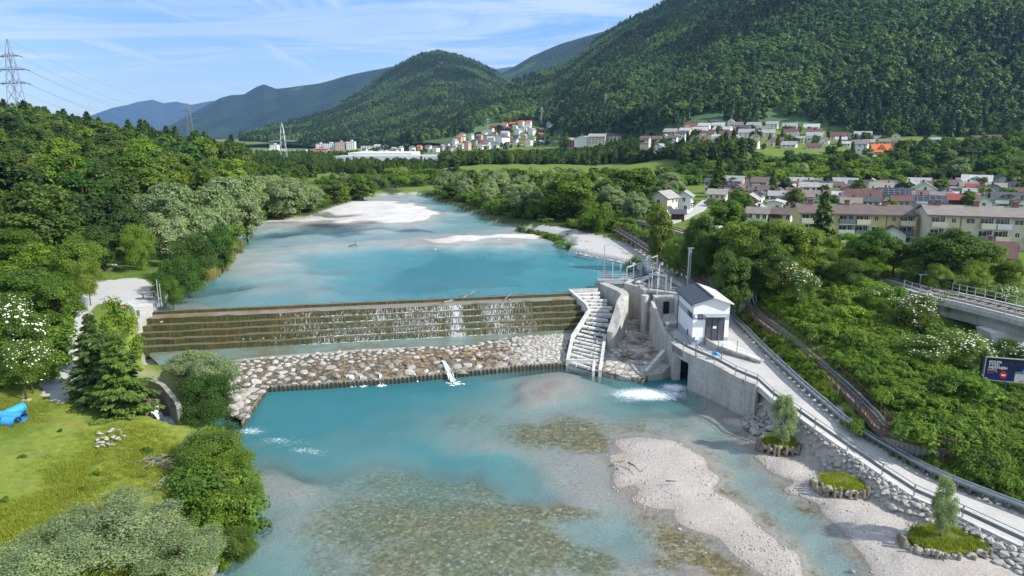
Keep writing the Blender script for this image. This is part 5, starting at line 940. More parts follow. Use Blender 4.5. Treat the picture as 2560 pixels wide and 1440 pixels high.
def window_mesh(w=1.0, h=1.2, nm='window'):
    return MB().box((0,-.03,0), (w,.06,h), m=0).box((0,-.07,0), (w-.18,.03,h-.18), m=1).box((0,-.09,0), (.06,.02,h-.1), m=0).mesh(nm, [M['white'], M['glass']])
WIN = window_mesh(); WINB = window_mesh(1.9, 1.3); DOORB = window_mesh(1.0, 2.1, 'balcony_door')
def gable_house(t, W, D, he, hr, wall, roof, nwin=3, floors=2, balcony=False, chim=True, dorm=False, solar=False, oh=.6, gablemat=None):
    """ridge along local x, front towards local -y; parts under t"""
    x, y = W/2, D/2; mb = MB(); fv = [(-x,-y,-3),(x,-y,-3),(x,y,-3),(-x,y,-3),(-x,-y,he),(x,-y,he),(x,y,he),(-x,y,he),(-x,0,hr),(x,0,hr)]
    mb.add(fv, [(0,1,5,4),(2,3,7,6)], 0); mb.add(fv, [(1,2,6,9,5),(3,0,4,8,7)], 1); wl_ = mb.build('wall', [WM[wall], WM[gablemat or wall]], t)
    th = .16; sl_ = (hr-he)/y; A = []
    for sgn in (-1, 1):
        A.append([(-x-oh, sgn*(y+oh), he - oh*sl_ + .05), (x+oh, sgn*(y+oh), he - oh*sl_ + .05), (x+oh, 0, hr+.05), (-x-oh, 0, hr+.05)])
    rm = MB()
    for q in A:
        B = [(a, b, c+th) for a, b, c in q]; o_ = (0,1,2,3) if q[0][1] < 0 else (3,2,1,0); rm.add(q + B, [o_[::-1], tuple(4+i for i in o_), (0,1,5,4), (1,2,6,5), (3,0,4,7)])
    rf = rm.build('roof', RM[roof], t)
    if chim: 
        cx = W * random.uniform(-.3, .3); MB().box((cx, D*.08, hr+.2), (.55,.55,1.3)).box((cx, D*.08, hr+.92), (.75,.75,.12)).build('chimney', M['chim'], rf)
    if solar: 
        q = A[0]; a, b_, c_, d_ = [Vector(p) + Vector((0,-.03,th+.07)) for p in q]; e = .12; P2 = [a.lerp(d_, .12).lerp(b_.lerp(c_, .12), e), a.lerp(d_, .12).lerp(b_.lerp(c_, .12), 1-e), a.lerp(d_, .88).lerp(b_.lerp(c_, .88), 1-e), a.lerp(d_, .88).lerp(b_.lerp(c_, .88), e)]
        s_ = MB().add(P2 + [p - Vector((0,0,.06)) for p in P2], [(0,1,2,3),(0,4,5,1),(1,5,6,2),(2,6,7,3),(3,7,4,0)]).build('solar_panel', M['solar'], rf)
    if dorm:
        w2 = W*.16; zf = he + (hr-he)*.25; yf = -y*.78; zr = hr - .3; dm = MB().add([(-w2,yf,zf-.3),(w2,yf,zf-.3),(w2,yf,zf+.9),(0,yf,zr),(-w2,yf,zf+.9),(-w2,0,zf+.9),(w2,0,zf+.9),(0,0,zr)], [(0,1,2,3,4),(1,6,2),(0,4,5)], 0); d_ = dm.build('dormer', WM[gablemat or wall], rf)
        MB().add([(-w2-.4,yf-.4,zf+.65),(0,yf-.4,zr+.12),(w2+.4,yf-.4,zf+.65),(-w2-.4,.2,zf+.65),(0,.2,zr+.12),(w2+.4,.2,zf+.65)], [(0,1,4,3),(1,2,5,4),(0,2,1)]).build('dormer_roof', RM[roof], d_)
        link('window', WIN, d_, (0, yf-.02, zf+.35), 0, .9)
    for f in range(floors):
        zc_ = he * (f + .55) / floors
        for i in range(nwin):
            if balcony and f == floors-1 and i == 0: continue
            link('window', WIN, t, (-x + W * (i + .5) / nwin + random.uniform(-.2,.2), -y, zc_), 0)
        if nwin > 1:
            for sx_, rz in ((-1, -math.pi/2), (1, math.pi/2)):
                link('window', WIN, t, (sx_*x, random.uniform(-.2,.2)*D, zc_), rz)
    if nwin > 1 and hr - he > 1.8:
        for sx_, rz in ((-1, -math.pi/2), (1, math.pi/2)): link('window', WIN, t, (sx_*x, 0, he + .55), rz, .8)
    if balcony:
        bx = W*.45; bb = MB().box((-x + bx*.6, -y-.6, he*.52), (bx, 1.2, .14)).box((-x + bx*.6, -y-1.15, he*.52+.5), (bx, .08, .9)); bo = bb.build('balcony', WM['B'] if random.random() < .5 else M['white'], t)
M['chim'] = plain('chimney_brick', (.22,.12,.09), .3, 3, .9)
ORD = ['leftmost', 'second from the left', 'third from the left', 'fourth from the left', 'fifth from the left', 'sixth from the left', 'seventh from the left', 'eighth from the left', 'ninth from the left', 'tenth from the left', 'eleventh from the left', 'twelfth from the left', 'thirteenth from the left', 'fourteenth from the left', 'fifteenth from the left', 'sixteenth from the left', 'seventeenth from the left']
def row(where, group, lst, dist, yaw=-28, nwin=3, floors=2, big=True, jit=7):
    lst = sorted(lst, key=lambda a: a[0] + a[1]); 
    for i, a in enumerate(lst):
        x0, x1, yr, yb, st, wl_, rf = a[:7]; kw = a[7] if len(a) > 7 else {}
        pxm = (x0+x1)/2; d = dist(yb, pxm); k = ppm(d); w = (x1-x0)/k; H = max((yb-yr)/k, 3.2); q = PD(pxm, yb, d)
        ya = R(kw.get('yaw', (yaw if st == 'e' else 62 if yaw else 90) + random.uniform(-jit, jit)))
        th = abs(((ya + math.pi/2) % math.pi) - math.pi/2); W = w / (math.cos(th) + .78*abs(math.sin(th))) if st == 'e' else w / (abs(math.sin(ya)) * .82 + abs(math.cos(ya))); W = max(W, 5.0); D = W*(.78 if st == 'e' else .82)
        if st == 'e': D = min(D, 10.5)
        hr = H * 1.0; he = max(hr - D*kw.get('pitch', .30), hr * .45)
        la = f"{WALLC[wl_][0]} house with {ROOFC[rf][0]} roof, {ORD[i]} in {where}"
        t = thing('house', (q.x, d + D*.4, q.z), la, 'house', group, ya)
        gable_house(t, W, D, he, hr, wl_, rf, nwin, floors if hr > 4.2 else 1, kw.get('bal', random.random() < .4) and nwin > 1, big, kw.get('dorm', False), rf == 's', .55, kw.get('gm'))
random.seed(21)
nv = lambda yb, px: P(px, yb, 9.2).y
VG = 'houses of the village by the railway'
row('the back village row', VG, [(1763,1804,447,480,'e','W','d'),(1812,1868,441,474,'e','P','l',dict(dorm=True)),(1879,1935,444,478,'e','G','b'),(1908,1953,452,474,'g','M','d'),(1975,2040,445,467,'e','W','l'),(2085,2153,446,472,'e','W','l'),(2258,2338,446,470,'e','W','l'),(2337,2413,452,472,'e','M','d',dict(dorm=True)),(2412,2490,439,473,'e','M','w',dict(dorm=True)),(2483,2533,439,471,'g','G','s'),(2530,2600,452,480,'e','W','d')], nv)
row('the second village row', VG, [(1781,1808,466,487,'e','B','n'),(1883,1928,464,493,'e','P','b'),(1835,1868,462,493,'g','W','b'),(1805,1846,456,488,'e','W','s'),(1962,2010,462,491,'g','B','l'),(2000,2047,457,490,'e','W','l'),(2045,2081,463,481,'e','G','l'),(2110,2177,462,486,'e','W','b'),(2178,2243,462,480,'e','W','v'),(2258,2300,456,474,'g','B','l'),(2283,2360,457,488,'g','W','l'),(2420,2465,461,484,'e','W','r'),(2442,2482,466,486,'g','M','d'),(2467,2515,462,486,'g','M','d'),(2525,2590,457,484,'e','T','s')], nv)
row('the third village row', VG, [(1873,1920,476,498,'g','T','d'),(1851,1911,489,512,'g','B','l'),(1985,2056,477,511,'e','W','g'),(2050,2076,478,506,'g','W','b'),(2090,2125,480,506,'e','W','w'),(2120,2218,476,510,'e','B','n',dict(gm='O',yaw=-30)),(2200,2285,472,504,'e','W','s'),(2280,2334,481,502,'e','W','n'),(2290,2375,495,518,'e','G','s'),(2375,2460,495,514,'e','W','r'),(2448,2502,482,509,'g','G','v'),(2487,2570,483,519,'e','G','d',dict(dorm=True))], nv)
_r2 = random.Random(9); ex1 = [(x, x + _r2.uniform(30,52), y - _r2.uniform(18,26), y, _r2.choice('eeg'), _r2.choice('WWGCB'), _r2.choice('bgddlnv')) for x, y in ((1800,474),(1850,470),(1945,470),(2020,470),(2070,468),(2160,470),(2205,470),(2395,470),(2545,470))]
row('the half-hidden village row', VG, ex1, lambda yb, px: P(px, yb, 9.2).y + 14)
ex2 = [(x, x + _r2.uniform(34,58), y - _r2.uniform(19,27), y, _r2.choice('eeg'), _r2.choice('WWGCB'), _r2.choice('bgdblnv')) for x, y in ((1770,500),(1925,504),(1955,520),(2030,522),(2075,518),(2110,524),(2165,520),(2235,518),(2330,508),(2410,506),(2440,520),(2520,506),(2545,526))]
row('the crowded village row', VG, ex2, nv)
for rn, yb0, n_ in (('the upper infill village row', 479, 14), ('the lower infill village row', 498, 14)):
    row(rn, VG, [(x, x + _r2.uniform(40,60), y - _r2.uniform(19,26), y, _r2.choice('eeeg'), _r2.choice('WWGCBM'), _r2.choice('bgdblnvbg')) for x, y in ((1775 + (2560-1775)*(k + _r2.uniform(.1,.7))/n_, yb0 + _r2.uniform(-5,6)) for k in range(n_))], nv)
row('the front village row', VG, [(1626,1700,478,536,'g','C','l',dict(yaw=50,bal=True)),(1690,1738,478,528,'g','W','l'),(1601,1628,508,530,'g','B','d'),(1869,1922,510,547,'g','P','l'),(1920,1966,508,530,'g','W','w',dict(pitch=.12)),(1885,1915,532,552,'e','W','g'),(1938,1978,528,554,'e','C','b'),(1975,2006,520,546,'g','W','d'),(2280,2352,511,580,'e','B','d',dict(pitch=.5)),(2192,2275,563,612,'g','W','b',dict(yaw=72)),(2470,2530,606,662,'e','W','n',dict(yaw=-32,pitch=.5))], lambda yb, px: P(px, yb, 9.0).y)
hd = lambda yb, px: 420 + (380 - yb) * 2.3
HG = 'houses on the hillside above the belt of trees'
row('the top hillside row', HG, [(1777,1806,300,309,'e','P','d'),(1822,1835,301,309,'g','W','l'),(1838,1860,299,308,'g','B','n'),(1866,1883,295,306,'g','W','l')], hd)
row('the second hillside row', HG, [(1713,1746,310,320,'e','W','r'),(1746,1780,308,321,'e','W','w'),(1779,1818,307,320,'e','P','w'),(1827,1862,306,318,'e','W','g'),(1868,1909,306,319,'e','T','l'),(1917,1950,304,318,'e','W','l'),(1958,2000,308,323,'e','G','l'),(2012,2055,310,324,'e','W','w')], hd)
row('the middle hillside row', HG, [(1660,1699,322,337,'e','P','l'),(1699,1733,320,333,'e','Y','w'),(1731,1776,318,333,'e','W','w'),(1785,1838,316,330,'e','W','w'),(1842,1881,313,330,'e','W','d'),(1889,1932,315,328,'e','W','g'),(1960,2001,323,337,'e','W','n'),(2018,2061,322,336,'e','W','n')], hd)
row('the fourth hillside row', HG, [(1753,1795,327,342,'e','C','n'),(1799,1844,327,343,'e','P','n'),(1847,1892,323,343,'e','W','l'),(1898,1943,324,343,'e','W','l'),(1961,2004,332,350,'e','W','g'),(2018,2063,331,352,'e','W','l'),(2078,2123,331,350,'e','Y','n'),(2138,2185,329,350,'e','G','l'),(2185,2212,340,354,'e','W','g'),(2431,2455,340,351,'e','W','n'),(2468,2507,338,356,'e','T','n'),(2330,2352,346,356,'e','W','l')], hd)
row('the lowest hillside row', HG, [(1600,1629,341,364,'e','C','b'),(1628,1659,341,362,'e','C','b'),(1670,1697,339,357,'e','W','b'),(1634,1671,360,376,'g','W','l'),(1724,1745,340,364,'g','G','d'),(1742,1769,345,366,'e','P','r'),(1756,1792,353,374,'e','G','d'),(1790,1812,353,384,'g','W','d'),(1806,1844,338,362,'g','T','d'),(1859,1904,347,372,'e','W','g'),(1913,1943,348,365,'g','C','n'),(1956,1999,354,369,'e','W','l'),(2018,2059,359,373,'e','W','n'),(1828,1849,362,371,'e','G','l'),(2131,2177,351,381,'e','W','g'),(2064,2087,366,378,'g','B','d'),(2104,2130,354,367,'e','W','w')], hd)
_r3 = random.Random(12); ex5 = [(x, x + _r3.uniform(22,36), y - _r3.uniform(12,17), y, _r3.choice('eeg'), _r3.choice('WWWCPY'), _r3.choice('lwgnbdn')) for x, y in ((1650,352),(1690,346),(1735,352),(1780,352),(1830,352),(1875,352),(1930,356),(1990,358),(2050,360),(2090,360),(2110,344),(2160,364),(2200,360),(2230,346),(2262,362))]
row('the in-between hillside row', HG, ex5, hd)
row('the roadside hillside group', HG, [(2181,2228,362,399,'e','W','o',dict(dorm=True,pitch=.5,yaw=-8,gm='W')),(2230,2273,354,385,'e','W','n',dict(pitch=.5)),(2265,2296,372,391,'g','B','d'),(2324,2360,365,387,'g','P','o'),(2390,2447,370,383,'e','M','w',dict(pitch=.08,yaw=-5))], lambda yb, px: 405 + (398-yb)*1.2)
cd = lambda yb, px: 800 + (371 - yb) * 2.7
CG = 'houses of the distant village on the slope'
row('the distant village top row', CG, [(1225,1244,313,320,'e','B','n'),(1255,1271,308,318,'e','W','o'),(1272,1293,306,318,'e','B','o'),(1295,1313,302,316,'e','W','o'),(1314,1330,302,316,'e','W','o'),(1366,1383,303,318,'g','G','n'),(1372,1386,310,320,'e','W','l')], cd, nwin=0, big=False)
row('the distant upper-middle row', CG, [(1219,1236,319,330,'e','W','r'),(1242,1262,312,327,'g','B','d'),(1262,1280,317,329,'e','B','n'),(1281,1295,313,325,'e','W','l'),(1300,1318,315,329,'g','W','l'),(1315,1328,314,326,'e','W','w'),(1320,1341,321,336,'g','W','l'),(1352,1360,321,331,'e','W','l')], cd, nwin=0, big=False)
row('the distant lower-middle row', CG, [(1140,1157,340,353,'e','P','o'),(1147,1164,331,340,'g','W','d'),(1190,1208,336,351,'e','P','g'),(1203,1219,327,340,'g','W','g'),(1209,1223,337,349,'g','C','d'),(1219,1241,341,353,'e','W','w'),(1230,1245,330,342,'e','P','n'),(1252,1275,328,342,'e','W','w'),(1284,1301,337,349,'e','G','d'),(1287,1306,322,338,'g','W','l')], cd, nwin=2, floors=1, big=False)
row('the distant bottom row', CG, [(1108,1125,357,371,'e','C','n'),(1132,1143,362,371,'e','W','l'),(1142,1160,358,369,'e','C','l'),(1160,1178,353,373,'g','K','g'),(1193,1213,357,372,'g','W','n'),(1199,1219,350,361,'g','P','n'),(1227,1248,356,369,'g','W','d'),(1237,1268,337,361,'g','W','d'),(1276,1297,346,362,'e','W','n'),(1313,1333,345,370,'g','W','d'),(1338,1366,351,365,'g','G','l'),(1215,1228,362,372,'e','W','w')], cd, nwin=2, floors=1, big=False)
ex3 = [(x, x + _r2.uniform(12,19), y - _r2.uniform(9,14), y, _r2.choice('eg'), _r2.choice('WWWCPG'), _r2.choice('lldgnbo')) for x, y in ((1128,362),(1150,350),(1172,346),(1180,358),(1210,364),(1256,352),(1262,366),(1292,366),(1306,350),(1330,352),(1346,342),(1300,342))]
ex6 = [(x, x + _r2.uniform(12,20), y - _r2.uniform(9,13), y, _r2.choice('eg'), _r2.choice('WWWCPG'), _r2.choice('lldgnbo')) for x, y in ((1022,374),(1042,376),(1062,374),(1080,375),(1098,373),(1120,375),(1368,358),(1385,364),(1395,350),(1405,366),(1350,370),(1372,371))]
row('the hill-foot distant row', CG, ex6, cd, nwin=0, big=False)
row('the scattered distant row', CG, ex3, cd, nwin=0, big=False)
fdist = lambda yb, px: 950 + (372 - yb) * 4
row('the line above the factory', 'far houses above the factory', [(1017,1032,358,371,'g','W','d'),(1030,1046,360,372,'e','K','g'),(1045,1058,358,370,'e','P','o'),(1056,1070,360,371,'e','K','r'),(1068,1082,354,368,'e','W','l'),(1080,1096,355,369,'g','G','d'),(1092,1108,354,369,'e','W','w'),(1104,1124,357,370,'e','W','n'),(1104,1122,346,354,'e','W','l')], fdist, nwin=0, big=False)
row('the line behind the factory', 'far houses above the factory', [(916,934,376,384,'e','W','l'),(945,958,372,381,'g','W','d'),(958,972,376,386,'g','Y','w'),(970,984,374,385,'g','W','b'),(985,996,371,380,'g','Y','g'),(905,920,371,378,'e','W','d'),(978,992,368,375,'e','W','w'),(996,1008,366,374,'g','W','l')], lambda yb, px: 800 + (380-yb)*4, nwin=0, big=False)
# blocks of flats: wall, roof and rows of windows
def block(px0, px1, yt, yb, d, wall, label, group, floors, cols, depth=12, flat=True, roof='l', yaw=0, name='apartment_block'):
    k = ppm(d); W = (px1-px0)/k; H = (yb-yt)/k; q = PD((px0+px1)/2, yb, d); t = thing(name, (q.x, d + depth/2, q.z), label, 'apartment block' if 'apart' in name else 'building', group, R(yaw))
    if flat: 
        wl_ = MB().box((0,0,H/2-2), (W,depth,H+4)).build('wall', WM[wall], t); MB().box((0,0,H+.15), (W+.6,depth+.6,.3)).build('roof', RM[roof], t); MB().box((W*.1,0,H+1.2), (W*.22,depth*.4,1.8)).build('roof_house', WM[wall], t)
    else: gable_house(t, W, depth, H*.74, H, wall, roof, 0, 1, False, False, oh=.8)
    wh = H if flat else H*.72; me = window_mesh(min(1.6, W/cols*.55), wh/floors*.5)
    for f in range(floors):
        for c in range(cols): link('window', me, t, (-W/2 + W*(c+.5)/cols, -depth/2, wh*(f+.55)/floors))
    return t, W, H
FG = 'apartment blocks of the distant town'
block(790,808,360,374,1100,'W','low white block at the left of the far tower group',FG,4,3); block(808,840,359,374,1090,'W','wide white block in the far tower group',FG,5,6); block(839,861,356,375,1080,'K','pink-red tower block in the far tower group',FG,6,4); block(866,887,354,375,1080,'W','white tower block at the right of the far tower group',FG,6,4)
block(675,694,362,379,1150,'W','white tower at the left end of the distant town',FG,5,3); block(660,684,375,384,1120,'W','low white terraces left of the distant white tower',FG,2,4,name='far_building'); block(691,716,377,389,1050,'W','white low building behind the nearest pylon',FG,2,4,name='far_building'); block(716,745,378,389,1060,'G','grey low hall right of the nearest pylon',FG,1,4,name='far_building'); block(745,776,378,387,1080,'W','pale low hall beside the orange roofs',FG,1,5,name='far_building'); block(792,824,380,388,960,'G','dark-roofed hall in front of the pink tower',FG,1,4,roof='d',name='far_building'); block(786,820,371,378,1040,'P','orange-roofed building under the wide white block',FG,1,4,flat=False,roof='o',name='far_building'); block(902,968,365,371,1000,'W','long white building above the factory',FG,1,9,name='far_building')
MG = 'four-storey blocks at the foot of the hill'
block(1420,1444,345,366,700,'R','red-fronted block at the foot of the hill',MG,4,3,flat=False,yaw=-10); block(1444,1475,340,364,690,'W','pale block right of the red-fronted block',MG,4,3,flat=False,yaw=62,depth=14); block(1475,1518,335,360,680,'C','largest cream block at the foot of the hill',MG,4,5,flat=False,yaw=-20); block(1520,1557,333,354,690,'C','brown-roofed block right of the largest cream block',MG,3,4,flat=False,yaw=-20,roof='b'); block(1567,1584,342,356,690,'W','small pale block near the right end of the hill-foot row',MG,2,2,flat=False,yaw=-20); block(1586,1612,344,362,670,'C','cream gabled block at the right end of the hill-foot row',MG,3,2,flat=False,yaw=62)
# factory
fac = thing('factory', PD(1000, 409, 560), 'long pale grey factory hall with window bands behind the trees', 'factory'); b = fac.location.copy()
def fbox(px0, px1, yt, yb, d, dep, nm, mt):
    k = ppm(d); q = PD((px0+px1)/2, yb, d); o = MB().box((q.x, d+dep/2, q.z + (yb-yt)/k/2 - 1.5), ((px1-px0)/k, dep, (yb-yt)/k + 3)).build(nm, mt, fac); o.location = -b; return o, q, k
cream = plain('cream_sheet', (.74,.71,.60), .06, .2, .7); lgrey = plain('pale_blue_sheet', (.46,.49,.54), .08, .3, .5)
fbox(870,1030,382,395,640,60,'rear_hall',cream); fbox(886,1108,391,412,560,40,'main_hall',lgrey); fbox(833,890,391,410,575,35,'side_hall',lgrey); fbox(883,1110,390.2,392.6,557,46,'hall_roof',M['sheet_light'])
for (a, c_, y0, y1) in ((1045,1106,397,399.5),(1030,1090,405,407),(985,1032,396.5,399)):
    n = int((c_-a)/9)
    for i in range(n): o, _, _ = fbox(a+i*9.2, a+i*9.2+6.5, y0, y1, 559.6, .3, 'window', M['glass']) ; 
k = ppm(545); q = PD(1010, 414, 545); t = thing('factory_shed', (q.x, 553, q.z), 'grey gabled shed standing before the long factory hall', 'shed', None, R(90)); gable_house(t, 16, 41/k, 2.6, 4.2, 'M', 'l', 0, 1, False, False)
# the two blocks by the railway
def flats(px0, px1, d0, d1, zb, he, hr, depth, wall, roof, label, bays, dark):
    A, B = PD(px0, 600, d0), PD(px1, 600, d1); A.z = B.z = zb; u = B - A; W = u.length; t = thing('apartment_block', (A+B)/2 + Vector((0, depth/2, 0)), label, 'apartment block', None, math.atan2(u.y, u.x)); x, y = W/2, depth/2
    mb = MB(); fv = [(-x,-y,-3),(x,-y,-3),(x,y,-3),(-x,y,-3),(-x,-y,he),(x,-y,he),(x,y,he),(-x,y,he),(-x,0,hr),(x,0,hr)]; mb.add(fv, [(0,1,5,4),(2,3,7,6),(1,2,6,9,5),(3,0,4,8,7)]); mb.build('wall', WM[wall], t)
    rm = MB(); s = (hr-he)/y; oh = .9
    for sg in (-1, 1):
        q = [(-x-.5, sg*(y+oh), he-oh*s+.06), (x+.5, sg*(y+oh), he-oh*s+.06), (x+.5, 0, hr+.06), (-x-.5, 0, hr+.06)]; Bq = [(a, b, c+.15) for a, b, c in q]; o_ = (0,1,2,3) if sg < 0 else (3,2,1,0); rm.add(q+Bq, [o_[::-1], tuple(4+i for i in o_), (0,1,5,4), (1,2,6,5), (3,0,4,7)])
    rf = rm.build('roof', RM[roof], t); MB().box((0,-y-oh-.02,he-oh*s+.06), (W+1,.12,.2)).build('gutter', M['chim'], rf)
    for i in range(3): MB().box((-x + W*(i+.35)/3, -.4, hr+.35), (.9,.6,1.3)).box((-x + W*(i+.35)/3, -.4, hr+1.05), (1.1,.8,.12)).build('chimney', M['chim'], rf)
    nf = 3; fh = he / nf
    for bx, ty in bays:
        for f in range(nf):
            z = fh*f
            if ty == 'w': link('window', WINB if (f + int(bx*10)) % 2 else WIN, t, (-x + W*bx, -y, z + fh*.55), 0, .78)
            elif ty == 'p': 
                if f == 0: MB().tube([(-x+W*bx,-y-.08,0),(-x+W*bx,-y-.08,he)], .06, 5).build('downpipe', M['chim'], t)
            else:
                w = W*ty; MB().box((-x + W*bx, -y+.0, z+fh*.5), (w, .06, fh*.96)).build('loggia_wall', WM['M'] if not dark else WM['W'], t)
                bo = MB().box((-x + W*bx, -y-.65, z+.02), (w, 1.3, .18)).build('balcony', M['conc_new'], t); MB().box((-x + W*bx, -y-1.27, z+.55), (w, .06, .95)).box((-x+W*bx-w/2+.03, -y-.65, z+.55), (.05,1.2,.95)).box((-x+W*bx+w/2-.03, -y-.65, z+.55), (.05,1.2,.95)).build('parapet', [M['sheet_light'], M['steel_d'], WM['C']][(f + int(bx*7)) % 3], bo)
                link('window', WINB, t, (-x + W*bx - w*.22, -y-.04, z + fh*.58), 0, .75); link('balcony_door', DOORB, t, (-x + W*bx + w*.25, -y-.04, z + fh*.48), 0, .85)
flats(2008, 2293, 138, 133, 8.7, 6.3, 7.5, 9.0, 'Y', 'b', 'pale yellow three-storey block with grey-brown roof and balconies behind the railway trees', [(.08,.13),(.22,'w'),(.42,.14),(.56,.12),(.68,'w'),(.77,'p'),(.83,'w'),(.94,.12)], False)
flats(2336, 2640, 127, 121, 8.9, 6.9, 8.1, 9.5, 'C', 'g', 'beige three-storey block with brown roof and brick chimneys at the right edge', [(.09,.13),(.22,'w'),(.28,'p'),(.36,'w'),(.5,.12),(.63,.12),(.76,'w'),(.9,.13)], True)
# flat roofs, kiosk, cars
for x0, x1, y0, y1, lab, mt in ((2337,2450,491,503,'long pale flat-roofed garage row in the middle of the village','w'),(2368,2453,480,490,'dark flat-roofed carport in the middle of the village','d')):
    d = nv(y1, x0); k = ppm(d); q = PD((x0+x1)/2, y1, d); t = thing('garage', (q.x, d+3, q.z), lab, 'garage'); MB().box((0,0,.8), ((x1-x0)/k, 6, 3)).build('wall', WM['G'], t); MB().box((0,0,2.45), ((x1-x0)/k+.6, 6.6, .25)).build('roof', RM[mt], t)
q = P(1694, 551, 8.7); t = thing('kiosk', q, 'small open wooden shelter with dark roof left of the white tent', 'shelter', None, R(-12)); gable_house(t, 3.2, 2.6, 2.0, 2.7, 'B', 'd', 0, 1, False, False); 
q = P(1712, 548, 8.7); t = thing('tent', q, 'white canvas wall beside the small wooden shelter', 'tent'); MB().prism([(-1.2,-.8),(1.2,-.8),(1.2,.8),(-1.2,.8)], 0, [1.9,1.9,2.4,2.4]).build('canvas', M['white'], t)
def car(loc, rz, mat, label, van=False):
    t = thing('parked_car', loc, label, 'car', None, rz); L_, W_, H_ = 4.2, 1.7, (1.9 if van else 1.42); prof = [(-2.1,.3),(2.1,.3),(2.12,.75),(1.3,.88),(.55,H_),(-1.4,H_),(-2.0,.95),(-2.12,.7)] if not van else [(-2.1,.3),(2.1,.3),(2.12,.9),(1.6,1.05),(1.1,H_),(-2.0,H_),(-2.1,1)]
    n = len(prof); mb = MB(); A = [(x, -W_/2, z) for x, z in prof]; B = [(x, W_/2, z) for x, z in prof]; mb.add(A+B, [tuple(range(n))[::-1], tuple(range(n, 2*n))] + [(i, (i+1) % n, n+(i+1) % n, n+i) for i in range(n)]); mb.build('body', mat, t)
    for s in (-1, 1): MB().add([(-1.3,s*(W_/2+.01),.95),(1.05,s*(W_/2+.01),.95),(.5,s*(W_/2-.02),H_-.1),(-1.2,s*(W_/2-.02),H_-.1)], [(0,1,2,3)[::s]]).build('side_window', M['glass'], t)
    MB().add([(1.28,-.75,.93),(1.28,.75,.93),(.62,.65,H_-.06),(.62,-.65,H_-.06)], [(0,1,2,3)]).build('windscreen', M['glass'], t); MB().add([(-2.03,.72,1.0),(-2.03,-.72,1.0),(-1.5,-.65,H_-.06),(-1.5,.65,H_-.06)], [(0,1,2,3)]).build('rear_window', M['glass'], t)
    w1 = MB().tube([(0,-.1,0),(0,.1,0)], .31, 12).mesh('wheel', M['black'])
    for x in (-1.3, 1.3):
        for y in (-.78, .78): link('wheel', w1, t, (x, y, .31))
CP_ = [plain('car_white', (.75,.76,.76), .03, 1, .25), plain('car_silver', (.42,.44,.46), .03, 1, .25, .3), plain('car_dark', (.03,.035,.05), .03, 1, .2)]
car(P(1791,572,8.9), R(20), CP_[0], 'white car parked beside the lane left of the big railway pair'); car(P(2384,480,9.3), R(-5), CP_[0], 'white van parked in front of the dark carport', True); car(P(2402,497,9.3), R(8), CP_[1], 'silver car parked below the carport'); car(P(1950,500,9.2), R(80), CP_[0], 'white car standing in the village street'); car(P(2280,612,8.9), R(0), CP_[0], 'white car by the hedge between the two apartment blocks')
for px, d, lab in ((2046,395,'white car on the road below the hillside houses'),(2063,393,'silver car on the road below the hillside houses')): q = PD(px, 410, d); car((q.x, d, G1(q.x, d)), R(4), CP_[0 if px < 2050 else 1], lab)
# village trees and hedges
vt = random.Random(31); VT = [(1795,470,52,'spruce'),(1930,470,30,'spruce'),(1960,470,40,'broad'),(1845,500,40,'fresh'),(1990,505,46,'broad'),(1700,488,34,'fresh'),(2000,520,40,'bush'),(2160,488,30,'fresh'),(2250,455,30,'fresh'),(2302,440,26,'spruce'),(2420,500,36,'fresh'),(2350,470,34,'broad'),(2520,465,26,'spruce'),(2070,520,50,'broad'),(1862,486,24,'fresh'),(1835,505,40,'bush'),(1600,520,46,'fresh'),(2232,500,24,'bush'),(2555,470,40,'broad'),(1925,500,32,'fbush'),(2145,470,34,'broad'),(2210,470,26,'bush'),(2385,478,24,'bush'),(1880,500,26,'bush'),(1778,500,40,'fbush'),(1800,540,50,'broad'),(1842,560,60,'broad')]
VP = [tuple(xy(a, b, 9.2)) for a, b in ((1760,482),(2560,470),(2700,500),(2560,580),(2350,600),(2000,580),(1800,560),(1700,540))]
for i, (px, yb, w_, s) in enumerate(VT):
    q = P(px, yb + 16, 9.2); k = ppm(q.y); rad = w_/2/k; h = min(rad * (4.2 if s == 'spruce' else 2.3 if 'bush' not in s else 1.2), 13); tree_at(q.x, q.y, 9.0, h, rad, s, 'm' if q.y < 240 else 'f', {'spruce': 'dark conifer between the roofs of the village', 'broad': 'round green tree between the roofs of the village', 'fresh': 'light green tree between the roofs of the village', 'bush': 'garden bush between the roofs of the village', 'fbush': 'light green garden bush between the roofs of the village'}[s], 'garden trees of the village')
for i, (x, y) in enumerate(scatter(VP, 9, 34, 77)): 
    z = G1(x, y); h = vt.uniform(2.0, 4.5); tree_at(x, y, z - .1, h, h*.55, 'bush', 'f', 'low garden bush among the houses of the village', 'garden bushes of the village')
ln = PP([(1640,556,8.75),(1700,545,8.9),(1745,520,9.25),(1768,498,9.45),(1790,486,9.6)]); k = MB(); lp = smooth_path(ln, 6); k.wall([(p.x-1.6, p.y) for p in lp], [G1(p.x, p.y)+.35 for p in lp], 7, 3.6, -1); tag(k.build('village_lane', M['road']), kind='structure')
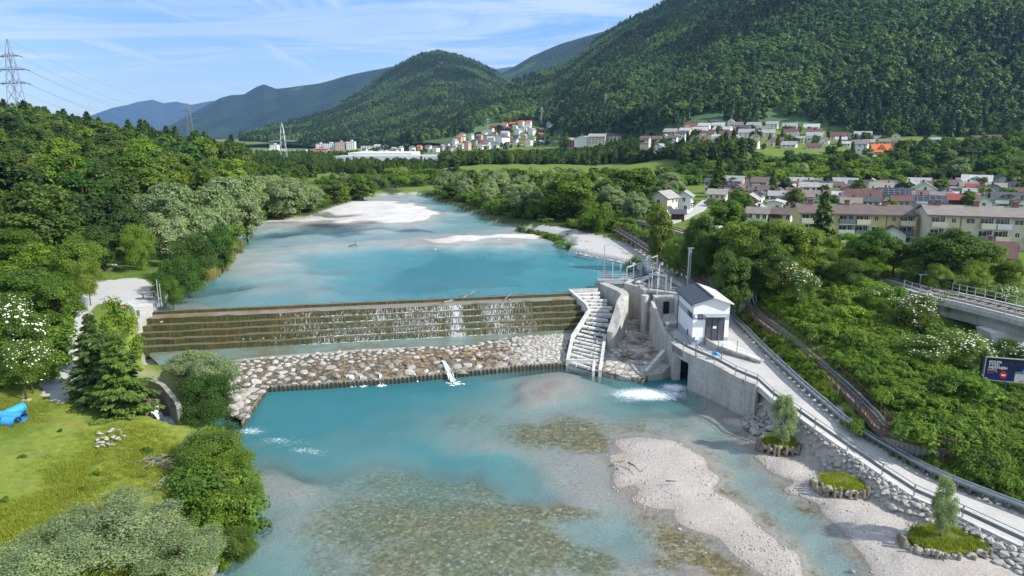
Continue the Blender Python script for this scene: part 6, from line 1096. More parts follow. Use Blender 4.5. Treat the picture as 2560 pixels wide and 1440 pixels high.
# ------------------------------------------------------------------ instanced vegetation and hills
def gn_points(name, co, scale, src, label=None, kind='stuff'):
    g = np.random.default_rng(len(co)); me = bpy.data.meshes.new(name); me.vertices.add(len(co)); me.vertices.foreach_set('co', np.asarray(co, np.float32).ravel())
    for an, d in (('sc', scale), ('rz', g.uniform(0, 6.28, len(co)))):
        a = me.attributes.new(an, 'FLOAT', 'POINT'); a.data.foreach_set('value', np.asarray(d, np.float32))
    o = link(name, me); ng = bpy.data.node_groups.new(name, 'GeometryNodeTree'); ng.interface.new_socket('Geometry', in_out='INPUT', socket_type='NodeSocketGeometry'); ng.interface.new_socket('Geometry', in_out='OUTPUT', socket_type='NodeSocketGeometry')
    N = ng.nodes; Lk = ng.links; gi = N.new('NodeGroupInput'); go = N.new('NodeGroupOutput'); oi = N.new('GeometryNodeObjectInfo'); oi.inputs['Object'].default_value = src; oi.inputs['As Instance'].default_value = True
    ip_ = N.new('GeometryNodeInstanceOnPoints'); s = N.new('GeometryNodeInputNamedAttribute'); s.data_type = 'FLOAT'; s.inputs[0].default_value = 'sc'; r = N.new('GeometryNodeInputNamedAttribute'); r.data_type = 'FLOAT'; r.inputs[0].default_value = 'rz'
    cb = N.new('ShaderNodeCombineXYZ'); er = N.new('FunctionNodeEulerToRotation'); Lk.new(r.outputs[0], cb.inputs[2]); Lk.new(cb.outputs[0], er.inputs[0])
    Lk.new(gi.outputs[0], ip_.inputs['Points']); Lk.new(oi.outputs['Geometry'], ip_.inputs['Instance']); Lk.new(er.outputs[0], ip_.inputs['Rotation']); Lk.new(s.outputs[0], ip_.inputs['Scale']); Lk.new(ip_.outputs[0], go.inputs[0])
    md = o.modifiers.new('points', 'NODES'); md.node_group = ng
    tag(o, label, kind=kind); return o
def src_tree(name, me, loc, label, cat, s=1.0):
    o = link(name, me, None, loc, 0, s); return tag(o, label, cat)
def far_tree(mat, seed, nl, size, H=10, R=3.3, kind='b'):
    if kind == 's': return spruce('tree', mat, seed, nl, size, H, R, lay=9)
    return crown('tree', mat, seed, nl, size, H, R, base=.05, ncl=20, lob=.4)
def onground(px, py, d): 
    q = PD(px, py, d); return Vector((q.x, q.y, G1(q.x, q.y) - .2))
# source trees stand in the scene themselves
SRC = []
for i, (mat, k, px, d, lab) in enumerate((('hill_leaf','b',1130,470,'dark round tree beside the long grey factory'),('hill_leaf','b',1190,480,'round tree standing behind the green levee, left part'),('hill_leaf','b',1262,475,'round tree standing behind the green levee, middle part'),('hill_needle','s',1410,478,'pointed conifer behind the green levee'),('hill_needle','s',1555,470,'pointed conifer behind the right end of the levee'))):
    me = far_tree(mat, 300 + i, 320 if k == 'b' else 260, 1.15 if k == 'b' else 1.5, kind=k, R=3.4 if k == 'b' else 2.1); SRC.append(src_tree('tree' if k == 'b' else 'conifer', me, onground(px, 400, d), lab, 'tree', 1.2))
def hill(name, cols, mat, nu=160, nv=90, bump=0.05, back=.25, prof=1.0, gully=0.05, seed=0, sc=300):
    """cols: pixel x, base y, base distance, ridge y, ridge distance -> a real slope between the two lines"""
    c = np.array(cols, float); u = np.linspace(c[0,0], c[-1,0], nu); tb = [np.interp(u, c[:,0], c[:,k]) for k in range(1,5)]
    t = np.concatenate([np.linspace(-.14, 1, nv), 1 + np.linspace(.06, back, 8)]); T, U = np.meshgrid(t, u, indexing='ij')
    yb, db, yr, dr = [np.broadcast_to(q, T.shape) for q in tb]
    def at(y, d, U): 
        v = (y-720)/FPX; r = (-SP - v*CP) / (CP - v*SP); x = (U-1280)/FPX / (CP - v*SP) * d; return x, d, CAMZ + r*d
    x0, y0, z0 = at(yb, db, U); x1, y1, z1 = at(yr, dr, U)
    Th = np.where(T < 0, T*.1, T); X = x0 + (x1-x0)*Th; Y = y0 + (y1-y0)*Th; tt = np.clip(T, 0, 1); Z = z0 + (z1-z0) * (tt**prof + np.minimum(T, 0)); over = np.clip(T-1, 0, 1); Z = Z - over * (z1-z0) * .9
    H = np.abs(z1-z0); n = fbm(X, Y, sc, 5, seed); rid = np.abs(fbm(X + .3*Y, Y*.35, sc*.7, 3, seed+5))
    Z = Z + H * (bump * n * 2 - gully * rid * 2.2 * 1) * np.sin(np.clip(tt, 0, 1) * np.pi) ** .6 + H * .012 * fbm(X, Y, sc*.2, 3, seed+9)
    if sc: pass
    me = np_mesh(name, np.stack([X, Y, Z], -1).reshape(-1, 3), quadgrid(len(t), nu), mat, True); o = link(name, me); tag(o, kind='structure'); return X, Y, Z
m = NT('wooded_hill'); co = m.coord(); f = m.noise(co, .012, 6, .7); f2 = m.noise(co, .05, 4, .7); c = m.mix(m.mr(f, .35, .65), (.055,.10,.045), (.09,.155,.06)); c = m.mix(m.mr(f2, .4, .7, 0, .6), c, (.11,.18,.07)); rk = m.noise(co, .006, 5, .7); c = m.mix(m.mr(rk, .70, .76, 0, .8), c, (.30,.28,.25)); m.bsdf(c, .95, None, .1); M['hill'] = m.mat
m = NT('far_mountain'); co = m.coord(); vo = m.voro(co, .055, 'Distance'); f = m.noise(co, .003, 6, .7); c = m.mix(m.mr(f, .35, .65), (.02,.04,.028), (.045,.075,.04)); rk = m.noise(co, .0022, 6, .75); c = m.mix(m.mr(rk, .60, .68, 0, .9), c, (.32,.30,.28)); m.bsdf(c, .95, m.bump(vo, 1.0, 14), .1); M['farhill'] = m.mat
m = NT('mid_mountain'); co = m.coord(); vo = m.voro(co, .075, 'Distance'); f = m.noise(co, .004, 6, .7); c = m.mix(m.mr(f, .35, .65), (.02,.04,.028), (.045,.08,.04)); c = m.mix(m.mr(m.noise(co, .0018, 3), .62, .66, 0, .8), c, (.10,.15,.035)); m.bsdf(c, .95, m.bump(vo, 1.0, 10), .1); M['midhill'] = m.mat
HB = hill('hillside', [(1000,352,900,351,1000),(1050,352,860,336,1050),(1150,352,840,291,1250),(1190,318,950,262,1400),(1240,308,975,232,1500),(1300,302,985,206,1600),(1380,304,960,180,1750),(1415,325,800,165,1780),(1440,322,750,150,1800),(1500,318,720,100,1850),(1560,318,690,60,1850),(1640,316,640,24,1800),(1700,312,600,-10,1750),(1800,308,585,-90,1600),(1950,312,575,-190,1500),(2200,335,520,-280,1350),(2560,342,510,-330,1250),(2900,342,500,-350,1150)], M['hill'], 220, 110, .06, seed=3, gully=.06, sc=420)
HC = hill('wooded_mountain', [(600,352,1500,345,1700),(690,352,1450,320,1900),(760,354,1380,304,2100),(830,356,1330,278,2250),(900,358,1280,235,2400),(960,360,1230,190,2500),(1010,362,1180,160,2550),(1060,362,1130,139,2600),(1100,362,1100,130,2600),(1150,362,1080,143,2600),(1200,360,1060,165,2600),(1250,355,1060,190,2600),(1320,345,1100,230,2500),(1400,340,1100,260,2400)], M['hill'], 150, 80, .05, seed=11, gully=.06, sc=600)
hill('mountain', [(1180,300,2600,215,3400),(1240,290,2500,188,3600),(1270,290,2500,176,3700),(1330,280,2400,140,3800),(1400,270,2300,110,3800),(1460,260,2200,92,3700),(1510,250,2200,78,3600),(1560,250,2200,60,3500),(1640,240,2200,40,3400)], M['midhill'], 120, 60, .05, seed=21, sc=900)
hill('mountain', [(380,345,5000,338,5600),(450,345,4800,300,5800),(500,345,4600,272,5900),(550,345,4500,246,6000),(575,345,4500,239,6000),(610,345,4400,236,5900),(640,345,4300,218,5800),(660,345,4200,211,5700),(690,345,4100,222,5600),(720,345,4000,219,5500),(800,345,3800,208,5300),(870,345,3600,189,5100),(930,345,3500,176,5000),(980,345,3400,166,4900),(1060,345,3300,150,4800),(1150,340,3300,170,4800),(1300,330,3300,200,4800)], M['midhill'], 180, 60, .04, seed=31, sc=1500)
hill('mountain', [(200,345,9000,300,11500),(232,345,9000,287,11500),(280,345,9000,270,11600),(320,345,9000,262,11700),(345,345,9000,255,11800),(380,345,9000,249,11800),(410,345,9000,258,11800),(440,345,9000,254,11800),(480,345,9000,262,11800),(530,345,9000,252,11600),(580,345,9000,258,11500),(700,345,9000,290,11500)], M['farhill'], 150, 50, .03, seed=41, sc=2500)
hill('mountain', [(1150,250,6500,190,8000),(1230,245,6500,174,8000),(1280,245,6500,167,8000),(1330,245,6500,175,8000),(1400,245,6500,190,8000)], M['farhill'], 60, 40, .02, seed=51, sc=2000)
hill('mountain', [(-400,345,7000,330,9000),(0,345,7000,310,9000),(150,345,7000,310,9200),(230,345,7000,322,9300),(300,345,7000,336,9000)], M['farhill'], 60, 40, .03, seed=61, sc=2000)
def hillpoints(H, n, seed, tmax=1.02, dens=None, keep=None):
    X, Y, Z = H; nv, nu = X.shape; g = np.random.default_rng(seed); a = g.uniform(0, min(nv-2, 80 if nv < 95 else 112), n); b = g.uniform(0, nu-1.001, n)
    i, j = a.astype(int), b.astype(int); fa, fb = a-i, b-j
    def bl(Q): return (Q[i,j]*(1-fb)+Q[i,j+1]*fb)*(1-fa) + (Q[i+1,j]*(1-fb)+Q[i+1,j+1]*fb)*fa
    ar = np.linalg.norm(np.cross(np.stack([X[i+1,j]-X[i,j], Y[i+1,j]-Y[i,j], Z[i+1,j]-Z[i,j]], -1), np.stack([X[i,j+1]-X[i,j], Y[i,j+1]-Y[i,j], Z[i,j+1]-Z[i,j]], -1)), axis=1)
    keepm = g.uniform(size=n) < ar / np.quantile(ar, .97)
    p = np.stack([bl(X), bl(Y), bl(Z)], -1)[keepm]
    if keep is not None: p = p[keep(p)]
    return p
def crown_obj(me): return next(o for o in bpy.data.objects if o.data == me and o.parent)
NSRC = []
for k_, i_ in (('broad', 0), ('dark', 1), ('broad', 2), ('spruce', 0), ('spruce', 1)):
    c_ = [o for o in bpy.data.objects if o.parent and o.data in CROWN[k_, 'f']]; c_ = c_ or [o for o in bpy.data.objects if o.parent and o.data in CROWN[k_, 'm']]; NSRC.append(c_[i_ % len(c_)])
def split_forest(name, p, hsc, seed, sharps, conif, SRC=SRC):
    g = np.random.default_rng(seed); f = fbm(p[:,0], p[:,1], 90, 3, seed); isC = (f + g.normal(0, .22, len(p))) > conif
    pc, pb = p[isC], p[~isC]; k = g.integers(0, 3, len(pb)); kc = g.integers(0, 2, len(pc))
    for i in range(3): q = pb[k == i]; gn_points(name, q - [0,0,.8], g.uniform(.75, 1.35, len(q)) * hsc, SRC[i])
    for i in range(2): q = pc[kc == i]; gn_points(name, q - [0,0,.8], g.uniform(.9, 1.7, len(q)) * hsc, SRC[3+i])
def pxof(p):
    d = p - np.array([0,0,CAMZ]); dep = d[:,1]*CP - d[:,2]*SP; upv = d[:,1]*SP + d[:,2]*CP; return 1280 + FPX*d[:,0]/dep, 720 - FPX*upv/dep
VIL_PX = [(1000,377),(1100,379),(1200,373),(1400,367),(1420,365),(1620,362),(1650,378),(1820,386),(2060,380),(2180,400),(2300,400),(2480,392),(2520,352),(2420,345),(2240,352),(2080,320),(1960,305),(1760,302),(1640,330),(1540,344),(1420,356),(1395,320),(1330,306),(1240,312),(1190,330),(1130,345),(1000,362)]
def offhouses(p):
    x, y = pxof(p); return (sdf(VIL_PX, x, y) > 2) 
CUT = [(1190,318),(1240,300),(1350,272),(1510,240),(1560,236),(1640,275),(1720,300),(1870,275),(2000,300)]
def keepB(p):
    x, y = pxof(p); d, _ = dline([(a, b, 0) for a, b in CUT], x, y); return (sdf(VIL_PX, x, y) > 2) & ((d > 9 + 5*vn(x, y, 20)) | (np.random.default_rng(3).uniform(size=len(x)) < .12)) & (y > -40)
split_forest('forest', hillpoints(HB, 95000, 1, keep=keepB), 1.05, 2, 0, .16)
split_forest('forest', hillpoints(HC, 60000, 5, keep=offhouses), 1.15, 6, 0, .10)
# valley woods beyond the individually built ones
def valley(poly, n, seed, hs, conif=.35, name='woodland', avoid=None, near=True):
    g = np.random.default_rng(seed); xs = [p[0] for p in poly]; ys = [p[1] for p in poly]; X = g.uniform(min(xs), max(xs), n); Y = g.uniform(min(ys), max(ys), n); k = sdf(poly, X, Y) < 0
    if avoid is not None: k &= avoid(X, Y)
    X, Y = X[k], Y[k]; p = np.stack([X, Y, ground(X, Y)], -1); split_forest(name, p, hs, seed, 0, conif, NSRC if near else SRC)
def D2(lst): return [tuple(PD(a, 400, d)[:2]) for a, d in lst]
valley([(-215,300),(-170,340),(-130,335),(-150,400),(-190,470),(-300,500),(-420,470),(-420,250),(-215,235)], 2600, 21, 1.15); valley([(-130,335),(-100,335),(-110,400),(-150,560),(-215,540),(-190,470),(-150,400)], 800, 31, .6)
valley([(-120,400),(-60,395),(-46,440),(-60,520),(-130,560)], 500, 22, .5)
valley(D2([(650,600),(1100,440),(1130,455),(1100,520),(840,560),(830,640),(650,720)]), 900, 23, .6)
valley(D2([(1105,462),(1540,462),(1700,410),(1760,392),(1640,620),(1400,620),(1100,640)]), 4200, 24, .72, avoid=lambda X, Y: offhouses(np.stack([X, Y, ground(X, Y)], -1)))
valley(D2([(1700,392),(2560,392),(2700,380),(2700,430),(2560,440),(2300,410),(2200,390),(1760,420),(1700,430)]), 800, 25, .9, avoid=lambda X, Y: (sdf(D2([(1880,380),(2190,380),(2190,440),(1880,440)]), X, Y) > 0))
valley(D2([(2080,500),(2700,440),(2900,420),(2900,640),(2560,620),(2080,620)]), 1100, 26, 1.0, avoid=lambda X, Y: offhouses(np.stack([X, Y, ground(X, Y)], -1)))
valley(D2([(640,800),(1100,760),(1180,830),(1100,950),(900,1060),(640,1100)]), 1300, 27, .5, avoid=lambda X, Y: fbm(X, Y, 60, 2, 4) > -.05)
valley(D2([(1400,705),(1640,660),(1700,610),(1720,740),(1500,780),(1400,820)]), 900, 30, 1.0, avoid=lambda X, Y: offhouses(np.stack([X, Y, ground(X, Y)], -1)))
# scattered trees between the hillside houses
def hillvill(X, Y): return fbm(X, Y, 18, 2, 14) > .0
valley(D2([(1100,780),(1380,800),(1390,960),(1230,980),(1100,900)]), 420, 28, .45, avoid=hillvill)
valley(D2([(1600,440),(2280,400),(2300,430),(2080,560),(1960,590),(1760,600),(1600,620)]), 420, 29, .55, avoid=hillvill)
# ------------------------------------------------------------------ double crash barrier beside the road
BR = smooth_path([P(*a) for a in ((1630,628,7.3),(1672,648,7.2),(1722,684,7.1),(1772,728,6.4),(1806,768,5.3),(1836,802,4.7),(1868,834,4.5),(1900,868,4.4),(1960,926,4.2),(2005,968,3.95),(2060,1015,3.5),(2120,1066,2.9),(2180,1103,2.4),(2240,1138,2.0),(2330,1188,1.75),(2450,1238,1.6),(2580,1288,1.5),(2700,1335,1.45))], 4)
bar = thing('crash_barrier', BR[0], 'pair of long grey steel pipes on short posts along the landward side of the road', 'barrier'); b = BR[0]
def offset(path, o):
    out = []
    for i, p in enumerate(path):
        d = (path[min(i+1, len(path)-1)] - path[max(i-1, 0)]); d.z = 0; d.normalize(); out.append(p + Vector((d.y, -d.x, 0)) * o)
    return out
for o_, z_, r_ in ((-.24,.55,.15),(.24,.55,.15),(0,.25,.10)):
    MB().tube([p - b + Vector((0,0,z_)) for p in offset(BR, o_)], r_, 8).build('pipe', M['pipe'], bar, smooth=True)
pm = MB().box((0,0,.2), (.12,.7,.75)).mesh('post', M['steel_d'])
for i, p in enumerate(densify(BR, 3.0)[:90]): link('post', pm, bar, p - b, 0)
# ------------------------------------------------------------------ brown pipe bridge with walkway
def pipebridge(pts, label, loops=None):
    pts = smooth_path(pts, 5); b = pts[0]; t = thing('pipe_bridge', b, label, 'pipe bridge'); L = [p - b for p in pts]
    MB().wall([(p.x, p.y) for p in offset(L, .7)], [p.z for p in L], [p.z - .14 for p in L], 1.4, 1).build('walkway', M['deckwood'], t)
    for o_ in (-.72, .72): MB().tube([p + Vector((0,0,-.3)) for p in offset(L, o_)], .16, 4).build('girder', M['rust'], t)
    for o_, r_, z_ in ((-.42,.17,.25),(-.02,.13,.2)): MB().tube([p + Vector((0,0,z_)) for p in offset(L, o_)], r_, 7).build('pipe', M['steel_d'], t, smooth=True)
    for o_ in (-.75, .75):
        hr_ = MB(); 
        for z_ in (.5, 1.0): hr_.tube([p + Vector((0,0,z_)) for p in offset(L, o_)], .045, 4)
        hr_.build('hand_rail', M['rust'], t)
    pm = MB().box((0,0,.45), (.08,.08,1.2)).mesh('post', M['rust']); n = 0
    for o_ in (-.75, .75):
        for p in densify(offset(L, o_), 2.0)[:50]: link('post', pm, t, p)
    sm = MB().box((0,0,-1.2), (.35,1.3,2.4)).mesh('support', M['conc_old'])
    for p in densify(L, 7.0): link('support', sm, t, p)
    return t
PBL = [P(*a) for a in ((1543,574,8.6),(1590,602,8.5),(1640,634,8.4),(1700,666,8.3),(1755,697,8.1),(1800,722,7.7),(1852,742,7.1))]
PBR = [P(*a) for a in ((1872,760,6.6),(1900,792,6.2),(1950,830,5.9),(2000,872,5.6),(2060,922,5.2),(2120,975,4.8),(2180,1035,4.2),(2208,1068,3.9),(2250,1083,3.8),(2320,1102,3.7),(2400,1125,3.6))]
pipebridge(PBL, 'brown pipe bridge with railings running upstream behind the white hut'); pipebridge(PBR, 'brown pipe bridge with railings running downstream from the pipe loop')
lp0 = P(1860, 758, 6.8); t = thing('pipe_loop', lp0, 'tall arched loop of grey pipes on a concrete block between the two pipe bridges', 'pipes')
MB().prism([(-.6,-.5),(.7,-.5),(.6,.6),(-.5,.6)], -2, 1.2).build('block', M['conc_old'], t)
for k, (dx, r_) in enumerate(((-.5,.14),(-.1,.10),(.55,.15),(.95,.12))):
    pth = [(dx-1.0, .9, .2),(dx-.25,.3,.6),(dx-.2,.25,2.4),(dx-.05,.1,2.75),(dx+.3,-.3,2.8),(dx+.45,-.45,2.4),(dx+.5,-.5,.7),(dx+.8,-1.0,.0),(dx+1.4,-1.9,-.4)]; MB().tube(smooth_path(pth, 4), r_, 7).build('pipe', M['pipe'], t, smooth=True)
# ------------------------------------------------------------------ railway and its bridge
RL = smooth_path([P(*a) for a in ((1560,548,9.2),(1620,556,9.4),(1690,576,9.6),(1760,596,9.8),(1880,625,10),(2000,655,10),(2060,668,10),(2160,688,10),(2250,706,10),(2340,733,10),(2450,758,10),(2580,790,10),(2720,826,10),(2900,868,10),(3250,950,10))], 5)
rt = thing('railway_track', RL[0], 'single railway track on pale ballast curving past the meadow to the bridge', 'railway'); b = RL[0]; L = [p - b for p in RL]
m = NT('ballast'); co = m.coord(); m.bsdf(m.mix(m.noise(co, 6, 4, .7), (.16,.14,.12), (.46,.43,.40)), .95, m.bump(m.noise(co, 9, 3), .5, .05)); M['ballast'] = m.mat
MB().wall([(p.x, p.y) for p in offset(L, 1.6)], [p.z + .3 for p in L], [p.z - .6 for p in L], 3.2, 1).build('ballast', M['ballast'], rt)
for o_ in (-.75, .75): MB().tube([p + Vector((0,0,.45)) for p in offset(L, o_)], .08, 4).build('rail', M['rust'], rt)
sl = MB(); dd = densify(L, .75)
for p in dd: sl.box(p + Vector((0,0,.33)), (.26,2.3,.14), math.atan2(L[-1].y-L[-12].y, L[-1].x-L[-12].x) if p.x > 30 else math.atan2(-1,1.0))
tag(sl.build('sleepers', M['deckwood'], rt), kind='stuff')
BRG = RL[[i for i, p in enumerate(RL) if p.x > P(2335,733,10).x][0]-1:]
bg_ = thing('railway_bridge', BRG[0], 'grey concrete railway bridge with steel railings on a broad pier', 'bridge'); b = BRG[0]; L = [p - b for p in BRG]
MB().wall([(p.x, p.y) for p in offset(L, 2.7)], [p.z - .25 for p in L], [p.z - .75 for p in L], 5.4, 1).build('deck', M['conc'], bg_)
MB().wall([(p.x, p.y) for p in offset(L, 1.7)], [p.z - .75 for p in L], [p.z - 2.3 for p in L], 3.4, 1).build('girder', M['conc'], bg_)
for o_ in (-2.55, 2.55): MB().wall([(p.x, p.y) for p in offset(L, o_)], [p.z + .15 for p in L], [p.z - .25 for p in L], .3, 1).build('edge_beam', M['conc_new'], bg_)
pm = MB().tube([(0,0,-.2),(0,0,1.25)], .05, 5).mesh('post', M['steel'])
for o_ in (-2.5, 2.5):
    r_ = MB(); A = offset(L, o_)
    for z_ in (.65, 1.2): r_.tube([p + Vector((0,0,z_)) for p in A], .035, 5)
    r_.build('railing', M['steel'], bg_)
    for p in densify(A, 2.4): link('post', pm, bg_, p)
pr = P(2500, 800, 10) - b; q = RL[-9] - b; pier_ = MB(); pc = (P(2520,778,10)) - b
pier_.add([(pc.x-2.6, pc.y-1.3, -2.2), (pc.x+2.6, pc.y-1.3, -2.2), (pc.x+2.6, pc.y+1.3, -2.2), (pc.x-2.6, pc.y+1.3, -2.2), (pc.x-.9, pc.y-.8, -6.5), (pc.x+1.3, pc.y-.8, -6.5), (pc.x+1.3, pc.y+.8, -6.5), (pc.x-.9, pc.y+.8, -6.5)], [(3,2,1,0),(4,5,6,7),(0,1,5,4),(1,2,6,5),(2,3,7,6),(3,0,4,7)]); pier_.f = [f[::-1] for f in pier_.f]; pier_.build('pier', M['white'], bg_)
ab = L[0]; MB().box((ab.x - .6, ab.y, -1.2), (2.2,5.0,2.6), -.5).build('abutment', M['conc_old'], bg_); MB().box((ab.x, ab.y + .4, .9), (.12,.12,1.9)).box((ab.x+.3, ab.y + .4, 1.85), (1.2,.35,.1)).build('sign_frame', M['steel'], bg_)
q = P(2117, 690, 10.1); t = thing('track_sign', q, 'small round white railway sign on a short dark post', 'sign'); MB().tube([(0,0,-.3),(0,0,1.7)], .05, 5).build('post', M['black'], t); MB().tube([(0,-.09,1.75),(0,-.03,1.75)], .28, 12).build('plate', M['white'], t)
q = P(2059, 660, 10); t = thing('track_sign', q, 'grey square railway sign at the upper end of the meadow', 'sign'); MB().tube([(0,0,-.3),(0,0,1.4)], .06, 5).build('post', M['steel'], t); MB().box((0,-.06,1.3), (.55,.05,.6)).build('plate', M['steel'], t)
# ------------------------------------------------------------------ billboard
BB0 = P(2457, 953, 5.2); k = ppm(BB0.y); BW_, BH_ = 6.4, 2.95
bb = thing('billboard', BB0 + Vector((0,0,.25)), 'dark blue advertising billboard with white lettering among the bushes at the right edge', 'billboard', None, R(-17))
bm_ = NT('poster_dark'); co = bm_.coord(); sxx = bm_.n('ShaderNodeSeparateXYZ'); bm_.l(co, sxx.inputs[0]); c = bm_.ramp(bm_.mr(sxx.outputs[2], 0, BH_), [(0, (.015,.03,.16)), (.35, (.018,.022,.10)), (1, (.012,.008,.016))]); c = bm_.mix(bm_.mr(bm_.noise(co, 1.6, 4, .6), .5, .75, 0, .6), c, (.05,.06,.18)); bm_.bsdf(c, .35); 
MB().box((2.05,0,BH_/2), (4.1,.12,BH_)).build('poster', bm_.mat, bb); MB().box((4.1+1.15,-.0,BH_/2+.55), (2.3,.12,BH_-1.1)).build('poster', plain('poster_night', (.02,.022,.05), .5, 1.5, .35), bb); MB().box((4.1+1.15,0,.8), (2.3,.12,1.0)).build('poster', plain('poster_pale', (.52,.53,.56), .08, 1, .4), bb); MB().box((5.25,0,.15), (2.3,.13,.3)).build('poster', plain('poster_cream', (.62,.55,.42), .05, 1, .4), bb)
MB().box((3.2,0,-.05), (6.6,.2,.1)).box((3.2,0,BH_+.05), (6.6,.2,.1)).box((-.06,0,BH_/2), (.12,.2,BH_+.2)).build('frame', M['steel'], bb); MB().box((-.35,.3,BH_/2), (.1,.8,BH_)).build('side_panel', plain('panel_blue', (.02,.03,.10), .2, 1, .4), bb)
bb.scale = (.66, .8, .8)
for x in (.6, 3.2, 5.8): MB().box((x,.2,-.6), (.18,.18,1.6)).build('leg', M['steel_d'], bb)
def txt(s, x, z, size, mat, parent, nm='lettering', sx=1.0, rot=0, y=-.075, bold=.02):
    cu = bpy.data.curves.new(nm, 'FONT'); cu.body = s; cu.size = size; cu.extrude = .004; cu.offset = bold * size; o = bpy.data.objects.new(nm, cu); COL.objects.link(o); o.location = (x, y, z); o.rotation_euler = (math.pi/2, 0, 0); o.scale = (sx, 1, 1); bpy.context.view_layer.update()
    dg = bpy.context.evaluated_depsgraph_get(); me = bpy.data.meshes.new_from_object(o.evaluated_get(dg)); bpy.data.objects.remove(o); me.materials.clear(); me.materials.append(mat); o2 = link(nm, me, parent, (x, y, z)); o2.rotation_euler = (math.pi/2, 0, 0); o2.scale = (sx, 1, 1); return o2
pw = M['white']
txt('POTUJTE', .42, 2.28, .42, pw, bb, sx=1.0); txt('V STILU', .42, 1.92, .42, pw, bb); txt('NAJHITREJ\u0160IH', .42, 1.55, .42, pw, bb); txt('ORACLE', .36, 1.26, .28, pw, bb, sx=1.15, bold=0); txt('Red Bull', .36, 1.06, .22, M['red'], bb, sx=1.3); txt('RACING', .40, .90, .13, plain('gold_letters', (.7,.4,.05), .1, 1, .5), bb, sx=1.7, bold=0)
MB().tube([(2.55,-.10,.78),(2.55,-.065,.78)], .52, 24).build('red_disc', M['red'], bb); MB().box((2.55,-.115,.83), (.62,.015,.10)).box((2.55,-.115,.70), (.54,.015,.10)).build('disc_text_lines', pw, bb)
MB().tube([(1.58,-.07,1.13),(1.58,-.085,1.13)], .09, 12).build('sun_disc', plain('gold_disc', (.75,.38,.03), .1, 1, .5), bb)
# printed figure on the poster: flat head, face and blue jersey
skin = plain('poster_skin', (.50,.30,.22), .1, 2, .5); fig = MB().tube([(5.35,-.07,2.05),(5.35,-.09,2.05)], .24, 16).build('printed_head', skin, bb); MB().box((5.35,-.10,2.2), (.46,.02,.18)).build('printed_hair', M['black'], fig); MB().prism([(4.75,-.09),(5.95,-.09),(5.95,-.07),(4.75,-.07)], [1.32,1.32,1.32,1.32], [1.62,1.62,1.62,1.62]).prism([(5.0,-.09),(5.7,-.09),(5.7,-.07),(5.0,-.07)], 1.62, 1.84).build('printed_jersey', plain('poster_blue', (.03,.06,.42), .15, 3, .4), bb); MB().box((5.35,-.10,1.45), (.5,.015,.12)).build('jersey_print', pw, fig); MB().box((4.1+1.15,-.075,1.28), (2.25,.02,.12)).build('printed_band', plain('poster_green', (.10,.42,.33), .2, 5, .4), bb); txt('SPAR', 4.75, .06, .22, M['red'], bb, sx=1.3)
# ------------------------------------------------------------------ pylons and wires
def pylon(loc, H, arms, mat, label, w0=3.0, w1=.5, sway=0, group=None, r=.09):
    t = thing('power_pylon', loc, label, 'pylon', group, sway); lat = MB(); n = 9; zs = [H * (1 - (1-i/n)**1.0) for i in range(n+1)]; wd_ = [w0/2 * (1-z/H)**.9 + w1/2 * (z/H) for z in zs]; wd_[-1] = .05
    for s in ((-1,-1),(1,-1),(1,1),(-1,1)): lat.tube([(s[0]*w, s[1]*w, z) for w, z in zip(wd_, zs)], r, 4)
    for i in range(n):
        a, c, z0, z1 = wd_[i], wd_[i+1], zs[i], zs[i+1]
        for (p, q) in (((-1,-1),(1,-1)),((1,-1),(1,1)),((1,1),(-1,1)),((-1,1),(-1,-1))):
            lat.tube([(p[0]*a,p[1]*a,z0),(q[0]*c,q[1]*c,z1)], r*.6, 3, cap=False); lat.tube([(q[0]*a,q[1]*a,z0),(p[0]*c,p[1]*c,z1)], r*.6, 3, cap=False)
    lat.build('lattice', M[mat], t); tips = []
    ar = r * (2.0 if 40 < H < 45 else 1.2)
    for z, L_ in arms:
        i = min(range(n+1), key=lambda j: abs(zs[j]-z)); w = wd_[i]; am = MB()
        for s in (-1, 1):
            for yv in (-w, w): am.tube([(s*w*.8, yv, z),(s*L_, 0, z)], ar, 4); am.tube([(s*w*.8, yv, z+1.3),(s*L_, 0, z)], r*.6, 3)
            for k in (.3,.6): am.tube([(s*L_*k, -w*(1-k), z),(s*L_*k, w*(1-k), z+1.3*(1-k))], r*.5, 3); tips
            tips.append((s*L_, 0, z))
        ao = am.build('cross_arm', M[mat], t)
        for s in (-1, 1): 
            ins = MB().tube([(s*L_,0,z),(s*L_+s*.7,-1.6,z-.5)], .16, 6).tube([(s*L_,0,z),(s*L_+s*.4,1.8,z-.5)], .16, 6).build('insulator', M['rust'], ao)
    return t, tips
def pyl_px(px, yt, H, d, arms, mat, label, **kw):
    q = PD(px, yt, d); loc = Vector((q.x, d, q.z - H)); t, tips = pylon(loc, H, arms, mat, label, **kw); Mz = Matrix.Translation(loc) @ Matrix.Rotation(kw.get('sway', 0), 4, 'Z'); return t, [Mz @ Vector(p) for p in tips], q
t1, tp1, top1 = pyl_px(17, 97, 50, 330, [(42.5,5.2),(36.5,8.0),(30.5,7.4)], 'steel_d', 'tallest lattice pylon with three cross arms at the left edge', w0=7.5, w1=1.0, sway=R(-14), r=.13)
t2, tp2, top2 = pyl_px(470, 258, 38, 640, [(31,5.2),(24.5,9.0),(18,7)], 'steel_d', 'dark three-armed pylon rising behind the wood on the left', w0=6, w1=1.0, sway=R(10), r=.15)
t3, tp3, top3 = pyl_px(704, 308, 42, 560, [(28,10.5)], 'steel', 'pale tall pylon with one wide cross arm near the factory', w0=6.5, w1=1.4, sway=R(5), r=.15)
def wire(a, b_, sag, name_l=None, mat='steel_d', r=.05):
    return [a.lerp(b_, k/16) - Vector((0,0,sag * 4 * (k/16) * (1 - k/16))) for k in range(17)]
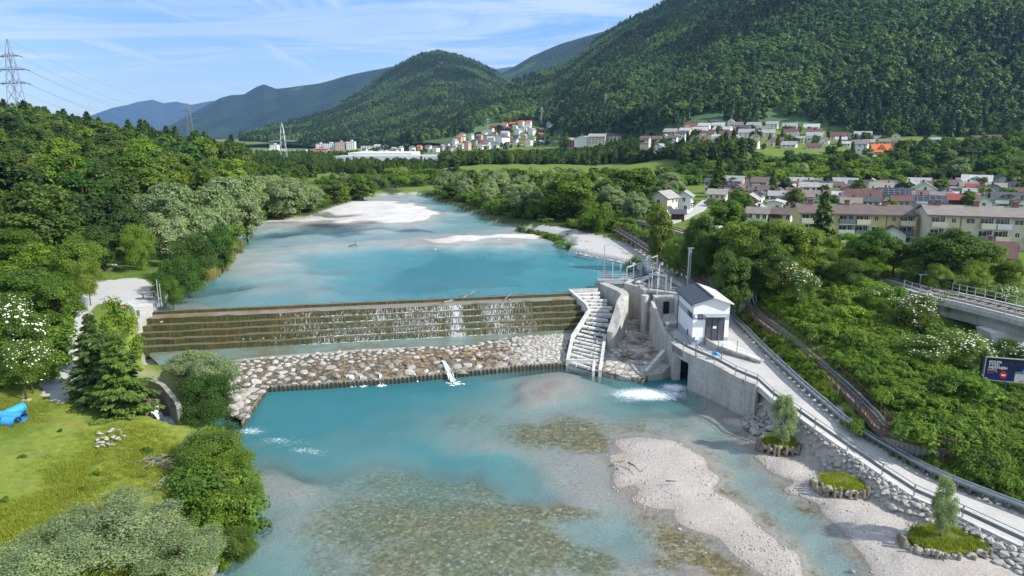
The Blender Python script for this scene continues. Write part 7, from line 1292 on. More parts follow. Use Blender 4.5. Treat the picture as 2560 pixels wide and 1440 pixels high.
order = sorted(range(6), key=lambda i: (tp1[i].z, tp1[i].x)); 
for i in range(6):
    w_ = wire(tp1[i], tp2[i], 9); o = MB().tube([p - w_[0] for p in w_], .045, 3).build('power_line', M['steel_d'], None, loc=w_[0]); tag(o, ('lower','lower','middle','middle','upper','upper')[5-i if False else i] and f"{['left','right'][i%2]} {['upper','middle','lower'][i//2]} power line between the two dark pylons", 'power line', 'power lines between the dark pylons')
w_ = wire(top1, top2, 7); o = MB().tube([p - w_[0] for p in w_], .04, 3).build('power_line', M['steel_d'], None, loc=w_[0]); tag(o, 'thin topmost earth wire between the two dark pylons', 'power line', 'power lines between the dark pylons')
for px, yt, d, H, lab in ((1219,294,900,18,'small cross-armed pylon above the red-roofed village rows'),(1354,267,900,20,'small cross-armed pylon in the forest clearing, second from the left'),(1515,232,860,20,'small cross-armed pylon highest in the forest clearing'),(1653,275,760,16,'small pale pylon above the upper left hillside houses'),(1859,270,690,17,'pale pylon standing above the top row of hillside houses'),(2126,283,640,16,'pale pylon in the small meadow right of the hillside houses')):
    pyl_px(px, yt, H, d, [(H*.86,2.2),(H*.72,3.4)], 'steel', lab, w0=1.6, w1=.5, r=.13, group='small pylons along the hillside')
for px, yt, d, H, lab in ((2072,376,400,10,'white street pole beside the road under the hillside houses, left of the pair'),(2080,377,398,10,'white street pole beside the road under the hillside houses, right of the pair'),(2430,372,395,9,'white street pole among the trees at the right'),(2007,455,262,7,'wooden power pole in the middle of the village'),(1865,455,270,7,'slim pole beside the village lane')):
    q = PD(px, yt, d); t = thing('pole', (q.x, d, q.z - H), lab, 'pole'); MB().tube([(0,0,0),(0,0,H)], .12, 6, r2=.08).build('shaft', M['white'] if 'white' in lab else M['wood'], t); MB().box((0,0,H-.3), (1.1,.1,.1)).build('cross_arm', M['steel'], t)
q = PD(433, 318, 420); t = thing('water_tower', (q.x, 420, q.z - 6), 'small white domed top peeping over the wood on the left', 'tower'); MB().tube([(0,0,-6),(0,0,3.5)], .7, 12).build('shaft', M['white'], t); MB().tube([(0,0,3.5),(0,0,4.2),(0,0,5.0),(0,0,5.7)], 1.6, 14, r2=.5).build('dome', M['white'], t)
# ------------------------------------------------------------------ boulders along the right bank
rb = random.Random(8); NB_ = 0
def boulders(poly_px, n, rmin, rmax, label, group, seed, zb, slope=None):
    g = np.random.default_rng(seed); pl = [tuple(P(a, b, z)[:2]) for a, b, z in poly_px]; xs = [p[0] for p in pl]; ys = [p[1] for p in pl]; out = []; X = g.uniform(min(xs), max(xs), n*60); Y = g.uniform(min(ys), max(ys), n*60); ins = sdf(pl, X, Y) < 0; X, Y = X[ins], Y[ins]; Rr = g.uniform(rmin, rmax, len(X)); sl_ = sdf(L2, X, Y)
    zz = np.maximum(ground(X, Y), np.clip(.35 + (zb - .35) * sstep(-.6, 1.3, sl_), 0, zb))
    for x, y, r_, z in zip(X, Y, Rr, zz):
        if len(out) >= n: break
        if all((x-a)**2 + (y-b)**2 > (.52*(r_+c))**2 for a, b, c in out):
            out.append((x, y, r_)); o = link('boulder', rb.choice(STONE), None, (x, y, z + r_*.15), rb.uniform(0, 6.28), (r_, r_*rb.uniform(.7,1), r_*rb.uniform(.6,.85))); tag(o, label, 'boulder', group)
    return len(out)
boulders([(1855,1040,.8),(1890,985,2.5),(1925,1000,2.8),(1960,1050,2.4),(1950,1090,1),(1880,1075,.7)], 150, .3, .65, 'pale boulder in the heap at the end of the concrete retaining wall', 'boulders heaped at the retaining wall', 1, 2.8)
boulders([(1960,1095,.6),(1960,1035,2.6),(2010,1066,2.5),(2080,1115,2.0),(2150,1165,1.6),(2140,1215,.5),(2060,1168,.5)], 170, .26, .55, 'grey boulder in the bank below the kerb, between the upstream and middle planters', 'boulders of the bank below the road, upstream part', 2, 1.9)
boulders([(2140,1215,.5),(2150,1165,1.6),(2200,1200,1.4),(2290,1255,1.2),(2340,1280,1.2),(2330,1320,.5),(2240,1280,.5)], 160, .26, .55, 'grey boulder in the bank below the kerb, between the middle and downstream planters', 'boulders of the bank below the road, middle part', 3, 1.3)
boulders([(2400,1350,.5),(2410,1312,1.2),(2560,1385,1.1),(2660,1435,1.1),(2640,1480,.5),(2500,1415,.5)], 120, .28, .58, 'grey boulder in the bank below the kerb, downstream of the last planter', 'boulders of the bank below the road, downstream part', 4, 1.1)
boulders([(1435,640,6),(1540,662,6),(1600,672,6),(1600,664,6.6),(1540,655,6.6),(1440,632,6.6)], 60, .3, .6, 'white stone at the water line below the gravel track', 'white stones along the upper pool', 5, 6.5)
boulders([(220,1100,3),(240,1080,3),(290,1070,3),(325,1085,3),(300,1110,3),(245,1122,3)], 30, .1, .32, 'pale stone in the small heap on the mown meadow', 'stones heaped on the meadow', 6, 3)
boulders([(245,690,7.2),(262,670,7.2),(300,665,7.2),(280,690,7.2)], 14, .3, .7, 'white stone in the heap at the end of the clearing', 'stones heaped in the clearing', 7, 7.3)
# ------------------------------------------------------------------ planters of stones and stakes
for i, (px, py, z, rx, ry, lab) in enumerate(((1960,1100,1.2,2.0,1.3,'round stone planter ringed with stakes, nearest the retaining wall'),(2110,1203,1.15,2.2,1.5,'round stone planter ringed with stakes, the grassy middle one without a tree'),(2372,1345,1.1,3.0,1.9,'largest stone planter ringed with stakes, with a young willow'))):
    c = P(px, py, z); t = thing('stone_planter', (c.x, c.y, 0), lab, 'planter', 'stone planters in the gravel bank'); n = 26; mb = MB(); ctr = (0, .35, z + .22)
    mb.tube([(0,.2,-.3),(0,.25,z*.6),(0,.3,z)], 1, 26); mb.v = [(x*rx*1.0, y*ry*1.0 + .2, zz) for x, y, zz in mb.v]
    soil = MB(); ring = [(rx*rb.uniform(.84,.98)*math.cos(6.283*k/n), ry*rb.uniform(.84,.98)*math.sin(6.283*k/n)+.2, z*.85) for k in range(n)]; soil.prism([(p[0], p[1]) for p in ring], -.3, z*.85); soil.add([(0,.3,z+.18)] + ring, [(0,k+1,(k+1)%n+1) for k in range(n)]); soil.build('turf', M['planterturf'] if 'planterturf' in M else plain('planter_turf', (.14,.155,.028), .45, 1.2, .95), t)
    for k in range(n):
        a = 6.283*k/n + rb.uniform(-.08,.08)
        if math.sin(a) > .62: continue
        r_ = rb.uniform(.34,.58); link('stone', rb.choice(STONE), t, (math.cos(a)*(rx+.12), math.sin(a)*(ry+.12)+.2, rb.uniform(.4, z*.9)), rb.uniform(0,6), (r_, r_*.85, r_*rb.uniform(.7,1.1)))
        if math.sin(a) < .35: MB().tube([(0,0,-.4),(rb.uniform(-.05,.05),rb.uniform(-.05,.05), z*rb.uniform(.85,1.15))], .15, 7, r2=.13).build('stake', M['wood'], t, loc=(math.cos(a)*(rx+.42), math.sin(a)*(ry+.42)+.2, .1))
    gsp = t
# ------------------------------------------------------------------ left bank: abutment, outlet, pipes, fence
ab = thing('weir_abutment', P(360,800,5), 'stepped pale concrete abutment at the left end of the weir', 'abutment'); b = ab.location.copy()
def apx(mb, nm, mt): x = mb.build(nm, M[mt]); x.parent = ab; x.location = -b; return x
l0 = W3(-.3,0,0); top = [W3(-.2,-3.2,0), W3(-.2,.6,0), W3(-4.8,.9,0), W3(-5.0,-3.6,0)]
apx(MB().prism([(p.x, p.y) for p in top], 2, 6.95), 'top_slab', 'conc_new'); apx(MB().prism([(p.x, p.y) for p in (W3(-.25,.6,0), W3(-.9,3.2,0), W3(-4.4,3.4,0), W3(-4.8,.9,0))], 0, [6.6,4.9,4.9,6.6]), 'sloping_wing', 'conc')
apx(MB().prism([(p.x, p.y) for p in (W3(-.8,3.2,0), W3(-1.0,5.4,0), W3(-3.2,5.6,0), W3(-3.6,3.4,0))], 0, 4.2), 'lower_block', 'conc_new'); apx(MB().prism([(p.x, p.y) for p in (W3(-.9,5.4,0), W3(-1.2,7.5,0), W3(-2.6,7.7,0), W3(-3.0,5.6,0))], 0, [3.0,2.0,2.0,3.0]), 'toe', 'conc_old')
apx(MB().prism([(p.x, p.y) for p in (W3(-.2,-3.2,0), W3(.2,-6.5,0), W3(-.5,-6.6,0), W3(-1.0,-3.2,0))], 3, [7.4,7.1,7.1,7.4]), 'gate_wall', 'conc_old')
p0 = P(398,762,6.9); t = thing('gauge_post', p0, 'pair of slender grey posts on the weir abutment beside the bank bushes', 'post'); MB().tube([(0,0,-.3),(0,0,3.6)], .07, 6).build('post', M['steel'], t); MB().tube([(.3,.1,-.3),(.3,.1,3.0)], .06, 6).build('post', M['steel'], t); MB().box((.15,.05,.9), (.5,.12,.3)).build('plate', M['steel'], t)
p0 = P(331,790,6.95); t = thing('hoist', p0, 'red beam carried by a dark bent pipe on the weir abutment', 'hoist'); MB().tube([(0,0,0),(0,0,1.15),(-.25,0,1.35),(-.5,0,1.35)], .2, 8).build('stand', M['steel_d'], t); MB().box((-1.5,0,1.38), (2.2,.14,.16)).box((-1.5,.3,1.38), (2.2,.1,.12)).build('beam', M['red'], t); MB().tube([(.75,.1,0),(.75,.1,.75)], .2, 10).build('bollard', M['steel_d'], t)
p0 = P(372,744,7.1); t = thing('picnic_table', p0, 'weathered wooden picnic table on the grass by the abutment', 'picnic table', None, R(35)); MB().box((0,0,.74), (2.0,.8,.06)).build('table_top', M['wood'], t)
for s in (-1, 1): MB().box((0,s*.75,.44), (2.0,.28,.05)).build('seat', M['wood'], t); MB().box((s*.7,0,.36), (.09,1.5,.08)).box((s*.7,-.35,.36), (.09,.08,.8)).box((s*.7,.35,.36), (.09,.08,.8)).build('trestle', M['wood_d'], t)
p0 = P(335,845,6); t = thing('fallen_panel', (W3(-4.6,1.8,0).x, W3(-4.6,1.8,0).y, 5.9), 'white corrugated panel leaning on the abutment beside the spruces', 'panel'); x = MB().box((0,0,0), (1.8,.06,2.2)).build('sheet', M['white'], t); x.rotation_euler = (R(-50), R(20), R(-30))
so_ = thing('side_outlet', P(400,1010,1), 'concrete side channel with a brown slab from which white water falls', 'outlet'); b = so_.location.copy()
def spx(mb, nm, mt): x = mb.build(nm, M[mt]); x.parent = so_; x.location = -b; return x
m = NT('wet_slab'); co = m.coord(); f = m.noise(co, .7, 5, .6); m.bsdf(m.mix(m.mr(f, .35, .65), (.09,.06,.04), (.22,.165,.125)), .6); M['wetslab'] = m.mat
spx(MB().prism([xy(338,1008,1.3), xy(362,1030,1.3), xy(428,1012,1.3), xy(400,975,1.3), xy(370,960,1.3), xy(345,975,1.3)], -1, 1.25), 'slab', 'wetslab')
spx(MB().wall([xy(362,945,3), xy(400,960,3), xy(432,995,2.9), xy(440,1010,2.8)], [3,2.9,2.7,2.5], -1, .5, 1), 'channel_wall', 'conc_old'); spx(MB().wall([xy(336,1010,1.6), xy(358,1032,1.6), xy(362,1052,1.2)], [2.2,1.7,1.1], -1, .6, -1), 'channel_wall', 'conc_old')
fall(P(385,1022,1.2), P(412,1046,.02), 2.2, 3.4, 'broad white fall of water from the slab of the side channel'); q = P(394,1018,1.25); t = thing('gauge_stick', q, 'short white and yellow staff at the lip of the side channel slab', 'staff'); MB().tube([(0,0,0),(0,0,.9)], .09, 8).build('staff', M['white'], t)
bp = thing('blue_pipe_fitting', P(25,1055,3.2), 'large bright blue branched pipe fitting lying in the grass at the left edge', 'pipe fitting')
def hollow(a, c_, r, nm, par):
    a, c_ = v3(a), v3(c_); mb = MB(); mb.tube([a, c_], r, 18, cap=False); d = (c_-a); mb.tube([c_, a], r*.86, 18, cap=False); o = mb.build(nm, M['blue'], par, smooth=True)
    fl_ = MB(); fl_.tube([c_ - d.normalized()*.12, c_], r*1.12, 18, cap=False); n = 18; k = len(fl_.v); fl_.build('flange', M['blue'], o, smooth=True); ins = MB().tube([c_ - d.normalized()*.5, c_ - d.normalized()*.45], r*.84, 18).build('inside', M['rust'], o)
hollow((-2.2,.4,.55), (1.5,-.25,.5), .5, 'main_pipe', bp); hollow((-.6,.2,.55), (.05,1.9,.75), .48, 'branch_pipe', bp)
bq = thing('blue_pipe_piece', P(28,1066,3.1), 'short blue pipe piece with a rusty open end in front of the fitting', 'pipe'); hollow((-.55,0,.5), (.75,-.2,.48), .5, 'pipe', bq)
p0 = P(67,1005,3.2); t = thing('fence_post', p0, 'dark square post with a concrete foot beside the blue pipes', 'post'); MB().box((0,0,1.1), (.16,.16,2.6)).build('post', M['wood_d'], t); MB().box((0,0,.1), (.7,.5,.4)).build('foot', M['conc'], t)
for px0, py0, px1, py1, lab, mt in ((247,994,295,998,'white square-mesh panel leaning on the fence under the spruces','white'),(128,1005,172,1003,'rusty mesh panel standing across the gravel track','steel')):
    a, c_ = P(px0, py0, 3), P(px1, py1, 3); t = thing('mesh_screen', a, lab, 'mesh panel'); d = c_-a; mb = MB()
    for k in range(15): mb.tube([d*(k/14), d*(k/14)+Vector((0,.1,1.15))], .022, 3)
    for k in range(9): mb.tube([Vector((0,.1*k/8,1.15*k/8)), d+Vector((0,.1*k/8,1.15*k/8))], .022, 3)
    mb.build('mesh', M[mt], t)
fencepanel('wire_fence', [P(178,1002,3.0),P(215,998,3.0),P(248,996,3.0),P(330,1000,2.7)], 'sagging wire fence along the top of the meadow', .9, 3, 'rust', 3)
for px, py, lab in ((400,1160,'grey heap of cut brush beside the bank shrubs, upper one'),(440,1210,'grey heap of cut brush beside the bank shrubs, lower one')):
    c = P(px, py, 2.2); mb = MB(); g = random.Random(px)
    for k in range(70): a = g.uniform(0, 3.14); L_ = g.uniform(.5,1.3); o_ = Vector((g.gauss(0,.7), g.gauss(0,.45), g.uniform(0,.5))); d = Vector((math.cos(a), math.sin(a)*.7, g.uniform(-.2,.35)))*L_/2; mb.tube([o_-d, o_+d], .025, 3)
    tag(mb.build('brush_heap', M['bark_pale'], None, loc=c), lab, 'brush heap')
branch([P(1570,1156,.6), P(1586,1165,.62), P(1600,1180,.6)], .07, 'driftwood_branch', 'dark driftwood branch lying on the large gravel bar', 'wood_d', 2); branch([P(1545,1155,.55), P(1562,1152,.6)], .12, 'driftwood_log', 'short pale log on the large gravel bar', 'wood', 1); branch([P(1665,1202,.72), P(1690,1203,.72)], .07, 'driftwood_branch', 'short dark stick near the middle of the large gravel bar', 'wood_d', 0)
branch([P(872,616,5.9), P(886,612,6.2), P(892,616,6.0)], .15, 'driftwood_branch', 'small dark snag standing in the upper pool', 'wood_d', 3)
# ------------------------------------------------------------------ ground cover: undergrowth, grass, reeds, gravel
def gsrc(name, me, loc, label, cat): o = link(name, me, None, loc); return tag(o, label, cat)
def clump_mesh(name, mat, seed, n, size, rad, h):
    g = np.random.default_rng(seed); C = np.stack([g.normal(0, rad*.45, 14), g.normal(0, rad*.45, 14), g.uniform(h*.2, h*.75, 14)], 1); co, q = leafcloud(seed, C, g.uniform(.25,.45,14)*rad, n, size, 1.5, up=.6, ctr=(0,0,-.5)); return np_mesh(name, co, q, M[mat])
UG = [gsrc('shrub', clump_mesh('shrub', mt, 400+i, 1500, .15, 1.3, 1.6), onground(px, 0, 1) if False else P(px, py, z) , lab, 'shrub') for i, (mt, px, py, z, lab) in enumerate((('fresh_leaf',2160,1000,6,'low light green shrub on the embankment beside the lower pipe bridge'),('green_leaf',2040,820,8,'low green shrub on the embankment behind the pipe loop'),('fresh_leaf',2350,1030,5.5,'low green shrub on the embankment left of the billboard')))]
for o in UG: o.location.z = G1(o.location.x, o.location.y)
def cover(poly, n, seed, srcs, smin, smax, name, avoid=None, tall=None):
    g = np.random.default_rng(seed); xs = [p[0] for p in poly]; ys = [p[1] for p in poly]; X = g.uniform(min(xs), max(xs), n); Y = g.uniform(min(ys), max(ys), n); k = sdf(poly, X, Y) < 0
    if avoid is not None: k &= avoid(X, Y)
    X, Y = X[k], Y[k]; p = np.stack([X, Y, ground(X, Y) - .15], -1); s = g.uniform(smin, smax, len(p)) * (1 + 1.1*fbm(X, Y, 7, 3, seed)); ki = g.integers(0, len(srcs), len(p))
    for i, o in enumerate(srcs): gn_points(name, p[ki == i], s[ki == i], o)
EMB = [tuple(P(*a)[:2]) for a in ((1600,590,8),(1700,630,8.4),(1800,690,8),(1880,745,6.8),(1960,815,5.8),(2050,890,5.2),(2150,985,4.8),(2225,1075,4.3),(2300,1125,4),(2420,1160,3.8),(2560,1215,3.6),(2750,1290,3.4))] + [(75,80),(62,82)] + [tuple(P(*a)[:2]) for a in ((2560,800,9),(2330,760,9.8),(2200,715,10),(2060,680,10),(1960,650,10),(1850,610,9.5),(1740,585,9.2),(1640,565,8.8))]
PBW = [tuple(p) for p in PBL + PBR]; BRW = [tuple(p) for p in BR]; RLW = [tuple(p) for p in RL]
def embok(X, Y): return (dline(PBW, X, Y)[0] > 1.7) & (dline(BRW, X, Y)[0] > 1.3) & (sdf(ROADPOLY, X, Y) > .8) & (dline(RLW, X, Y)[0] > 2.2)
bbx = BB0 + Vector((3, -4, 0))
BBOK = lambda X, Y: ~((lambda q: (q[0] > 2425) & (q[0] < 2620) & (q[1] > 835) & (q[1] < 1010))(pxof(np.stack([X, Y, ground(X, Y) + .9], -1))) & (Y < BB0.y + 2)) & ~((dline([tuple(p) for p in BRG], X, Y)[0] < 7) & (X > 46) & (Y < 84))
cover(EMB, 5000, 30, UG, .28, .55, 'undergrowth', lambda X, Y: (dline(PBW, X, Y)[0] > .9) & (dline(BRW, X, Y)[0] > .7) & (sdf(ROADPOLY, X, Y) > .3) & (dline(RLW, X, Y)[0] > 2) & ~((np.abs(X - BB0.x - 3.2) < 4) & (np.abs(Y - BB0.y + 2) < 1.8)))
STRIP = [(p.x, p.y) for p in BR[4:]] + [(p.x, p.y) for p in PBR[::-1]] + [(p.x, p.y) for p in PBL[::-1][:3]]
cover(STRIP, 2200, 31, UG, .22, .5, 'undergrowth', lambda X, Y: (dline(PBW, X, Y)[0] > .5) & (dline(BRW, X, Y)[0] > .8) & (sdf(ROADPOLY, X, Y) > .3))
cover(EMB, 8500, 1, UG, .34, .72, 'undergrowth', lambda X, Y: embok(X, Y) & BBOK(X, Y))
cover(EMB, 130, 2, UG[1:], 1.1, 1.6, 'undergrowth', lambda X, Y: embok(X, Y) & (dline(PBW, X, Y)[0] > 3.5) & BBOK(X, Y) & (fbm(X, Y, 9, 2, 3) > -.05) & (sdf([tuple(P(*a)[:2]) for a in ((2030,668,10),(2080,640,10),(2330,690,10),(2340,740,10))], X, Y) > 1))
# hedge right at the roadside, bottom right
cover([tuple(P(*a)[:2]) for a in ((2260,1110,2.6),(2420,1170,2.2),(2600,1250,2),(2800,1340,2),(2800,1180,3.5),(2400,1080,4))], 900, 3, UG, .9, 1.4, 'undergrowth', lambda X, Y: (dline(BRW, X, Y)[0] > 1.5))
WDS = [LW, [(-62,100),(-58,112),(-70,118),(-90,120),(-110,118),(-95,95),(-72,86)]]
cover(LW, 3000, 5, UG[1:], 1.3, 2.4, 'undergrowth', noriver); cover(RWD, 1200, 6, UG, 1.2, 2.2, 'undergrowth', noriver); cover(LBK, 1500, 7, UG[1:], 1.3, 2.4, 'undergrowth', noriver); cover(BAND, 1500, 8, UG[1:], 1.5, 2.6, 'undergrowth')
cover([tuple(P(*a)[:2]) for a in ((0,700,8),(140,800,7),(160,860,5.5),(110,960,3.5),(0,990,3.5),(-200,900,5),(-200,700,8))], 800, 9, UG, .8, 1.5, 'undergrowth')
cover([tuple(P(*a)[:2]) for a in ((1440,585,7),(1500,575,7.2),(1640,622,7.5),(1700,655,8),(1640,600,8),(1520,560,7.4),(1420,560,7.2))], 700, 10, UG[:2], .6, 1.2, 'undergrowth', lambda X, Y: (sdf(ROADPOLY, X, Y) > .6) & (dline(PBW, X, Y)[0] > 1.4)); cover([tuple(P(*a)[:2]) for a in ((1290,565,6.8),(1400,584,6.8),(1425,612,6.8),(1405,630,6.2),(1390,600,6.2),(1290,572,6.2))], 260, 11, UG[1:], .6, 1.0, 'undergrowth')
LBANK = [tuple(P(*a)[:2]) for a in ((395,745,7),(480,715,6.4),(548,675,6.3),(600,612,6.3),(600,575,6.5),(700,545,6.4),(830,515,6.4),(930,488,6.5),(880,480,7),(700,530,7),(560,560,7),(480,640,7),(400,700,7.2))]
cover(LBANK, 900, 12, UG[1:], 1.0, 1.9, 'undergrowth', lambda X, Y: sdf(U2, X, Y) > 1.0)
cover([tuple(P(*a)[:2]) for a in ((470,925,2),(560,920,1.6),(560,1040,1.2),(500,1045,1.5))], 90, 13, UG, .8, 1.3, 'undergrowth'); cover([tuple(P(*a)[:2]) for a in ((525,1090,2),(600,1090,1),(620,1380,1),(540,1440,1.5),(510,1300,2),(500,1180,2))], 320, 14, UG, .6, 1.2, 'undergrowth', lambda X, Y: sdf(L2, X, Y) > -.3)
def tuft(name, mat, seed, n, h, rad, w):
    g = np.random.default_rng(seed); a = g.uniform(0, 6.28, n); r = np.abs(g.normal(0, rad*.5, n)); x, y = np.cos(a)*r, np.sin(a)*r; hh = h * g.uniform(.5, 1.1, n); b = g.uniform(0, 6.28, n); lx, ly = np.cos(b), np.sin(b); k = g.uniform(.1,.5,n)*hh
    co = np.stack([np.stack([x-ly*w, y+lx*w, np.zeros(n)],1), np.stack([x+ly*w, y-lx*w, np.zeros(n)],1), np.stack([x+lx*k+ly*w*.2, y+ly*k-lx*w*.2, hh],1), np.stack([x+lx*k-ly*w*.2, y+ly*k+lx*w*.2, hh],1)],1).reshape(-1,3); return np_mesh(name, co, np.arange(n*4).reshape(-1,4), M[mat])
TF = [gsrc('grass_tuft', tuft('grass_tuft', 'grassblade', 60+i, 90, .26, .6, .02), Vector((P(px,py,2.8).x, P(px,py,2.8).y, G1(P(px,py,2.8).x, P(px,py,2.8).y))), lab, 'grass tuft') for i, (px, py, lab) in enumerate(((120,1150,'tall grass tuft on the meadow right of the blue pipes'),(360,1230,'tall grass tuft on the meadow near the cut brush')))]
cover(STRIP, 3000, 32, TF, .6, 1.3, 'grass', lambda X, Y: (dline(BRW, X, Y)[0] > .6) & (sdf(ROADPOLY, X, Y) > .3))
for o in TF: tag(o, kind='stuff')
cover(EMB, 5000, 33, TF, 1.0, 2.2, 'grass', lambda X, Y: embok(X, Y) & (fbm(X, Y, 8, 3, 12) > .0))
MEAD = [tuple(P(*a)[:2]) for a in ((0,1000,3.3),(140,1010,3.1),(320,1005,2.6),(360,1060,2.2),(430,1080,2),(480,1150,1.8),(520,1300,1.6),(540,1440,1.6),(300,1700,2.5),(-300,1600,2.8),(-300,1050,3.4))]
cover(MEAD, 26000, 20, TF, .45, 1.0, 'grass', lambda X, Y: fbm(X, Y, 4, 3, 9) > -.6)
cover([tuple(P(*a)[:2]) for a in ((2040,665,10),(2070,645,10.2),(2200,655,10.3),(2340,700,10.2),(2335,728,10),(2200,692,10))], 2500, 21, TF, .8, 1.5, 'grass', lambda X, Y: dline(RLW, X, Y)[0] > 1.8)
cover(MEAD, 60, 23, UG, .18, .38, 'weeds'); cover([(p.x, p.y) for p in PP([(1420,630,6.4),(1500,648,6.6),(1600,668,6.8),(1600,660,7),(1500,640,7),(1428,620,7)])], 900, 24, TF, .7, 1.4, 'grass'); cover([(p.x, p.y) for p in ROADL[1:6]] + [(p.x, p.y) for p in ROADR[1:6]][::-1], 160, 25, TF, .6, 1.2, 'grass', lambda X, Y: fbm(X, Y, 8, 3, 4) > .05)
RD_ = gsrc('reed_clump', tuft('reed_clump', 'reed', 91, 90, 2.2, .8, .03), Vector((*P(535,690,6.2)[:2], 5.95)), 'pale reed clump nearest the weir along the left bank', 'reed')
cover([tuple(P(*a)[:2]) for a in ((465,742,6.2),(540,690,6.2),(606,622,6.2),(600,600,6.2),(575,620,6.4),(520,680,6.4),(450,730,6.4))], 420, 22, [RD_], .7, 1.1, 'reeds')
for i, c in enumerate([o for o in bpy.data.objects if o.name.startswith('stone_planter')]):
    n = 170; g = np.random.default_rng(i); a = g.uniform(0, 6.28, n); r_ = np.sqrt(g.uniform(0, 1, n)); s = (2.0,2.2,3.0)[i] * .85; p = np.stack([c.location.x + np.cos(a)*r_*s, c.location.y + .2 + np.sin(a)*r_*s*.65, np.full(n, 1.0)], -1); gn_points('grass', p, g.uniform(.4, 1.3, n), TF[i % 2])
PB_ = [tag(link('pebble', STONE[i], None, (P(*a)[0], P(*a)[1], G1(P(*a)[0], P(*a)[1])), 0, .3), lab, 'pebble') for i, (a, lab) in enumerate((((1548,1162,.5),'white stone on the upstream shoulder of the large gravel bar'),((1700,1310,.4),'white stone on the downstream edge of the large gravel bar'),((2135,1405,.4),'white stone at the water edge below the downstream planter')))]
g = np.random.default_rng(4); N = 60000; X = g.uniform(2, 48, N); Y = g.uniform(38, 78, N); Z, sl_, _, _, _, dl_, al_, _, _ = ground(X, Y, True)
k = (sl_ < .4) & (dl_ < .06) & (g.uniform(size=N) < .04 + .10*(fbm(X, Y, 3, 3, 6) > .2) + .55*((dl_ > -.2) & (fbm(X, Y, 5, 2, 16) > .05))) ; X, Y, Z = X[k], Y[k], Z[k]; s = .05 + .15 * g.uniform(size=len(X))**4; s *= 1/.3*.75; kk = g.integers(0, 3, len(X))
for i in range(3): gn_points('gravel', np.stack([X, Y, Z], -1)[kk == i], s[kk == i] * .3, PB_[i])
# small white birds resting on the shoal
for px, py, lab in ((1088,628,'small white bird standing in the dark water of the upper pool'),(1246,603,'white bird on the tail of the middle gravel island')):
    c = P(px, py, ZU); t = thing('bird', c, lab, 'bird'); mb = MB(); mb.tube([(-.3,0,.25),(-.1,0,.32),(.15,0,.36),(.28,0,.5),(.36,0,.58)], .04, 8); prof = [.03,.15,.14,.07,.07]; mb.v = [(x, y/.04*prof[i//8], .3 + (z-[.25,.32,.36,.5,.58][i//8])/.04*prof[i//8] + [-.05,.02,.06,.2,.28][i//8]) for i, (x, y, z) in enumerate(mb.v)]; mb.build('body', M['white'], t, smooth=True); MB().tube([(.4,0,.56),(.52,0,.53)], .025, 5, r2=.005).build('beak', M['rust'], t)
# forest floor under the woods
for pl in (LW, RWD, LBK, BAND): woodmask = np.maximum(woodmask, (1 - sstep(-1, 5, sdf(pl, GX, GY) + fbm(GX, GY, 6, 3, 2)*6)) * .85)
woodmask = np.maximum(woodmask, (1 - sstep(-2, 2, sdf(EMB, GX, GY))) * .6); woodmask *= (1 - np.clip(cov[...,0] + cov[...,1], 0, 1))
finish_ground()
SUNE, SKYS, EXPO, HAZE = 4.1, .15, 0.72, 7e-5
# ------------------------------------------------------------------ camera, sun, sky, air
cam = bpy.data.cameras.new('camera'); camo = bpy.data.objects.new('camera', cam); COL.objects.link(camo)
camo.location = (0, 0, CAMZ); camo.rotation_euler = (math.pi/2 - PITCH, 0, 0)
cam.sensor_width = 36; cam.lens = FPX * 36 / 2560; cam.clip_end = 40000; scene.camera = camo
SUN_EL, SUN_AZ = R(38), math.atan2(-.38, .92)
sd = Vector((math.cos(SUN_EL)*math.cos(SUN_AZ), math.cos(SUN_EL)*math.sin(SUN_AZ), math.sin(SUN_EL)))
sun = bpy.data.lights.new('sun', 'SUN'); sun.energy = SUNE; sun.angle = R(.53); sun.color = (1, .955, .88)
so = bpy.data.objects.new('sun', sun); COL.objects.link(so); so.rotation_euler = sd.to_track_quat('Z', 'Y').to_euler(); so.location = (200, -60, 300)
w = bpy.data.worlds.new('World'); scene.world = w; w.use_nodes = True; t = w.node_tree; t.nodes.clear()
class WT(NT):
    def __init__(s, t): s.t = t
wt = WT(t); out = wt.n('ShaderNodeOutputWorld'); bg = wt.n('ShaderNodeBackground'); sky = wt.n('ShaderNodeTexSky')
sky.sky_type = 'NISHITA'; sky.sun_disc = False; sky.sun_elevation = SUN_EL; sky.sun_rotation = math.pi/2 - SUN_AZ
sky.altitude = 500; sky.air_density = 1.0; sky.dust_density = .6; sky.ozone_density = 1.6
g = wt.coord('Generated'); sx = wt.n('ShaderNodeSeparateXYZ'); wt.l(g, sx.inputs[0]); zc = wt.math('MAXIMUM', wt.math('ADD', sx.outputs[2], .06), .02)
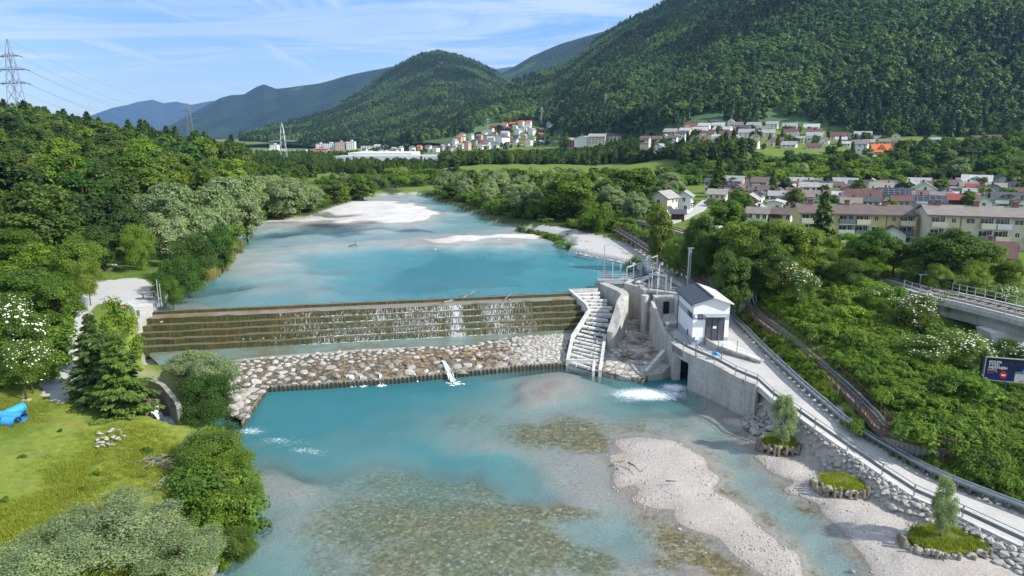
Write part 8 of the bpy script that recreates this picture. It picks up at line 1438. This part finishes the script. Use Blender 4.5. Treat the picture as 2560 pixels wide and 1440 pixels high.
cb = wt.n('ShaderNodeCombineXYZ'); wt.l(wt.math('DIVIDE', sx.outputs[0], zc), cb.inputs[0]); wt.l(wt.math('DIVIDE', sx.outputs[1], zc), cb.inputs[1])
c1 = wt.noise(wt.mapv(cb.outputs[0], (.32,.95,1), (0,0,R(14))), 1.5, 8, .66, dist=1.1); c2 = wt.noise(wt.mapv(cb.outputs[0], (.5,.5,1)), .35, 3, .5)
c3 = wt.noise(wt.mapv(cb.outputs[0], (1.5,.16,1), (0,0,R(-16))), 1.0, 7, .7, dist=.8)
cl = wt.math('MULTIPLY', wt.mr(c1, .37, .58), wt.mr(c2, .30, .58, .55, 1)); cl = wt.math('MAXIMUM', cl, wt.math('MULTIPLY', wt.mr(c3, .51, .66), .85))
hz = wt.mr(sx.outputs[2], 0.0, .16, .72, 0)
cl = wt.math('MAXIMUM', wt.math('MULTIPLY', cl, .85), hz)
skyc = wt.mix(1.0, sky.outputs[0], (.42,.60,.74), 'MULTIPLY')
wt.set(bg.inputs[0], wt.mix(cl, skyc, (4.7,5.1,5.5))); bg.inputs[1].default_value = SKYS; wt.l(bg.outputs[0], out.inputs[0])
if HAZE > 0:
    hm = bpy.data.materials.new('haze'); hm.use_nodes = True; ht = hm.node_tree; ht.nodes.clear()
    ho = ht.nodes.new('ShaderNodeOutputMaterial'); pv = ht.nodes.new('ShaderNodeVolumePrincipled')
    pv.inputs['Color'].default_value = (.30,.54,1,1); pv.inputs['Density'].default_value = HAZE; pv.inputs['Anisotropy'].default_value = .2
    ht.links.new(pv.outputs[0], ho.inputs['Volume'])
    tag(MB().box((0, 6400, 1050), (13000, 13600, 2140)).build('haze', hm), kind='stuff')
vs = scene.view_settings; vs.view_transform = 'Standard'; vs.look = 'None'; vs.exposure = EXPO; vs.gamma = 1
cy = scene.cycles; cy.use_denoising = True; cy.max_bounces = 6; cy.diffuse_bounces = 2; cy.glossy_bounces = 2; cy.transmission_bounces = 3; cy.transparent_max_bounces = 10; cy.volume_bounces = 0
cy.caustics_reflective = False; cy.caustics_refractive = False
